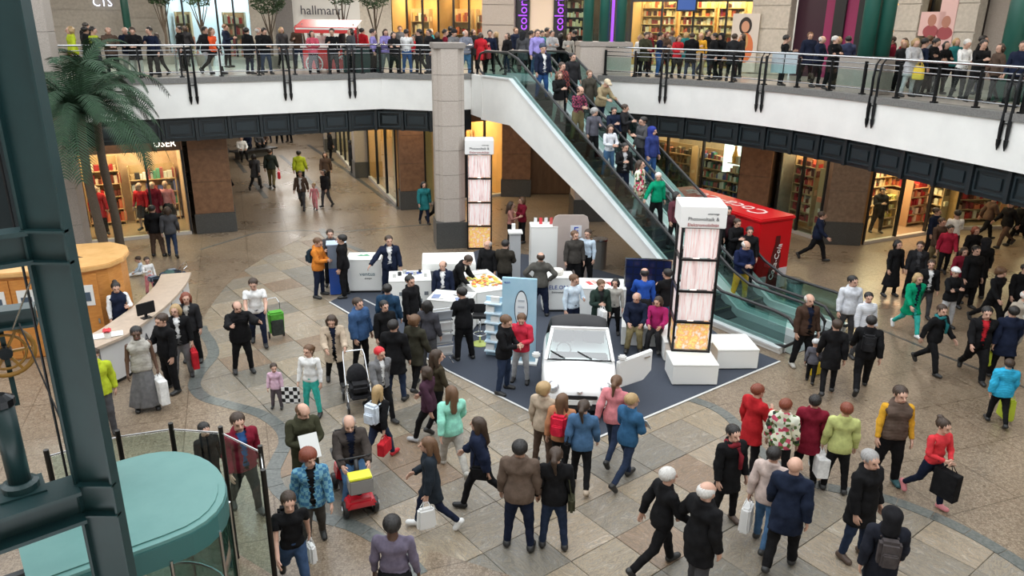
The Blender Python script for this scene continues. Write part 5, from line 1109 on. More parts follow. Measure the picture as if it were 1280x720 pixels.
def t_hair(kind):
    P = [('e', (0, .030, 1.675), (.088, .104, .098))]
    carve = [('e', (0, -.115, 1.60), (.062, .085, .085), -.001)]
    if kind == 'short': carve += [('c', (-.12, -.0, 1.575), (.12, -.0, 1.575), .05, .05, 1.4, -.001)]
    if kind == 'fluffy': P = [('e', (0, .030, 1.685), (.106, .120, .106)), ('c', (-.05, .07, 1.62), (.05, .07, 1.62), .055, .055)]
    if kind == 'bob': P += [('c', (-.055, .045, 1.62), (.055, .045, 1.62), .058, .058), ('c', (-.075, .02, 1.64), (-.078, .02, 1.55), .032, .03), ('c', (.075, .02, 1.64), (.078, .02, 1.55), .032, .03), ('c', (0, .07, 1.62), (0, .07, 1.54), .06, .055)]
    if kind in ('long',): P += [('c', (-.07, .04, 1.63), (-.085, .035, 1.40), .038, .034), ('c', (.07, .04, 1.63), (.085, .035, 1.40), .038, .034), ('c', (0, .085, 1.64), (0, .125, 1.34), .062, .055)]
    if kind == 'pony': P += [('c', (0, .12, 1.69), (0, .165, 1.64), .03, .036), ('c', (0, .165, 1.64), (0, .15, 1.42), .036, .016)]
    if kind == 'bun': P += [('e', (0, .10, 1.755), (.045, .045, .042))]
    if kind == 'fringe': carve += [('e', (0, -.01, 1.76), (.082, .12, .085), -.001)]
    if kind == 'fringe': P = [('e', (0, .030, 1.655), (.085, .100, .085))]
    if kind == 'cap': P = [('e', (0, .025, 1.70), (.092, .108, .088)), ('c', (-.035, -.10, 1.705), (.035, -.10, 1.705), .035, .035, 1.2)]; carve = [('e', (0, 0, 1.58), (.14, .2, .10), -.001)]
    if kind == 'beanie': P = [('e', (0, .03, 1.705), (.098, .112, .105))]; carve = [('e', (0, -.03, 1.575), (.14, .2, .10), -.001)]
    if kind == 'scarf': P = [('e', (0, .030, 1.675), (.098, .112, .104)), ('c', (0, .05, 1.6), (0, .04, 1.44), .085, .13), ('c', (0, -.03, 1.55), (0, -.02, 1.44), .06, .11)]; carve = [('e', (0, -.125, 1.63), (.056, .09, .07), -.001)]
    if kind == 'hood': P = [('e', (0, .035, 1.675), (.108, .12, .112)), ('c', (0, .06, 1.6), (0, .05, 1.48), .09, .11)]; carve = [('e', (0, -.13, 1.63), (.066, .09, .085), -.001)]
    F, ax = field(P, (-.26, -.22, 1.26), (.26, .26, 1.84), .0095, .025)
    if kind not in ('cap', 'beanie', 'scarf', 'hood'):
        F = warp(F, ax, .0045, lambda X, Y, Z: np.sin(np.arctan2(X, Y-.03)*17+np.sin(Z*40)*.9)*1.0)
    for p in carve:
        G, _ = field([tuple(list(p[:-1])+[.001])], (-.26, -.22, 1.26), (.26, .26, 1.84), .0095, .001); F = np.maximum(F, -G[:F.shape[0]])
    return surface_net(F, ax)
TEMPL = {}
def register(name, net, targets, tau):
    V, Q = net
    for lod, t in enumerate(targets):
        co, tr = decimate(V, Q, t) if lod == 0 or True else None
        TEMPL[name, lod] = (co, tr, weights(co, tau))
def build_templates():
    register('body', t_body(), (5200, 2600, 1300), .016)
    register('jacket', t_top(.020, .84, collar=True), (2600, 1100, 520), .02)
    register('puffer', t_top(.032, .82, w=(.012, quilt), collar=True), (3200, 1300, 560), .02)
    register('shirt', t_top(.004, .90), (2200, 900, 440), .02)
    register('tee', t_top(.004, .88, 'torso short'), (1800, 800, 400), .02)
    register('vest', t_top(.026, .88, 'torso', w=(.009, quilt), collar=True), (1800, 800, 400), .02)
    register('coat', t_top(.024, .64, flare=.015, collar=True), (3000, 1200, 560), .05)
    register('longcoat', t_top(.016, .34, flare=.05, collar=True), (3000, 1200, 560), .07)
    register('trousers', t_legs(.010), (1800, 800, 400), .022)
    register('jeans', t_legs(.002), (1800, 800, 400), .022)
    register('skirt', t_skirt(.12, .22), (1600, 700, 400), .09)
    register('kneeskirt', t_skirt(.50, .17), (1400, 600, 300), .07)
    register('shoeL', t_shoe(1), (420, 180, 90), .02); register('shoeR', t_shoe(-1), (420, 180, 90), .02)
    for k in ('short', 'fluffy', 'bob', 'long', 'pony', 'bun', 'fringe', 'cap', 'beanie', 'scarf', 'hood'):
        register('hair_'+k, t_hair(k), (1100, 450, 220), .02)
        for l in range(3):
            co, tr, W = TEMPL['hair_'+k, l]; W[:] = 0; W[:, BONES.index('head')] = 1
            lowm = np.clip((1.56-co[:, 2])/.14, 0, .85); W[:, 1] = lowm; W[:, 2] = 1-lowm
def R3(rx=0, ry=0, rz=0):
    r = math.radians
    return rot_ax((0, 0, 1), r(rz))@rot_ax((0, 1, 0), r(ry))@rot_ax((1, 0, 0), r(rx))
# pose: dict of local rotations.  arm = (flex, abduct, elbow, turn in), leg = (flex, knee, abduct)
def pose_mats(p):
    loc = {}
    loc['pelvis'] = R3(p.get('lean', 0)*.35); loc['chest'] = R3(p.get('lean', 0)*.65, 0, p.get('twist', 0)); loc['head'] = R3(p.get('nod', 0), p.get('tilt', 0), p.get('look', 0))
    for s, S in ((1, 'L'), (-1, 'R')):
        fl, ab, el, ti = p['arm'+S]
        ad = AD*np.array([s, 1, 1])
        turn = rot_ax(ad, math.radians(ti*s))
        down = rot_ax((0, 1, 0), math.radians((40-ab)*s)); flex = rot_ax((1, 0, 0), math.radians(-fl))
        loc['ua'+S] = flex@down@turn
        axis = np.cross(ad, (0, -1, 0)); loc['fa'+S] = rot_ax(axis, math.radians(el)); loc['ha'+S] = np.eye(3)
        hf, kn, ab2 = p['leg'+S]
        loc['th'+S] = rot_ax((0, 1, 0), math.radians(-ab2*s))@rot_ax((1, 0, 0), math.radians(-hf)); loc['sh'+S] = rot_ax((1, 0, 0), math.radians(kn))
        loc['ft'+S] = rot_ax((1, 0, 0), math.radians(p.get('foot'+S, 0)))
    M = {}
    for b in BONES:
        R = loc[b]; t = J[b]-R@J[b]
        if b in PAR:
            Rp, tp = M[PAR[b]]; M[b] = (Rp@R, Rp@t+tp)
        else: M[b] = (R, t)
    return M
def skin(tm, M, hs=1.0, fat=1.0):
    co, tr, W = tm
    out = np.zeros_like(co)
    c = co.copy()
    hi = W[:, BONES.index('head')][:, None]
    if hs != 1.0: c = c+hi*((c-J['head'])*(hs-1))
    if fat != 1.0:
        tw = (W[:, 0]+W[:, 1]+.5*W[:, BONES.index('thL')]+.5*W[:, BONES.index('thR')])[:, None]
        c = c*(1+np.array([[fat-1, (fat-1)*1.3, 0]])*tw*.8)
        for s, S in ((1, 'L'), (-1, 'R')):
            pass
    for i, b in enumerate(BONES):
        R, t = M[b]; out += W[:, i:i+1]*(c@R.T+t)
    return out
A0 = (2, 8, 12, 10)
POSES = {
 'stand': dict(armL=(2, 8, 14, 10), armR=(4, 8, 12, 10), legL=(2, 2, 3), legR=(-2, 2, 4)),
 'walk': dict(armL=(-22, 8, 14, 10), armR=(24, 8, 26, 10), legL=(24, 8, 0), legR=(-20, 24, 0), footL=6, footR=14, lean=4),
 'walk2': dict(armL=(22, 8, 26, 10), armR=(-20, 8, 14, 10), legL=(-20, 24, 0), legR=(24, 8, 0), footL=14, footR=6, lean=4),
 'stroll': dict(armL=(-10, 8, 14, 10), armR=(12, 8, 18, 10), legL=(12, 6, 1), legR=(-10, 14, 1), footR=8, lean=2),
 'stroll2': dict(armL=(12, 8, 18, 10), armR=(-10, 8, 14, 10), legL=(-10, 14, 1), legR=(12, 6, 1), footL=8, lean=2),
 'hold': dict(armL=(18, 8, 78, 50), armR=(18, 8, 78, 50), legL=(2, 2, 3), legR=(-2, 2, 4), nod=18),
 'holdR': dict(armL=(2, 8, 14, 10), armR=(22, 8, 90, 30), legL=(2, 2, 3), legR=(-2, 2, 4), nod=8),
 'holdL': dict(armL=(22, 8, 90, 30), armR=(2, 8, 14, 10), legL=(2, 2, 3), legR=(-2, 2, 4), nod=8),
 'walkhold': dict(armL=(15, 8, 75, 45), armR=(15, 8, 75, 45), legL=(20, 8, 0), legR=(-16, 22, 0), footR=12, lean=4),
 'walkcarry': dict(armL=(6, 10, 10, 10), armR=(10, 8, 80, 35), legL=(-16, 22, 0), legR=(22, 8, 0), footL=12, lean=4),
 'cross': dict(armL=(24, 6, 95, 75), armR=(26, 6, 98, 75), legL=(2, 2, 3), legR=(-2, 2, 4)),
 'hips': dict(armL=(-12, 38, 80, 60), armR=(-12, 38, 80, 60), legL=(2, 2, 5), legR=(-2, 2, 5)),
 'push': dict(armL=(38, 6, 45, 12), armR=(38, 6, 45, 12), legL=(12, 6, 1), legR=(-10, 14, 1), footR=8, lean=6, nod=10),
 'rail': dict(armL=(42, 16, 60, 30), armR=(42, 16, 60, 30), legL=(-4, 2, 3), legR=(-4, 2, 4), lean=18, nod=20),
 'bend': dict(armL=(50, 6, 25, 15), armR=(50, 6, 25, 15), legL=(-8, 2, 3), legR=(-8, 2, 4), lean=32, nod=15),
 'leanR': dict(armL=(5, 10, 20, 10), armR=(30, 34, 12, 0), legL=(2, 2, 3), legR=(-2, 2, 4), lean=3),
 'reach': dict(armL=(75, 18, 30, 10), armR=(70, 14, 45, 20), legL=(4, 4, 3), legR=(-4, 4, 4), nod=5),
 'face': dict(armL=(20, 10, 20, 10), armR=(55, 10, 120, 30), legL=(2, 2, 3), legR=(-2, 2, 4), nod=8),
 'sit': dict(armL=(28, 8, 50, 30), armR=(28, 8, 50, 30), legL=(84, 84, 5), legR=(82, 80, 5), nod=10),
 'drive': dict(armL=(42, 8, 40, 22), armR=(42, 8, 40, 22), legL=(72, 62, 9), legR=(72, 62, 9), nod=6, lean=8),
 'floor': dict(armL=(28, 8, 30, 20), armR=(28, 8, 30, 20), legL=(86, 10, 10), legR=(86, 14, 10), nod=10, lean=6),
 'aside': dict(armL=(4, 30, 12, 10), armR=(0, 8, 14, 10), legL=(10, 4, 3), legR=(-8, 10, 3), lean=2),
 'asideR': dict(armL=(0, 8, 14, 10), armR=(4, 30, 12, 10), legL=(10, 4, 3), legR=(-8, 10, 3), lean=2),
}
SKIN = {'l': (.56, .33, .24), 'm': (.42, .24, .16), 'd': (.10, .05, .03)}
HAIRC = {'k': (.012, .010, .009), 'b': (.045, .025, .014), 'c': (.13, .065, .03), 'y': (.42, .28, .13), 'g': (.33, .32, .31), 'w': (.62, .60, .57), 'r': (.20, .045, .02)}
def mesh_from(name, co, tr, mats, mi=None, smooth=True):
    me = bpy.data.meshes.new(name)
    me.vertices.add(len(co)); me.vertices.foreach_set('co', np.ascontiguousarray(co, np.float32).ravel())
    nt = len(tr); me.loops.add(nt*3); me.loops.foreach_set('vertex_index', np.ascontiguousarray(tr, np.int32).ravel())
    me.polygons.add(nt); me.polygons.foreach_set('loop_start', np.arange(0, nt*3, 3, dtype=np.int32))
    me.polygons.foreach_set('use_smooth', np.ones(nt, bool) if smooth else np.zeros(nt, bool))
    for m in mats: me.materials.append(m)
    if mi is not None: me.polygons.foreach_set('material_index', mi.astype(np.int32))
    me.update(calc_edges=True); me.validate(); return me
def cloth(col, kind='plain'):
    return fabric(col, kind)
def person(loc, face, pose, sex, h, top, legs, hair, label, lod=1, skin_='l', group=None, shoes=(.02, .02, .02), under=None, over=None, hang=None, pattern=None, seat=None, **kw):
    """loc: point on the ground between the feet; face: degrees, 0 looks towards the camera, 90 to the right."""
    p = dict(POSES[pose]); p.update(kw.get('pose', {}))
    sd = zlib.crc32(label.encode()) % 1000/1000.0
    if 'look' not in p: p['look'] = (sd-.5)*40
    M = pose_mats(p); child = h < 1.45
    hs = 1.12+max(0, (1.5-h))*.55 if child else 1.12
    fat = kw.get('fat', .97 if sex == 'f' else 1.06); sc = h/1.79; kw.setdefault('wide', 1.10 if sex == 'f' else 1.14)
    bco = skin(TEMPL['body', lod], M, hs, fat)
    sh = [skin(TEMPL['shoe'+S, lod], M) for S in 'LR']
    zmin = min(float(a[:, 2].min()) for a in sh)
    if seat is not None: zmin = float(M['pelvis'][1][2]+ (M['pelvis'][0]@J['pelvis'])[2])-.10-seat/sc
    z0 = np.array([0, 0, zmin])
    def fin(a): return (a-z0)*sc*np.array([kw.get('wide', 1), kw.get('wide', 1), 1])
    co, tr, W = TEMPL['body', lod]
    cen = co[tr].mean(axis=1); mi = np.zeros(len(tr), int)
    if lod < 2:
        for s in (1, -1): mi[np.linalg.norm((cen-np.array([.032*s, -.088, 1.645]))/np.array([1.5, 1.5, .9]), axis=1) < .0105] = 1
        mi[np.linalg.norm((cen-np.array([0, -.096, 1.585]))/np.array([2.2, 1.5, .8]), axis=1) < .0105] = 2
    sk = skinmat(SKIN[skin_])
    root = bpy.data.objects.new('person', mesh_from('person', fin(bco), tr, [sk, skinmat((.02, .015, .012)), skinmat((.35, .10, .08))], mi))
    COL.objects.link(root); root.location = loc; root.rotation_euler = (0, 0, math.radians(face))
    root['label'] = label; root['category'] = 'person'
    if group: root['group'] = group
    def kid(name, co_, tr_, mat, lab=None):
        o = bpy.data.objects.new(name, mesh_from(name, co_, tr_, [mat])); COL.objects.link(o); o.parent = root
        if lab: o['label'] = lab
        return o
    names = {'jacket': 'jacket', 'puffer': 'padded_jacket', 'shirt': 'shirt', 'tee': 't_shirt', 'vest': 'vest', 'coat': 'coat', 'longcoat': 'coat', 'trousers': 'trousers', 'jeans': 'trousers', 'skirt': 'skirt', 'kneeskirt': 'skirt'}
    def garment(k, col, pat=None, open_=0, grow=0):
        tm = TEMPL[k, lod]; c_, t_, _ = tm
        if open_:
            cc = c_[t_].mean(axis=1); front = (cc[:, 1] < -.02) & (np.abs(cc[:, 0]) < open_+np.maximum(0, cc[:, 2]-1.25)*.12) & (cc[:, 2] > .4)
            t_ = t_[~front]
        co_ = skin(tm, M, 1.0, fat*(1+grow))
        return kid(names[k], fin(co_), t_, cloth(col, pat or 'plain'))
    if under is not None: garment('shirt' if pose != 'sit' else 'shirt', under)
    tk, tc = top
    garment(tk, tc, pattern, .032 if under is not None else 0, 0 if under is None else .03)
    if over is not None: garment(over[0], over[1])
    if kw.get('scarf'):
        m_ = mb(); M0 = M['chest']; n_ = 14; ring = []
        for q in range(n_): a_ = 2*math.pi*q/n_; ring.append(fin((M0[0]@np.array([.085*math.cos(a_), .01+.085*math.sin(a_), 1.49+.02*math.sin(3*a_)])+M0[1])[None])[0])
        m_.tube(ring, .042, 8, closed=True); tl = [fin((M0[0]@np.array(v_)+M0[1])[None])[0] for v_ in ((.03, -.10, 1.46), (.05, -.165, 1.34), (.04, -.18, 1.12))]; m_.tube(tl, [.035, .04, .03], 8)
        o_ = m_.build('scarf', cloth(cc_(kw['scarf'])), root, smooth=True)
    garment(legs[0], legs[1])
    for S, a in zip('LR', sh): kid('shoe', fin(a), TEMPL['shoe'+S, lod][1], plain(shoes, .5))
    if hair:
        k, c = hair; nm = {'cap': 'cap', 'beanie': 'hat', 'scarf': 'headscarf', 'hood': 'hood'}.get(k, 'hair')
        col = HAIRC[c] if isinstance(c, str) else c
        kid(nm, fin(skin(TEMPL['hair_'+k, lod], M, hs)), TEMPL['hair_'+k, lod][1], hairmat(col) if nm == 'hair' else cloth(col))
    Rz = R3(0, 0, face)
    def jp(b, off=(0, 0, 0)):
        R, t = M[b]; q = fin((R@(J[b]+np.array(off, float))+t)[None])[0]; return Vector((Rz@q)+np.array(loc))
    return dict(root=root, handL=jp('haL', AD*.09), handR=jp('haR', AD*np.array([-1, 1, 1])*.09), back=jp('chest', (0, .14, .13)), hipL=jp('pelvis', (.19, 0, -.05)), hipR=jp('pelvis', (-.19, 0, -.05)), sc=sc, Rz=Rz, face=face, head=jp('head', (0, 0, .1)))
build_templates()
C = dict(K=(.007, .007, .008), K2=(.018, .018, .02), N=(.009, .014, .034), B=(.03, .09, .25), BL=(.02, .08, .38), J=(.035, .065, .13), J2=(.02, .032, .065), G=(.16, .16, .165), LG=(.42, .42, .43), DG=(.06, .06, .065), W=(.75, .75, .74),
         BR=(.085, .055, .04), OL=(.045, .045, .025), BE=(.45, .36, .27), OR=(.60, .20, .03), MU=(.62, .33, .03), R=(.50, .02, .03), MR=(.18, .01, .025), PK=(.62, .22, .24), MG=(.35, .02, .12), GR=(.0, .26, .13), TU=(.04, .42, .36), MI=(.28, .66, .52),
         YG=(.42, .50, .03), LB=(.03, .36, .58), SB=(.50, .60, .70), TL=(.02, .16, .17), KH=(.17, .14, .07), LV=(.14, .12, .17), LT=(.40, .38, .34), Y=(.7, .5, .05), DJ=(.06, .13, .24), LIL=(.26, .22, .5))
def cc_(c): return C[c] if isinstance(c, str) else c
PEOPLE = {}
NUDGE = {'small child in pink beside the woman with the open dark jacket': (.12, -.15), 'woman in open dark jacket over white top before the yellow green jacket': (-.15, 0), 'teenager in dark jacket right of the child in pink': (.15, .1),
 'woman in grey beside the man at the left shop window': (.22, 0), 'man in dark clothes half behind the grey stone column': (.2, .25), 'man in light shirt half hidden beside the dark suit at the logo board': (.12, .1),
 'dark haired person in cream behind the seated man': (-.05, .35), 'man in bright blue shirt seen from behind at the solar panel': (0, .35), 'man in black jacket and blue jeans next to the bright blue shirt': (.05, .3),
 'grey haired man in black and blue behind the leaf tray': (.02, .4), 'man in dark olive suit seen from behind near the slim column': (.05, .5), 'person in black half hidden behind the black coat in the centre crowd': (.2, .05),
 'man in black jacket and jeans in front of the blue banner': (-.05, 0), 'girl in a bright red jacket in front of the blue banner': (.1, .08), 'woman with blonde curls and cream jacket at the car bonnet': (-.2, .12), 'woman in rust top with a red bag at the car bonnet': (-.05, 0), 'woman in denim jacket with long ponytail in front of the car': (.12, -.05),
 'woman in a bright red jacket at the back of the right group': (-.12, .2), 'dark coated woman following the striding man': (.2, .2), 'man in grey suit jacket with hands on hips': (-.05, -.3), 'woman in black jacket with ponytail next to the brown jacket': (.06, 0),
 'dark haired person between the two yellow green vests': (0, .5), 'person in a yellow green vest behind the palm fronds, right one': (.1, 0), 'balding man in navy at the left gallery railing': (.05, .45), 'bald one of three in black above the corridor': (0, .3), 'second man in black right of the white tee': (0, .75), 'woman in black just left of the grey column top': (.1, -.1),
 'person in dark red behind the grey column top': (0, .5), 'man in navy beside the red jacket': (0, .4), 'man in black directly left of the stone plinth': (0, .5), 'person with black hood before the bookshop': (0, .5), 'tall figure in black with a white scarf by the magenta shop': (.05, -.4), 'man in black right of the pink posters': (.05, -.35),
 'left one of two in lilac tops': (0, -.75), 'right one of two in lilac tops': (.05, -.5), 'woman in beige coat pushing the black pram': (-.1, .15), 'dark haired man in navy right of the light trousers': (.1, 0), 'fair haired figure in charcoal by the orange window': (.1, -.2),
 'woman in dark green coat with white printed bag behind the car': (-.08, 0), 'rider in black with a light bag before the red kiosk': (0, 0)}
def pp(px, py, face, pose, sex, h, top, legs, hair, label, z=0.0, lod=None, key=None, loc=None, **kw):
    loc = loc if loc is not None else at(px, py, z)
    if label in NUDGE: loc = Vector(loc)+Vector((*NUDGE[label], 0))
    if lod is None: lod = 0 if (z == 0 and py > 470) else (1 if py > 270 else 2)
    for k in ('under',):
        if k in kw: kw[k] = cc_(kw[k])
    if 'over' in kw: kw['over'] = (kw['over'][0], cc_(kw['over'][1]))
    if 'shoes' in kw: kw['shoes'] = cc_(kw['shoes'])
    r = person(tuple(loc), face, pose, sex, h, (top[0], cc_(top[1])), (legs[0], cc_(legs[1])), hair, label, lod=lod, **kw)
    if key: PEOPLE[key] = r
    return r
def bag(kind, r, side, col, label, size=1.0):
    col = cc_(col); s = size; mat = fabric(col) if kind != 'plastic' else plain(col, .35)
    if kind == 'backpack':
        p = r['back']; t = thing('backpack', label, 'bag', p, math.radians(r['face'])); mb().box((0, .05, -.02), (.27*s, .16*s, .38*s)).build('body', mat, t, bevel=.04); mb().box((0, .15*s, -.08), (.20*s, .06, .2*s)).build('pocket', mat, t, bevel=.02)
        for x in (-.1, .1): mb().tube([(x, -.03, .15), (x*1.25, -.16, .16), (x*1.3, -.26, .02), (x*1.3, -.2, -.16), (x, -.02, -.2)], .014, 5).build('strap', mat, t)
        return t
    p = r['hand'+side]
    if kind == 'shoulder':
        p = r['hip'+side]; t = thing('handbag', label, 'bag', p, math.radians(r['face'])); sx = .05 if side == 'L' else -.05
        mb().box((sx, .05, -.02), (.10*s, .30*s, .24*s)).build('body', mat, t, bevel=.03); mb().tube([(sx, -.06, .08), (sx*.2, -.03, .32), (-sx*.6, .02, .50), (sx*.2, .09, .32), (sx, .16, .08)], .009, 5).build('strap', mat, t); return t
    t = thing({'paper': 'shopping_bag', 'plastic': 'plastic_bag', 'hand': 'handbag'}[kind], label, 'bag', p, math.radians(r['face']+12))
    w, d, h = {'paper': (.34, .13, .40), 'plastic': (.30, .14, .36), 'hand': (.32, .13, .24)}[kind]; w, d, h = w*s, d*s, h*s
    drop = .13; g = mb(); g.box((0, 0, -drop-h/2), (d, w, h), taper=.85 if kind == 'plastic' else 1.0); g.build('body', mat, t, bevel=.03 if kind == 'plastic' else .008)
    for x in (-d*.35, d*.35): mb().tube([(x, -w*.25, -drop), (x*.3, -w*.1, -.02), (x*.3, w*.1, -.02), (x, w*.25, -drop)], .008, 5).build('handle', mat, t)
    return t
def paper(r, label, w=.3, h=.4, name='newspaper'):
    p = (r['handL']+r['handR'])/2; t = tag(mb().box((0, -.04, .04), (w, .012, h), M=Matrix.Rotation(-.6, 4, 'X')).build(name, plain((.72, .72, .70), .6)), label, 'paper'); t.location = p; t.rotation_euler = (0, 0, math.radians(r['face'])); return t
T_, JN, SK = 'trousers', 'jeans', 'skirt'
# --- corridor at the back
r = pp(283, 261, 180, 'walk', 'm', 1.8, ('jacket', 'K'), (JN, 'K'), ('short', 'k'), 'man in black walking alone beside the left brown pillar', lod=2); bag('backpack', r, 'L', (.12, .12, .12), 'dark grey backpack on the lone man by the left brown pillar')
r = pp(321, 237, 175, 'walk2', 'f', 1.7, ('coat', 'DG'), (JN, 'K'), ('bob', 'k'), 'person in dark coat left of the man with the red bag', lod=2); bag('plastic', r, 'R', 'K', 'black bag carried by the dark coated walker in the corridor')
r = pp(341, 234, 182, 'stroll', 'm', 1.8, ('jacket', (.03, .04, .035)), (T_, 'KH'), ('short', 'b'), 'man in dark jacket carrying a bright red bag down the corridor', lod=2); bag('plastic', r, 'R', (.75, .03, .06), 'bright red plastic bag in the corridor walker\'s hand')
pp(377, 237, 180, 'stroll', 'm', 1.82, ('jacket', 'YG'), (T_, 'K'), ('short', 'k'), 'man in a yellow green jacket in the corridor', lod=2)
pp(383, 262, 5, 'walk', 'f', 1.68, ('jacket', 'BR'), (JN, 'DG'), ('short', 'b'), 'woman in open dark jacket over white top before the yellow green jacket', lod=2, under='W')
pp(392, 262, 0, 'stroll', 'f', 1.12, ('shirt', 'PK'), (T_, 'PK'), ('short', 'y'), 'small child in pink beside the woman with the open dark jacket', lod=2)
pp(403, 260, -30, 'stroll2', 'f', 1.6, ('jacket', 'K2'), (JN, 'DG'), ('bob', 'k'), 'teenager in dark jacket right of the child in pink', lod=2)
pp(409, 235, 10, 'stroll', 'f', 1.68, ('jacket', 'BR'), (T_, 'K'), ('bob', 'b'), 'woman in dark brown behind the teenager in the corridor', lod=2)
pp(336, 178, 0, 'stand', 'f', 1.7, ('shirt', 'SB'), (JN, 'N'), ('short', 'b'), 'person in pale blue top far down the corridor', lod=2)
pp(350, 179, 20, 'stand', 'm', 1.78, ('jacket', 'K'), (T_, 'K'), ('short', 'k'), 'left one of two dark figures chatting far down the corridor', lod=2)
pp(362, 178, -20, 'stand', 'm', 1.8, ('jacket', 'K'), (T_, 'K'), ('short', 'k'), 'right one of two dark figures, white shirt showing, down the corridor', lod=2, under='W')
bench = thing('bench', 'low dark bench group in the middle of the corridor', 'bench', at(318, 196), .9); mb().box((0, 0, .42), (2.6, .9, .08)).build('seat', BLACK, bench); mb().box((0, 0, .2), (2.2, .5, .4)).build('base', plain((.05, .05, .05), .6), bench)
for px, py, c_, f_, lb in ((304, 201, 'W', 30, 'seated person in white on the left end of the corridor bench'), (312, 195, 'N', -20, 'seated person in navy on the corridor bench'), (325, 193, 'DG', 40, 'seated person in grey in the middle of the corridor bench'), (331, 190, 'BR', 10, 'seated person in brown at the right end of the corridor bench')):
    pp(px, py, f_, 'sit', 'm', 1.72, ('jacket', c_), (T_, 'K'), ('short', 'b'), lb, seat=.48, lod=2)
for i, px in enumerate((274, 282, 291, 300, 309)): pp(px, 163+(i % 2), 30*i, 'stand', 'm', 1.72, ('jacket', ['K', 'N', 'DG', 'K2', 'BR'][i]), (T_, 'K'), ('short', 'k'), '%s of five dark figures at the far corridor end' % ['leftmost', 'second from left', 'middle one', 'fourth from left', 'rightmost'][i], lod=2)
for px, py, c_, lb in ((414, 200, 'K', 'figure in black looking into the far corridor shop'), (441, 150+66, 'K2', 'dark figure beside the middle corridor pillar')): pp(px, py, 120, 'stand', 'f', 1.7, ('coat', c_), (JN, 'K'), ('bob', 'k'), lb, lod=2)
# left shop window
r = pp(199, 320, 190, 'stand', 'm', 1.75, ('jacket', 'K'), (T_, 'BR'), ('short', 'k'), 'man in black at the left shop window', lod=1)
pp(209, 321, 200, 'stroll', 'f', 1.7, ('jacket', 'DG'), (JN, 'J2'), ('bob', 'b'), 'woman in grey beside the man at the left shop window', lod=1)
pp(178, 344, -70, 'floor', 'f', 1.0, ('shirt', 'SB'), (T_, 'W'), ('short', 'b'), 'toddler in pale blue sitting on the floor near the palm', lod=1, seat=.06)
# at the stand, back row
r = pp(401, 371, 80, 'hold', 'm', 1.78, ('jacket', 'OR'), (JN, 'N'), ('short', 'c'), 'man in an orange jacket with dark backpack', key='orange'); bag('backpack', r, 'L', (.02, .035, .05), 'dark teal backpack on the man in orange')
pp(417, 358, 10, 'cross', 'm', 1.76, ('jacket', 'DG'), (T_, 'K'), ('short', 'b'), 'man in grey half hidden behind the black suited man at the blue column')
pp(431, 371, -80, 'stand', 'm', 1.86, ('jacket', 'K'), (T_, 'K'), ('short', 'k'), 'tall man in black suit right of the blue information column')
pp(489, 371, 12, 'leanR', 'm', 1.84, ('jacket', 'N'), (T_, 'N'), ('short', 'b'), 'man in navy suit and white shirt leaning on the sample table', under='W')
pp(531, 281, 20, 'stroll', 'f', 1.7, ('coat', 'TL'), (JN, 'N'), ('bob', 'k'), 'woman in teal coat left of the grey stone column', lod=1)
pp(542, 281, 60, 'walk', 'm', 1.75, ('jacket', 'BR'), (T_, 'K'), ('short', 'k'), 'man in dark clothes half behind the grey stone column', lod=1)
pp(638, 309, 80, 'holdR', 'f', 1.66, ('shirt', (.35, .16, .13)), (JN, 'K'), ('long', 'b'), 'woman in a rose brown top behind the stand', lod=1)
pp(652, 303, -60, 'holdL', 'f', 1.68, ('jacket', 'MR'), (JN, 'K'), ('bob', 'c'), 'woman in dark red opposite the rose brown top', lod=1)
pp(608, 378, -20, 'stand', 'm', 1.72, ('jacket', 'K'), (JN, 'B'), ('fringe', 'g'), 'grey haired man in black and blue behind the leaf tray')
pp(628, 382, 170, 'hold', 'm', 1.78, ('jacket', (.03, .026, .02)), (T_, 'K'), ('short', 'k'), 'man in dark olive suit seen from behind near the slim column')
pp(676, 389, 175, 'hips', 'm', 1.8, ('jacket', (.085, .08, .07)), (T_, 'N'), ('fringe', 'b'), 'man in grey suit jacket with hands on hips')
pp(716, 362, 10, 'stand', 'm', 1.82, ('jacket', (.05, .045, .04)), (T_, 'K'), ('short', 'c'), 'man in dark suit in front of the beige logo board', key='suit')
pp(727, 358, -30, 'stand', 'm', 1.76, ('shirt', 'SB'), (T_, 'K'), ('short', 'b'), 'man in light shirt half hidden beside the dark suit at the logo board')
pp(714, 425, 30, 'holdL', 'm', 1.74, ('shirt', (.55, .64, .72)), (JN, 'N'), ('short', 'c'), 'young man in pale blue shirt behind the white car')
r = pp(751, 428, 10, 'holdR', 'f', 1.66, ('coat', (.02, .035, .028)), (JN, 'K'), ('short', 'c'), 'woman in dark green coat with white printed bag behind the car', under='K2'); bag('paper', r, 'R', 'W', 'white printed cloth bag of the woman behind the car', .9)
pp(770, 424, -10, 'stand', 'f', 1.5, ('shirt', 'LT'), (JN, 'K'), ('bob', 'k'), 'dark haired person in cream behind the seated man')
pp(803, 426, 175, 'holdL', 'm', 1.82, ('shirt', 'BL'), (T_, 'K2'), ('fringe', 'k'), 'man in bright blue shirt seen from behind at the solar panel')
pp(829, 424, -160, 'holdL', 'm', 1.78, ('jacket', 'K'), (JN, 'DJ'), ('short', 'k'), 'man in black jacket and blue jeans next to the bright blue shirt')
pp(784, 444, -10, 'sit', 'm', 1.74, ('jacket', 'N'), (T_, 'KH'), ('fringe', 'g'), 'older man in navy jacket sitting on the white block', loc=at(789, 424, .014)+Vector((0, -.42, 0)), seat=.50, z=.01)
pp(812, 446, -20, 'sit', 'f', 1.64, ('jacket', 'MG'), (T_, 'K2'), ('bob', 'b'), 'woman in magenta jacket sitting on the white block', loc=at(815, 427, .014)+Vector((0, -.42, 0)), seat=.50, z=.01)
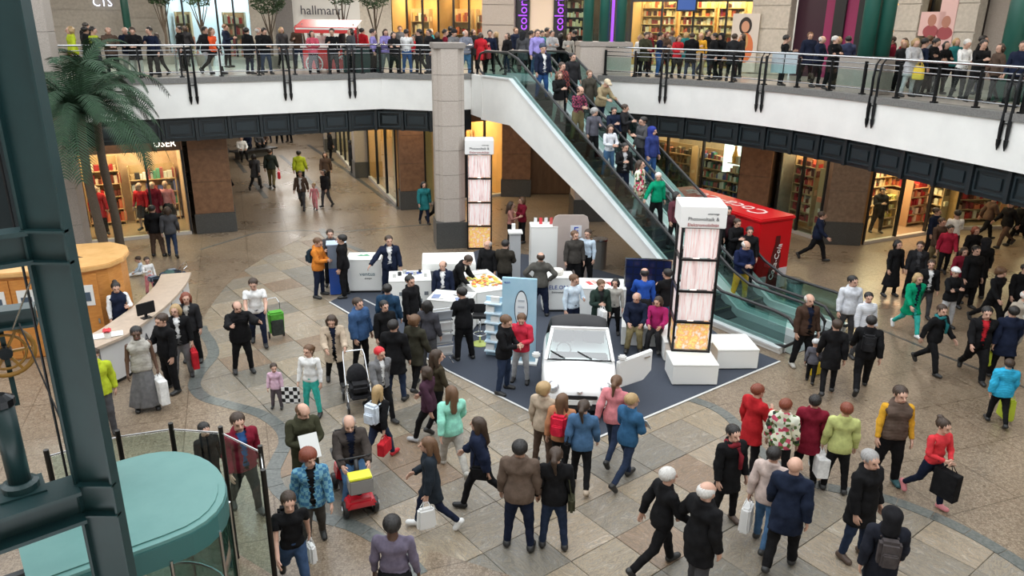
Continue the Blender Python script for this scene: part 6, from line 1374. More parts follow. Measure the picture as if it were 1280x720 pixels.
# stand, middle row
pp(0, 0, 70, 'bend', 'm', 1.78, ('jacket', 'K'), (T_, 'K'), ('short', 'b'), 'man in black suit reaching over the tray of orange leaves', under='W', loc=(-1.55, 19.65, .014), lod=1)
pp(0, 0, 0, 'stand', 'm', 1.66, ('jacket', 'N'), (T_, 'K'), ('fringe', 'b'), 'bald man in navy with white shirt behind the brochure desk', under='W', loc=(-1.82, 18.98, .014), lod=1)
pp(580, 449, -150, 'hold', 'm', 1.80, ('jacket', 'K'), (T_, 'K'), ('short', 'k'), 'man in black suit at the leaflet rack facing away')
pp(516, 430, 60, 'stand', 'm', 1.78, ('coat', 'K'), (T_, 'K'), ('short', 'k'), 'man in long black jacket beside the sample table')
pp(488, 441, 175, 'stand', 'm', 1.76, ('jacket', (.018, .05, .10)), (T_, 'K'), ('short', 'k'), 'man in petrol blue jacket seen from behind at the carpet edge')
pp(537, 462, 160, 'stand', 'f', 1.7, ('jacket', (.05, .05, .06)), (T_, 'DG'), ('bob', 'k'), 'woman in charcoal jacket and trousers left of the leaflet rack')
r = pp(496, 498, 170, 'stand', 'm', 1.80, ('coat', 'K'), (JN, 'J2'), ('short', 'k'), 'broad person in black coat and blue jeans from behind, centre crowd')
pp(521, 486, 150, 'stroll', 'f', 1.70, ('coat', (.035, .033, .022)), (JN, 'K'), ('fluffy', 'c'), 'woman in olive parka with a fur hood in the centre crowd')
pp(473, 462, 30, 'stand', 'f', 1.66, ('jacket', 'K'), (JN, 'K'), ('short', 'k'), 'person in black half hidden behind the black coat in the centre crowd')
pp(453, 462, 60, 'stand', 'm', 1.74, ('puffer', (.04, .09, .20)), (JN, 'K'), ('short', 'b'), 'young man in blue quilted jacket behind the pram')
r = pp(424, 486, 20, 'push', 'f', 1.68, ('coat', 'BE'), (JN, 'K'), ('bob', 'b'), 'woman in beige coat pushing the black pram', under='N')
pp(392, 519, -5, 'stand', 'f', 1.54, ('shirt', 'W'), (JN, 'TU'), ('pony', 'c'), 'girl in white blouse and turquoise leggings', key='girlflag')
pp(347, 510, 5, 'stand', 'f', .96, ('jacket', (.60, .40, .50)), (T_, (.10, .08, .09)), ('short', 'b'), 'toddler girl in a pink top in front of the inlaid border')
pp(306, 466, 30, 'reach', 'm', 1.72, ('puffer', 'K'), (JN, 'K'), ('fringe', 'b'), 'man in black padded vest stretching out both arms')
pp(325, 433, 20, 'push', 'm', 1.78, ('tee', 'W'), (JN, 'N'), ('short', 'b'), 'man in a white T-shirt pushing a green shopping trolley')
pp(478, 524, 40, 'walk', 'f', 1.62, ('jacket', 'G'), (JN, 'K'), ('short', (.65, .02, .03)), 'woman in grey jacket with a red flower cap', under='W', key='redcap')
r = pp(476, 574, 150, 'walk2', 'f', 1.52, ('jacket', 'K'), (JN, 'J2'), ('long', 'y'), 'blonde girl in black jacket with white and red bags', shoes='R'); bag('backpack', r, 'L', (.62, .68, .75), 'white printed rucksack on the blonde girl'); bag('hand', r, 'R', 'R', 'red bag held by the blonde girl')
pp(548, 536, 120, 'stroll', 'f', 1.68, ('shirt', (.045, .035, .02)), (JN, 'K'), ('long', 'b'), 'dark haired woman in dark olive dress with bare arms')
pp(537, 552, -110, 'walk', 'f', 1.6, ('jacket', (.05, .02, .035)), (JN, 'K'), ('bob', 'b'), 'woman in dark plum jacket left of the mint jacket', shoes='LG')
pp(566, 587, -160, 'walk', 'f', 1.68, ('jacket', 'MI'), (T_, 'LT'), ('long', 'c'), 'woman in mint green jacket and pale grey trousers', shoes='LT')
r = pp(600, 632, -100, 'walk', 'f', 1.68, ('puffer', 'N'), (JN, 'K'), ('long', 'b'), 'young woman in navy padded vest walking left with black bag', shoes='K'); bag('shoulder', r, 'L', 'K', 'black handbag on the young woman in the navy vest')
r = pp(540, 660, -80, 'walkcarry', 'f', 1.66, ('coat', (.016, .022, .03)), (JN, 'N'), ('long', 'c'), 'woman in long dark padded coat and white sneakers', shoes='W'); bag('plastic', r, 'L', 'W', 'white plastic bag carried by the woman in white sneakers')
pp(648, 683, 172, 'stand', 'm', 1.86, ('jacket', (.12, .085, .065)), (JN, 'N'), ('short', 'k'), 'man in a brown jacket standing with his back to us', skin_='m', fat=1.08)
r = pp(686, 683, 178, 'stand', 'f', 1.74, ('jacket', 'K'), (JN, 'J2'), ('pony', 'b'), 'woman in black jacket with ponytail next to the brown jacket'); bag('shoulder', r, 'R', 'OL', 'olive handbag on the woman next to the brown jacket')
pp(633, 490, 70, 'hold', 'm', 1.80, ('jacket', 'K'), (JN, 'J2'), ('short', 'c'), 'man in black jacket and jeans in front of the blue banner')
pp(645, 480, -10, 'hold', 'f', 1.66, ('jacket', (.55, .03, .06)), (JN, 'LG'), ('short', 'c'), 'girl in a bright red jacket in front of the blue banner')
pp(692, 588, 150, 'stand', 'f', 1.68, ('jacket', 'BE'), (JN, 'BR'), ('fluffy', 'y'), 'woman with blonde curls and cream jacket at the car bonnet')
r = pp(703, 596, 160, 'stroll', 'f', 1.62, ('jacket', (.45, .20, .10)), (JN, 'K'), ('long', 'c'), 'woman in rust top with a red bag at the car bonnet'); bag('backpack', r, 'L', (.60, .02, .05), 'red and black rucksack at the car bonnet', 1.0)
r = pp(716, 608, 170, 'stroll', 'f', 1.68, ('jacket', 'DJ'), (JN, 'K'), ('pony', 'b'), 'woman in denim jacket with long ponytail in front of the car', shoes='BE'); bag('shoulder', r, 'L', 'K', 'black bag at the hip of the woman with the long ponytail')
pp(764, 572, 150, 'walk', 'f', 1.70, ('jacket', 'PK'), (JN, 'J2'), ('pony', 'c'), 'woman in pink hooded top beside the car wing')
r = pp(781, 603, 130, 'walkhold', 'f', 1.74, ('jacket', (.03, .10, .20)), (JN, 'J2'), ('short', 'y'), 'blonde woman in denim blue jacket holding white paper'); paper(r, 'white paper sheet held by the blonde woman in denim blue', .3, .25, 'paper_sheet')
pp(497, 790, 178, 'stand', 'm', 1.82, ('shirt', 'LV'), (T_, 'K'), ('short', 'k'), 'dark skinned man in a grey violet shirt at the bottom edge', skin_='d', fat=1.1)
r = pp(372, 742, 25, 'walk', 'f', 1.70, ('tee', 'K'), (JN, 'J'), ('short', 'b'), 'woman in black T-shirt and jeans walking with a plastic bag'); bag('plastic', r, 'L', 'W', 'white plastic bag of the woman in the black T-shirt', .8); bag('backpack', r, 'L', 'K', 'black backpack of the woman in the black T-shirt')
pp(396, 687, 20, 'stroll2', 'f', 1.72, ('jacket', (.16, .34, .42)), (JN, (.05, .045, .04)), ('fluffy', 'r'), 'woman with red curls in a blue checked shirt', under='K', pattern='checkb')
r = pp(386, 620, 30, 'hold', 'm', 1.76, ('jacket', 'OL'), (T_, 'OL'), ('fringe', 'c'), 'man in olive jacket reading a white paper'); paper(r, 'open white newspaper read by the man in olive')
pp(311, 641, 40, 'stroll', 'm', 1.80, ('jacket', 'MR'), (JN, 'K2'), ('short', 'b'), 'man in dark red and black jacket with a blue shirt by the lift', under='B')
pp(268, 624, 60, 'stand', 'm', 1.42, ('jacket', 'K'), (JN, 'K'), ('short', 'k'), 'boy in black behind the lift roof')
pp(134, 541, 30, 'stroll', 'm', 1.76, ('jacket', 'YG'), (JN, 'DG'), ('short', 'b'), 'man in a bright yellow green jacket beside the steel upright')
# information desk
pp(158, 436, 45, 'holdL', 'f', 1.70, ('shirt', 'W'), (T_, 'N'), ('bun', 'k'), 'staff woman in white shirt and dark waistcoat behind the desk', over=('vest', 'N'))
r = pp(186, 512, 30, 'stand', 'f', 1.82, ('vest', 'LT'), (SK, 'G'), ('short', 'k'), 'tall person in cream waistcoat and long grey skirt at the desk', skin_='d'); bag('paper', r, 'L', 'W', 'large white shopping bag beside the long grey skirt', 1.3)
pp(216, 489, -30, 'holdR', 'm', 1.78, ('jacket', 'K'), (T_, 'K'), ('short', 'b'), 'man in black jacket leaning at the information desk')
r = pp(231, 470, 20, 'stand', 'f', 1.70, ('jacket', 'K'), (T_, 'G'), ('bob', 'y'), 'blonde woman in black jacket and grey trousers near the desk', under='W'); bag('paper', r, 'L', 'R', 'bright red carrier bag beside the blonde woman at the desk', 1.0)
pp(243, 452, 10, 'stand', 'f', 1.70, ('jacket', 'K2'), (T_, 'K'), ('bob', 'r'), 'woman with auburn hair and dark jacket behind the blonde at the desk', under='LT')
# right hand side, walkers
pp(1000, 458, 10, 'stand', 'm', 1.80, ('jacket', (.055, .03, .02)), (T_, 'K'), ('fringe', 'w'), 'white haired man in brown leather jacket at the escalator exit', under='N', shoes='LT')
pp(1032, 492, 165, 'stroll2', 'f', 1.72, ('coat', 'K'), (JN, 'K'), ('short', 'b'), 'woman in long black coat right of the escalator exit', fat=1.0)
r = pp(1074, 487, 160, 'walk2', 'm', 1.78, ('jacket', 'K'), (T_, 'K'), ('short', 'k'), 'man in black with a dark rucksack right of the long black coat'); bag('backpack', r, 'L', 'K2', 'dark rucksack on the man right of the long black coat')
pp(1053, 430, 0, 'stand', 'm', 1.80, ('jacket', (.60, .62, .66)), (JN, 'DG'), ('short', 'k'), 'young man in a white grey jacket behind the black coats')
pp(1073, 448, 10, 'stand', 'f', 1.68, ('jacket', (.50, .53, .60)), (JN, 'DG'), ('short', 'k'), 'dark haired person in pale striped top behind the black rucksack', pattern='stripe')
pp(1133, 418, 5, 'walk', 'f', 1.72, ('coat', 'GR'), (JN, 'TU'), ('bob', 'y'), 'blonde woman in green cardigan and turquoise trousers', under='N', shoes='W')
r = pp(1160, 464, 25, 'walk2', 'f', 1.70, ('jacket', 'K'), (T_, 'K'), ('short', 'b'), 'woman in black jacket with a teal scarf holding hands', scarf='TL')
r = pp(1214, 473, -15, 'walk', 'm', 1.80, ('jacket', 'K'), (T_, 'K'), ('short', 'k'), 'man in black jacket over a red shirt walking toward us', under='R', fat=1.12); bag('plastic', r, 'L', 'YG', 'lime green bag of the man with the red shirt')
pp(1246, 475, 170, 'stroll', 'm', 1.78, ('coat', 'N'), (T_, 'K'), ('short', 'k'), 'person in navy coat seen from behind beside the light blue child')
pp(1262, 452, 0, 'stroll2', 'm', 1.80, ('jacket', (.36, .31, .25)), (T_, 'LT'), ('fringe', 'w'), 'bald man in a beige jacket near the right edge', under='W')
r = pp(1243, 530, 165, 'stroll', 'm', 1.42, ('puffer', 'LB'), (JN, 'K'), ('short', 'b'), 'child in a light blue padded jacket'); bag('plastic', r, 'R', 'YG', 'yellow green plastic bag beside the light blue child', 1.3)
pp(1111, 370, 15, 'stand', 'f', 1.72, ('longcoat', 'K'), (JN, 'K'), ('bob', 'k'), 'woman in a long black coat left of the green cardigan')
pp(1138, 372, -20, 'stand', 'm', 1.72, ('jacket', 'K2'), (T_, 'K'), ('short', 'b'), 'man in dark jacket beside the long black coat', under='DG')
pp(1151, 398, -10, 'stand', 'f', 1.68, ('jacket', 'K'), (JN, 'DG'), ('short', 'b'), 'woman in black behind the green cardigan', under='W')
pp(1180, 410, 10, 'cross', 'f', 1.68, ('jacket', 'K'), (JN, 'LG'), ('cap', (.7, .7, .7)), 'person with a white cap and folded hands in black')
pp(1234, 408, 20, 'walk', 'f', 1.70, ('jacket', 'K'), (T_, 'K'), ('fluffy', 'c'), 'woman with auburn curls in black before the beige jacket')
pp(1264, 408, -10, 'stroll', 'm', 1.74, ('jacket', 'K'), (T_, 'K'), ('short', 'k'), 'dark haired man in black right of the auburn curls')
pp(1205, 385, 10, 'stand', 'm', 1.84, ('coat', 'K'), (T_, 'K'), ('short', 'k'), 'broad man in a black coat in the right crowd', fat=1.15)
pp(1216, 372, 170, 'stand', 'm', 1.84, ('coat', 'K'), (T_, 'K'), ('hood', (.015, .015, .018)), 'hooded figure in black behind the broad man in the right crowd', fat=1.1)
pp(1192, 378, 0, 'stand', 'f', 1.66, ('coat', 'MR'), (JN, 'K'), ('bob', 'b'), 'woman in dark red coat left of the broad man in black')
pp(1165, 338, 20, 'stroll', 'm', 1.76, ('jacket', 'BR'), (T_, 'KH'), ('short', 'b'), 'man in brown jacket at the shop doorway crowd')
pp(1176, 345, -20, 'stroll2', 'f', 1.68, ('jacket', (.38, .02, .05)), (JN, 'K'), ('short', 'k'), 'woman in red top in the crowd before the shop doorway')
pp(1185, 325, 170, 'walkhold', 'm', 1.78, ('shirt', 'W'), (JN, 'K2'), ('short', 'k'), 'man in a white shirt in front of the bright right shop')
pp(1160, 322, 30, 'stand', 'm', 1.76, ('jacket', 'N'), (T_, 'K'), ('short', 'b'), 'man in navy left of the white shirt at the right shop')
pp(1207, 348, 0, 'stand', 'f', 1.70, ('coat', 'K'), (JN, 'K'), ('bob', 'r'), 'red haired woman in black in the right crowd')
pp(1230, 300, 90, 'walk', 'm', 1.76, ('jacket', 'BR'), (T_, 'K'), ('short', 'k'), 'man in dark brown walking past the red shelves')
pp(1252, 309, -80, 'walk', 'm', 1.78, ('jacket', 'K'), (T_, 'BR'), ('short', 'b'), 'striding man in black near the right edge shops')
pp(1267, 310, -80, 'walk2', 'f', 1.72, ('coat', 'K'), (JN, 'K'), ('bob', 'k'), 'dark coated woman following the striding man')
pp(1276, 296, -60, 'stand', 'm', 1.78, ('jacket', 'K2'), (T_, 'K'), ('short', 'g'), 'man in charcoal at the right edge before the shops')
pp(1018, 326, 60, 'walk', 'm', 1.76, ('jacket', 'N'), (T_, 'K'), ('short', 'b'), 'man in dark suit striding past the right brown pillars', under='G')
pp(1094, 291, 0, 'holdR', 'm', 1.78, ('jacket', 'K2'), (T_, 'K2'), ('short', 'k'), 'dark man standing in the bright shop window by the corner pillar')
# right hand foreground
pp(1104, 603, -5, 'stand', 'm', 1.86, ('shirt', 'MU'), (T_, 'K'), ('short', 'b'), 'man with mustard sleeves and a brown padded vest', over=('vest', (.10, .07, .055)), shoes=(.02, .08, .09))
r = pp(1156, 628, 15, 'walkhold', 'f', 1.62, ('shirt', (.60, .04, .05)), (JN, 'N'), ('bun', 'b'), 'woman in a bright red top with a big black bag', shoes='PK'); bag('paper', r, 'L', 'K', 'large black flat bag of the woman in the red top', 1.2)
r = pp(1040, 613, 165, 'stand', 'f', 1.70, ('jacket', (.45, .48, .18)), (JN, 'K'), ('short', 'r'), 'woman in a lime green jacket with a white bag'); bag('hand', r, 'L', 'W', 'big white handbag between the lime and maroon jackets', 1.5)
pp(1003, 600, 160, 'stand', 'f', 1.68, ('coat', 'MR'), (T_, 'K'), ('short', 'k'), 'woman in a maroon coat with round black hair')
pp(968, 606, 150, 'stand', 'f', 1.68, ('jacket', 'LT'), (JN, 'K'), ('short', 'r'), 'woman in a flowered white and green jacket', pattern='floral')
pp(946, 596, 120, 'holdR', 'f', 1.72, ('coat', (.40, .015, .02)), (T_, 'K'), ('short', 'r'), 'woman in a bright red jacket at the back of the right group')
r = pp(904, 652, 20, 'stand', 'f', 1.74, ('coat', 'K'), (JN, 'K'), ('short', 'k'), 'woman in black coat with a dark red scarf', scarf=(.22, .02, .03), shoes='BR')
r = pp(951, 682, 140, 'stroll', 'f', 1.72, ('jacket', (.50, .40, .36)), (JN, 'DJ'), ('short', 'k'), 'person in a pale pink jacket and blue jeans with dark hair'); bag('plastic', r, 'L', 'W', 'white plastic bag beside the pale pink jacket', 1.2)
pp(974, 708, 150, 'stroll2', 'm', 1.84, ('coat', (.010, .016, .035)), (T_, 'K'), None, 'bald man in a dark navy jacket on the right', fat=1.08)
pp(1066, 696, 30, 'stand', 'm', 1.82, ('coat', 'K'), (JN, 'J2'), ('short', 'g'), 'grey haired man in a wide black jacket looking right', fat=1.15, shoes='BR')
r = pp(1088, 772, 165, 'stroll', 'f', 1.74, ('coat', (.012, .014, .022)), (JN, 'N'), ('hood', (.01, .01, .012)), 'person in dark coat with black hair at the lower right'); bag('backpack', r, 'L', (.07, .06, .06), 'grey brown backpack on the dark coated person, lower right')
pp(822, 712, 110, 'walk', 'f', 1.76, ('jacket', 'K'), (T_, 'K'), ('short', 'w'), 'elderly woman with white hair in black jacket striding right')
pp(868, 746, 120, 'aside', 'm', 1.86, ('coat', 'K'), (T_, 'DG'), ('fringe', 'w'), 'elderly bald man in a wide black coat beside the white haired woman', fat=1.15)
# pram rider on the scooter and small wheeled things
def wheels(t, spots, R, w, mat=None):
    for x, y in spots:
        M_ = Matrix.Translation((x, y, R))@Matrix.Rotation(math.pi/2, 4, 'Y'); o = mb().lathe([(.0, -w/2), (R*.8, -w/2), (R, -w*.3), (R, w*.3), (R*.8, w/2), (.0, w/2)], n=18, M=M_).build('wheel', mat or BLACK, t)
        M_ = Matrix.Translation((x, y, R))@Matrix.Rotation(math.pi/2, 4, 'Y'); mb().lathe([(.0, -w*.6), (R*.5, -w*.6), (R*.5, w*.6), (.0, w*.6)], n=12, M=M_).build('hub', STEEL, o)
def pram(px, py, rz, label, col, hood):
    t = thing('pram', label, 'pram', at(px, py), math.radians(rz)); wheels(t, ((-.27, -.38), (.27, -.38), (-.28, .32), (.28, .32)), .14, .05); m = mb()
    for s in (-1, 1): m.tube([(s*.25, -.38, .14), (s*.24, .05, .45), (s*.22, .42, .95), (s*.20, .52, 1.02)], .014, 6); m.tube([(s*.26, .32, .14), (s*.24, .05, .45), (s*.23, -.25, .62)], .014, 6)
    m.tube([(-.2, .52, 1.02), (.2, .52, 1.02)], .016, 6); m.tube([(-.26, .32, .14), (.26, .32, .14)], .012, 6); m.build('frame', STEEL, t)
    mb().box((0, -.02, .52), (.40, .75, .20)).build('carry_cot', fabric(col), t, bevel=.06); mb().box((0, -.28, .36), (.38, .3, .06)).build('foot_rest', fabric(col), t, bevel=.02)
    m = mb(); n = 8; v = []
    for i in range(6):
        a = math.radians(-10+i*26); v += [(.21*math.cos(math.pi*j/(n-1)), .12+.30*math.cos(a)*(-1)*.9*math.sin(math.pi*j/(n-1))**.3, .60+.32*math.sin(math.pi*j/(n-1))*abs(math.sin(a+.3))) for j in range(n)]
    m.add(v, [(i*n+j, i*n+j+1, i*n+n+j+1, i*n+n+j) for i in range(5) for j in range(n-1)]); m.build('hood', fabric(hood), t, smooth=True); mb().box((0, .12, .24), (.36, .4, .14)).build('basket', fabric((.03, .03, .03)), t, bevel=.03); return t
pram(449, 506, 20, 'black pram with silver frame in front of the beige coat', (.02, .02, .022), (.015, .015, .017))
pram(214, 376, -60, 'dark pushchair loaded with coats near the wooden booth', (.03, .035, .04), (.05, .09, .08))
m = mb(); rr = random.Random(2)
for i in range(9): m.box((rr.uniform(-.3, .3), rr.uniform(-.3, .3), .08+rr.uniform(0, .12)), (.25, .2, .14), rr.uniform(0, 3), i % 3)
o = m.build('coat_pile', [fabric((.04, .06, .09)), fabric((.02, .02, .02)), fabric((.2, .22, .25))], bevel=.03); tag(o, 'heap of dark coats and bags on the pushchair', 'coats'); q = at(214, 376); o.location = (q.x, q.y, .62)
pp(190, 368, 40, 'holdR', 'f', 1.1, ('shirt', 'W'), (T_, 'PK'), ('short', 'b'), 'small child in white and pink standing by the loaded pushchair', lod=1)
t = thing('shopping_trolley', 'two wheeled green and grey shopping trolley beside the white T-shirt', 'trolley', at(347, 423), .5); wheels(t, ((-.18, .1), (.18, .1)), .09, .04); m = mb(); m.tube([(-.15, .08, .1), (-.15, .16, .9), (-.10, .25, 1.0), (.10, .25, 1.0), (.15, .16, .9), (.15, .08, .1)], .012, 6); m.build('frame', STEEL, t)
mb().box((0, -.02, .45), (.34, .24, .58), taper=1.1).build('bag', fabric((.10, .35, .05)), t, bevel=.04); mb().box((.0, -.16, .35), (.3, .08, .4)).build('side_pocket', fabric((.04, .045, .04)), t, bevel=.02)
# mobility scooter
q = at(444, 622); t = thing('mobility_scooter', 'red electric mobility scooter with yellow topped front basket', 'scooter', q, math.radians(22)); RD = plain((.45, .01, .02), .25)
wheels(t, ((-.24, -.48), (.24, -.48), (-.27, .42), (.27, .42)), .14, .10)
mb().box((0, -.05, .20), (.46, .80, .07)).build('footboard', plain((.03, .03, .03), .6), t, bevel=.02); mb().box((0, -.50, .29), (.52, .36, .14), taper=.75).build('front_fairing', RD, t, bevel=.04); mb().box((0, .42, .34), (.52, .44, .26), taper=.85).build('rear_fairing', RD, t, bevel=.05)
mb().tube([(0, -.46, .30), (0, -.38, .70), (0, -.30, .92)], [.05, .04, .035], 10).build('steering_column', BLACK, t, smooth=True); mb().tube([(-.26, -.20, .90), (-.16, -.30, .95), (.16, -.30, .95), (.26, -.20, .90)], .016, 8).build('handlebar', BLACK, t)
b_ = mb().box((0, -.60, .66), (.38, .26, .26)).build('basket', plain((.25, .24, .23), .5), t, bevel=.02); mb().box((0, -.60, .80), (.36, .25, .04)).build('basket_lid', plain((.62, .62, .03), .5), b_, bevel=.01)
mb().box((0, .32, .52), (.44, .42, .09)).build('seat', BLACK, t, bevel=.03); mb().box((0, .54, .80), (.44, .08, .48)).build('backrest', BLACK, t, bevel=.03)
for s in (-1, 1): mb().box((s*.27, .34, .72), (.06, .32, .04)).build('armrest', BLACK, t, bevel=.01)
Rz = Matrix.Rotation(math.radians(22), 3, 'Z'); loc_ = q+Rz@Vector((0, .22, 0)); pp(0, 600, 22, 'drive', 'm', 1.78, ('jacket', (.055, .045, .04)), (JN, 'DJ'), ('fringe', 'g'), 'grey haired man in dark jacket riding the red scooter', loc=loc_, lod=0, seat=.56, under='N', fat=1.1)
# child and bag by the escalator, scarves, flag
pp(1012, 478, 150, 'stroll', 'm', 1.0, ('jacket', (.10, .10, .12)), (T_, 'K'), ('cap', (.5, .5, .5)), 'small child in dark clothes between the brown jacket and the black coat', lod=1)
t = thing('carrier_bag', 'yellow and black carrier bag on the floor beside the long black coat', 'bag', at(1017, 468), .4); mb().box((0, 0, .16), (.3, .16, .3)).build('body', plain((.62, .45, .02), .5), t, bevel=.02); mb().box((0, 0, .33), (.2, .04, .06)).build('handle', BLACK, t)
r = PEOPLE['girlflag']; p = r['handR']; t = tag(mb().box((-.14, -.05, -.18), (.36, .03, .36)).build('checked_bag', fabric((.02, .02, .02), 'checkw'), bevel=.01), 'black and white chequered bag held by the turquoise leggings girl', 'bag'); t.location = p
# ------------------------------------------------------------------ escalator riders
def rider(px, lane, face, pose, sex, h, top, legs, hair, label, **kw):
    w = .62 if lane == 1 else EW-.62; w += kw.pop('dw', 0); lo, hi = 0.0, ERUN+1.8
    for _ in range(40):
        m_ = (lo+hi)/2
        if proj(esc(w, m_, h*.93))[0] > px: lo = m_
        else: hi = m_
    s = lo
    if .3 < s < ERUN: s = .4*math.floor((s-.2)/.4)+.2+.2; z = UP/ERUN*(s-.2)+UP/ERUN*.2; z = esc(w, s-.2).z+.4*UP/ERUN*.5+.012
    else: z = esc(w, s).z+.03
    p = esc(w, s); return pp(0, 0, face, pose, sex, h, top, legs, hair, label, loc=(p.x, p.y, z), lod=1, **kw)
A = -31   # facing down the escalator
rider(683, 1, 25, 'stand', 'm', 1.8, ('jacket', 'N'), (JN, 'B'), ('beanie', (.05, .06, .09)), 'rider in dark jacket over white shirt near the escalator top', under='W')
rider(697, 1, 30, 'holdR', 'f', 1.7, ('jacket', 'K'), (JN, 'LT'), ('bob', 'c'), 'rider in black with white trousers near the escalator top', dw=-.2)
rider(707, 1, 35, 'stand', 'm', 1.72, ('jacket', (.22, .05, .04)), (JN, 'K2'), ('short', 'b'), 'rider in a red checked shirt on the near lane', pattern='check', dw=.22)
rider(727, 1, 30, 'hold', 'm', 1.76, ('shirt', (.26, .05, .09)), (T_, 'KH'), ('fringe', 'b'), 'bald rider in a maroon checked shirt and khaki trousers', pattern='check')
rider(742, 1, 20, 'holdL', 'f', 1.6, ('jacket', (.09, .09, .11)), (T_, 'K'), ('fluffy', 'g'), 'grey haired lady in a slate jacket on the near lane')
rider(765, 1, 25, 'hold', 'f', 1.66, ('shirt', (.62, .64, .68)), (JN, 'DJ'), ('long', 'b'), 'dark haired girl in white top and jeans on the escalator')
rider(784, 1, 10, 'holdR', 'm', 1.66, ('jacket', 'K'), (JN, 'N'), ('short', 'k'), 'rider in black with a pale print below the girl in white', dw=-.1, under='LG')
rider(802, 1, 60, 'stand', 'f', 1.72, ('coat', (.10, .07, .06)), (T_, 'LG'), ('long', 'b'), 'brown haired woman with a grey printed shawl on the escalator', pattern='floral', dw=-.15)
rider(819, 1, 20, 'asideR', 'f', 1.62, ('jacket', 'GR'), (T_, 'K'), ('short', 'w'), 'white haired woman in a bright green jacket on the escalator', dw=.2)
rider(849, 1, 30, 'stand', 'f', 1.66, ('jacket', (.10, .03, .04)), (JN, 'K'), ('bob', 'k'), 'rider in dark maroon just left of the picture tower', dw=.2)
rider(712, 2, 25, 'stand', 'm', 1.76, ('jacket', 'K2'), (JN, 'K'), ('short', 'k'), 'rider in black on the far lane near the top', dw=-.3)
rider(737, 2, 20, 'stand', 'f', 1.7, ('coat', (.05, .045, .035)), (JN, 'K'), ('short', 'c'), 'rider in dark green coat on the far lane', dw=-.2)
rider(752, 2, 40, 'rail', 'm', 1.72, ('jacket', (.30, .24, .14)), (T_, 'N'), ('cap', (.50, .42, .30)), 'rider with beige cap and jacket bending over the far handrail')
rider(766, 2, 20, 'holdR', 'f', 1.6, ('jacket', 'N'), (JN, 'N'), ('short', 'k'), 'rider in dark blue reaching forward on the far lane', dw=-.45)
rider(783, 2, 60, 'holdR', 'f', 1.66, ('jacket', 'K2'), (JN, 'K'), ('short', 'b'), 'left person of the embracing couple on the far lane')
rider(800, 2, -60, 'holdL', 'm', 1.8, ('jacket', (.07, .07, .075)), (T_, 'K2'), ('short', 'k'), 'right person of the embracing couple in a grey coat', dw=.1)
rider(815, 2, 40, 'stand', 'm', 1.76, ('jacket', (.025, .04, .16)), (JN, 'B'), ('hood', (.025, .04, .22)), 'rider with a blue hood and blue jeans on the far lane', dw=.15)
rider(898, 2, 10, 'stand', 'f', 1.66, ('coat', 'K'), (JN, 'K'), ('bob', 'b'), 'dark coated rider just right of the picture tower header', dw=-.2)
rider(906, 2, 20, 'holdL', 'm', 1.7, ('jacket', (.05, .015, .02)), (T_, 'K'), ('short', 'k'), 'rider in very dark red beside the red kiosk', dw=.25)
rider(927, 2, 10, 'hold', 'm', 1.76, ('jacket', (.008, .014, .05)), (T_, 'MU'), ('fringe', 'w'), 'bald man in navy jacket and mustard trousers leaving the escalator', dw=-.35)
rider(921, 2, 20, 'holdR', 'f', 1.66, ('jacket', 'K'), (T_, 'K'), ('short', 'b'), 'rider in black with a light bag before the red kiosk', dw=.2)
rider(936, 2, -10, 'stand', 'm', 1.72, ('coat', 'K'), (T_, 'K'), ('short', 'k'), 'tall dark rider behind the bald man in navy', dw=.3)
rider(672, 2, 20, 'stand', 'm', 1.72, ('jacket', 'LIL'), (JN, 'J'), ('short', 'b'), 'person in violet stepping onto the escalator', dw=-.6)
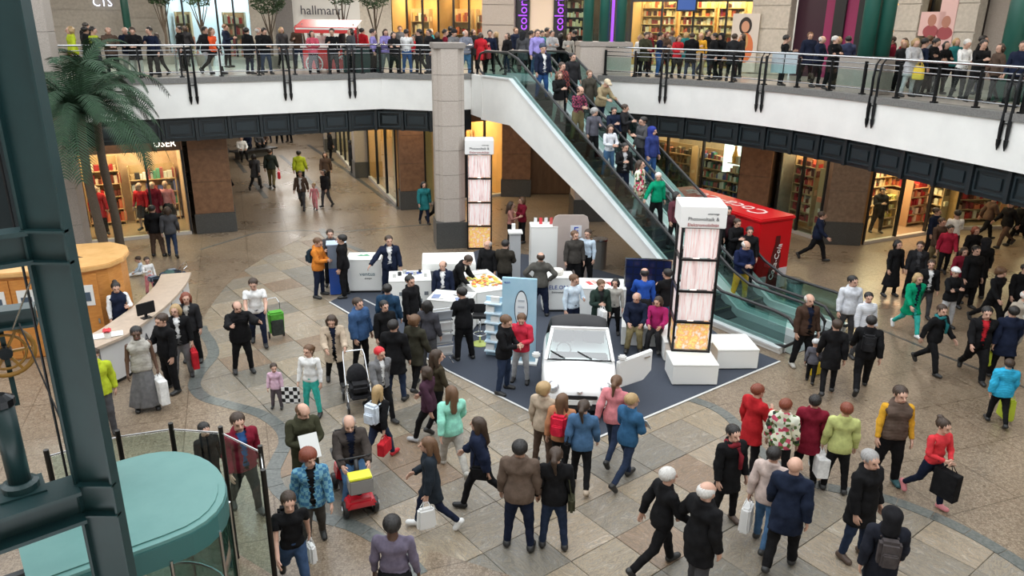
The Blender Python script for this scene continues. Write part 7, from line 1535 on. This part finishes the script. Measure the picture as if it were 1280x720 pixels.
# ------------------------------------------------------------------ visitors on the gallery
def up(px, Y, face, pose, sex, h, top, legs, hair, label, **kw):
    p = atY(px, Y, UP+1.4); return pp(0, 0, face, pose, sex, h, top, legs, hair, label, loc=(p.x, Y, UP), lod=2, **kw)
G1 = [(88, 26.6, 'YG', 'K', 'y', 'bob', 'person in a yellow green vest behind the palm fronds, left one'), (98, 26.8, 'K2', 'K', 'k', 'short', 'dark haired person between the two yellow green vests'), (113, 27.0, 'YG', 'DG', 'k', 'short', 'person in a yellow green vest behind the palm fronds, right one'),
      (136, 27.2, 'BR', 'K', 'c', 'fringe', 'person in brown leaning at the left gallery railing'), (148, 27.3, 'N', 'LT', 'w', 'fringe', 'balding man in navy at the left gallery railing'), (166, 27.4, 'K', 'LT', 'b', 'short', 'man in black jacket and light trousers at the left gallery railing'),
      (184, 27.9, 'N', 'K', 'k', 'short', 'dark haired man in navy right of the light trousers'), (195, 28.8, 'DG', 'K', 'b', 'bob', 'small figure in grey at the cafe table'), (224, 31.5, 'K', 'K', 'k', 'short', 'dark figure behind the cafe table'),
      (309, 30.0, 'K', 'N', 'k', 'short', 'left one of three in black above the corridor'), (320, 30.4, 'K2', 'K', 'w', 'fringe', 'bald one of three in black above the corridor'), (330, 30.0, 'K', 'J2', 'k', 'short', 'right one of three in black above the corridor'),
      (390, 30.4, (.5, .08, .12), 'K', 'k', 'bob', 'woman in red and white at the snack cart'), (402, 32.9, 'W', 'K', 'b', 'short', 'seller in a white top behind the snack cart'), (415, 30.5, 'K', 'K', 'k', 'short', 'customer in black at the middle of the snack cart'), (427, 32.9, 'K2', 'K', 'b', 'short', 'seller in dark clothes behind the snack cart'), (438, 30.7, 'DG', 'K', 'k', 'bob', 'customer in grey at the right of the snack cart'),
      (453, 33.5, 'R', 'K', 'k', 'short', 'figure in red behind the snack cart'), (470, 31.6, 'LIL', 'K', 'k', 'short', 'left one of two in lilac tops'), (483, 31.6, 'LIL', 'G', 'b', 'bob', 'right one of two in lilac tops'), (492, 30.4, 'K', 'K', 'k', 'long', 'woman in black at the gallery corner'),
      (508, 31.0, 'W', 'B', 'k', 'short', 'man in white tee and jeans at the orange shop'), (517, 32.6, 'R', 'K', 'b', 'short', 'small figure in red behind the white tee'), (524, 30.8, 'K', 'K', 'k', 'short', 'man in black right of the white tee'), (533, 30.9, 'K2', 'N', 'k', 'short', 'second man in black right of the white tee'), (544, 31.4, 'K', 'K', 'c', 'bob', 'woman in black just left of the grey column top'),
      (555, 31.6, 'MR', 'K', 'k', 'short', 'person in dark red behind the grey column top'), (567, 31.0, 'G', 'K', 'g', 'beanie', 'person in grey with a woolly hat above the column'), (582, 30.7, (.17, .18, .22), 'DJ', 'w', 'fringe', 'tall man in grey blue sweater leaning right of the column'), (601, 31.3, 'R', 'K', 'b', 'bob', 'woman in a red jacket right of the grey blue sweater'),
      (612, 31.2, 'N', 'K', 'k', 'short', 'man in navy beside the red jacket'), (620, 33.5, 'K', 'K', 'y', 'bob', 'fair haired figure before the broad stone pillar'), (634, 30.9, 'K', 'J2', 'b', 'bob', 'woman in open black jacket at the escalator top'), (654, 30.6, 'DG', 'K', 'k', 'hood', 'person in grey with a dark hood at the escalator top'),
      (664, 31.5, 'K', 'K', 'k', 'short', 'dark figure behind the grey hood'), (677, 33.2, 'TL', 'K', 'k', 'short', 'figure in teal before the cream panel'), (690, 32.5, 'LG', 'K', 'k', 'short', 'man in light grey beside the purple lettering'), (701, 33.6, 'K', 'K', 'k', 'bob', 'woman in black below the purple lettering'), (711, 32.2, 'LT', 'K', 'c', 'bob', 'woman in a cream top by the plinth'), (719, 32.4, 'K', 'N', 'k', 'short', 'man in black directly left of the stone plinth'),
      (800, 31.6, 'W', 'K', 'y', 'long', 'fair woman in white at the bookshop edge'), (807, 31.0, 'OL', 'K', 'b', 'short', 'man in dark olive at the start of the right railing'), (825, 31.3, 'N', 'B', 'k', 'short', 'man in navy and blue jeans before the bookshop'), (833, 33.2, 'BR', 'K', 'r', 'bob', 'red haired figure inside the bookshop front'), (848, 30.7, 'R', 'K', 'c', 'bob', 'woman in a red top with dark jacket at the right railing'), (865, 30.4, 'K', 'J2', 'b', 'short', 'man in black with jeans before the bookshop'),
      (876, 32.0, 'MU', 'BE', 'y', 'bob', 'figure in mustard inside the bookshop front'), (893, 29.8, 'K', 'K', 'k', 'short', 'broad man in black before the bookshop, left of two'), (905, 29.5, 'K', 'K', 'k', 'hood', 'person with black hood before the bookshop'), (918, 29.3, 'K2', 'K', 'b', 'short', 'dark man left of the portrait poster'),
      (982, 27.4, 'K', 'K', 'k', 'short', 'man in black and white behind the notice stand'), (1026, 26.9, 'N', 'K', 'w', 'fringe', 'man in navy with white hair by the magenta shop'), (1036, 26.5, 'K', 'K', 'w', 'short', 'tall figure in black with a white scarf by the magenta shop'), (1060, 26.6, (.04, .05, .10), 'K2', 'k', 'short', 'bending figure in slate blue left of the low plinth'),
      (1102, 25.6, 'K', 'K', 'k', 'bob', 'woman in black right of the green column'), (1114, 26.0, 'MR', 'K', 'b', 'short', 'figure in dark red right of the green column'), (1123, 25.4, 'K2', 'K', 'y', 'bob', 'fair haired figure in charcoal by the orange window'), (1143, 23.6, 'LG', 'LG', 'y', 'bob', 'person in pale grey with a yellow bag at the right railing'), (1155, 23.9, 'N', 'DG', 'k', 'short', 'man in navy right of the yellow bag'),
      (1168, 24.2, 'K', 'K', 'k', 'short', 'broad figure in black before the pink posters'), (1183, 24.6, 'K', 'K', 'k', 'bob', 'woman in black under the tall pink poster'), (1207, 23.0, 'W', 'K', 'w', 'short', 'pale haired person in white at the right railing'), (1217, 22.6, 'K', 'K', 'k', 'short', 'man in black right of the pink posters'), (1250, 21.6, 'BR', 'K', 'b', 'bob', 'woman in brown before the rightmost green column'), (1277, 20.8, 'N', 'K', 'k', 'short', 'person in navy at the right edge of the gallery')]
for i, (px, Y, tc, lc_, hc, hr, lb) in enumerate(G1):
    f = [0, 40, -50, 170, 90, -90, 20, 150][(i*5+2) % 8]; ps = ['stand', 'rail', 'holdR', 'stand', 'cross', 'stroll', 'holdL', 'hold'][(i*3) % 8]
    sex = 'f' if ('woman' in lb or 'fair' in lb) else 'm'; hh = 1.58 if sex == 'f' else 1.68
    if 'railing' in lb and ps != 'rail': ps = 'hold'; f = f if abs(f) < 90 else 20
    if ps == 'rail': ps = 'hold'
    if 'small' in lb: hh = 1.45
    r = up(px, Y, f, ps, sex, hh, ([('jacket'), ('coat'), ('shirt'), ('jacket')][i % 4] if tc not in ('W',) else 'shirt', tc), (JN if i % 2 else T_, lc_), (hr, hc if hr not in ('hood', 'beanie') else (.02, .02, .022)), lb)
    if px == 1143: bag('plastic', r, 'L', 'Y', 'yellow bag held at the right gallery railing', 1.1)
    if px == 865: bag('paper', r, 'L', (.50, .27, .10), 'brown paper bag before the bookshop', .9)
    if px == 612: bag('plastic', r, 'R', 'R', 'bright red bag right of the grey blue sweater', 1.2)
r = up(264, 29.4, 80, 'walk', 'f', 1.70, ('shirt', (.75, .10, .03)), (JN, 'K'), ('long', 'c'), 'woman in an orange red top walking on the left gallery'); bag('paper', r, 'R', 'W', 'black and white shopping bag of the orange red top', .9)
up(256, 29.8, 60, 'walk2', 'm', 1.74, ('jacket', 'K2'), (JN, 'LG'), ('short', 'k'), 'man in dark jacket and pale trousers left of the orange red top')
# a deeper row of passers-by between the railing crowd and the shops
BK = ['K', 'K2', 'N', 'DG', 'BR', 'MR', 'G', 'TL']; rr = random.Random(11)
for k, (px, Y, where) in enumerate([(108, 33, 'behind the palm'), (232, 34.5, 'before the white upper shop'), (282, 34, 'before the white upper shop'), (352, 33.5, 'before the dark upper pillar'), (372, 33.8, 'left of the snack cart'), (446, 35, 'behind the snack cart'), (500, 36, 'before the orange upper shop'), (539, 35.5, 'before the orange upper shop'), (563, 36, 'before the amber upper shop'), (592, 35, 'before the amber upper shop'), (645, 35, 'before the purple lettering'), (668, 36, 'before the cream panel'), (684, 35, 'before the cream panel'), (812, 34, 'before the left bookshop shelves'), (840, 34.2, 'before the middle bookshop shelves'), (857, 33.6, 'before the middle bookshop shelves'), (884, 33, 'before the right bookshop shelves'), (928, 31.5, 'by the portrait poster'), (1012, 29.6, 'before the magenta shop'), (1048, 29, 'before the magenta shop'), (1110, 28, 'by the orange window'), (1131, 27.5, 'by the orange window'), (1160, 26.6, 'left of the pink posters'), (1195, 26, 'by the pink posters'), (1228, 24.8, 'before the pale upper pillar')]):
    c_ = BK[k % 8]; nm = {'K': 'black', 'K2': 'charcoal', 'N': 'navy', 'DG': 'dark grey', 'BR': 'brown', 'MR': 'dark red', 'G': 'grey', 'TL': 'teal'}[c_]; sex = 'mf'[k % 2]
    up(px, Y, rr.choice((0, 90, -90, 170, 40)), rr.choice(('stand', 'stroll', 'walk', 'holdR')), sex, 1.66+.1*(sex == 'm'), ('jacket' if k % 3 else 'coat', c_), (JN, 'K' if k % 4 else 'J2'), (('short', 'bob')[k % 2], 'kbcy'[k % 4]), '%s in %s %s, in the deeper row' % ({'m': 'man', 'f': 'woman'}[sex], nm, where))

# window dummies of the left shop
for k, (t0, c_, lb) in enumerate(((.58, 'R', 'window dummy in red top in the left shop window'), (.70, 'MR', 'window dummy in a dark dress in the left shop window'), (.82, 'PK', 'window dummy in pale pink, nearest the brown pillar'), (.2, 'R', 'window dummy in red dress behind the palm'))):
    a_, b_ = inset(sA, sB, t0, t0+.01, .75); r = pp(0, 0, 15*k-10, 'stand', 'f', 1.8, (['shirt', 'coat'][k % 2], c_), (['kneeskirt', 'trousers'][k % 2], 'K2'), None, lb, loc=(a_.x, a_.y, .1), lod=2, skin_='l'); r['root'].name = 'window_dummy'; r['root']['category'] = 'dummy'
# lettering becomes mesh so that every sign is an object of its own
bpy.context.view_layer.update(); dg = bpy.context.evaluated_depsgraph_get(); fonts = [o for o in COL.objects if o.type == 'FONT']
made = [(o, bpy.data.meshes.new_from_object(o.evaluated_get(dg))) for o in fonts]
for o, me in made:
    n_ = bpy.data.objects.new('lettering', me); COL.objects.link(n_); n_.parent = o.parent; n_.location = o.location; n_.rotation_euler = o.rotation_euler; bpy.data.objects.remove(o)
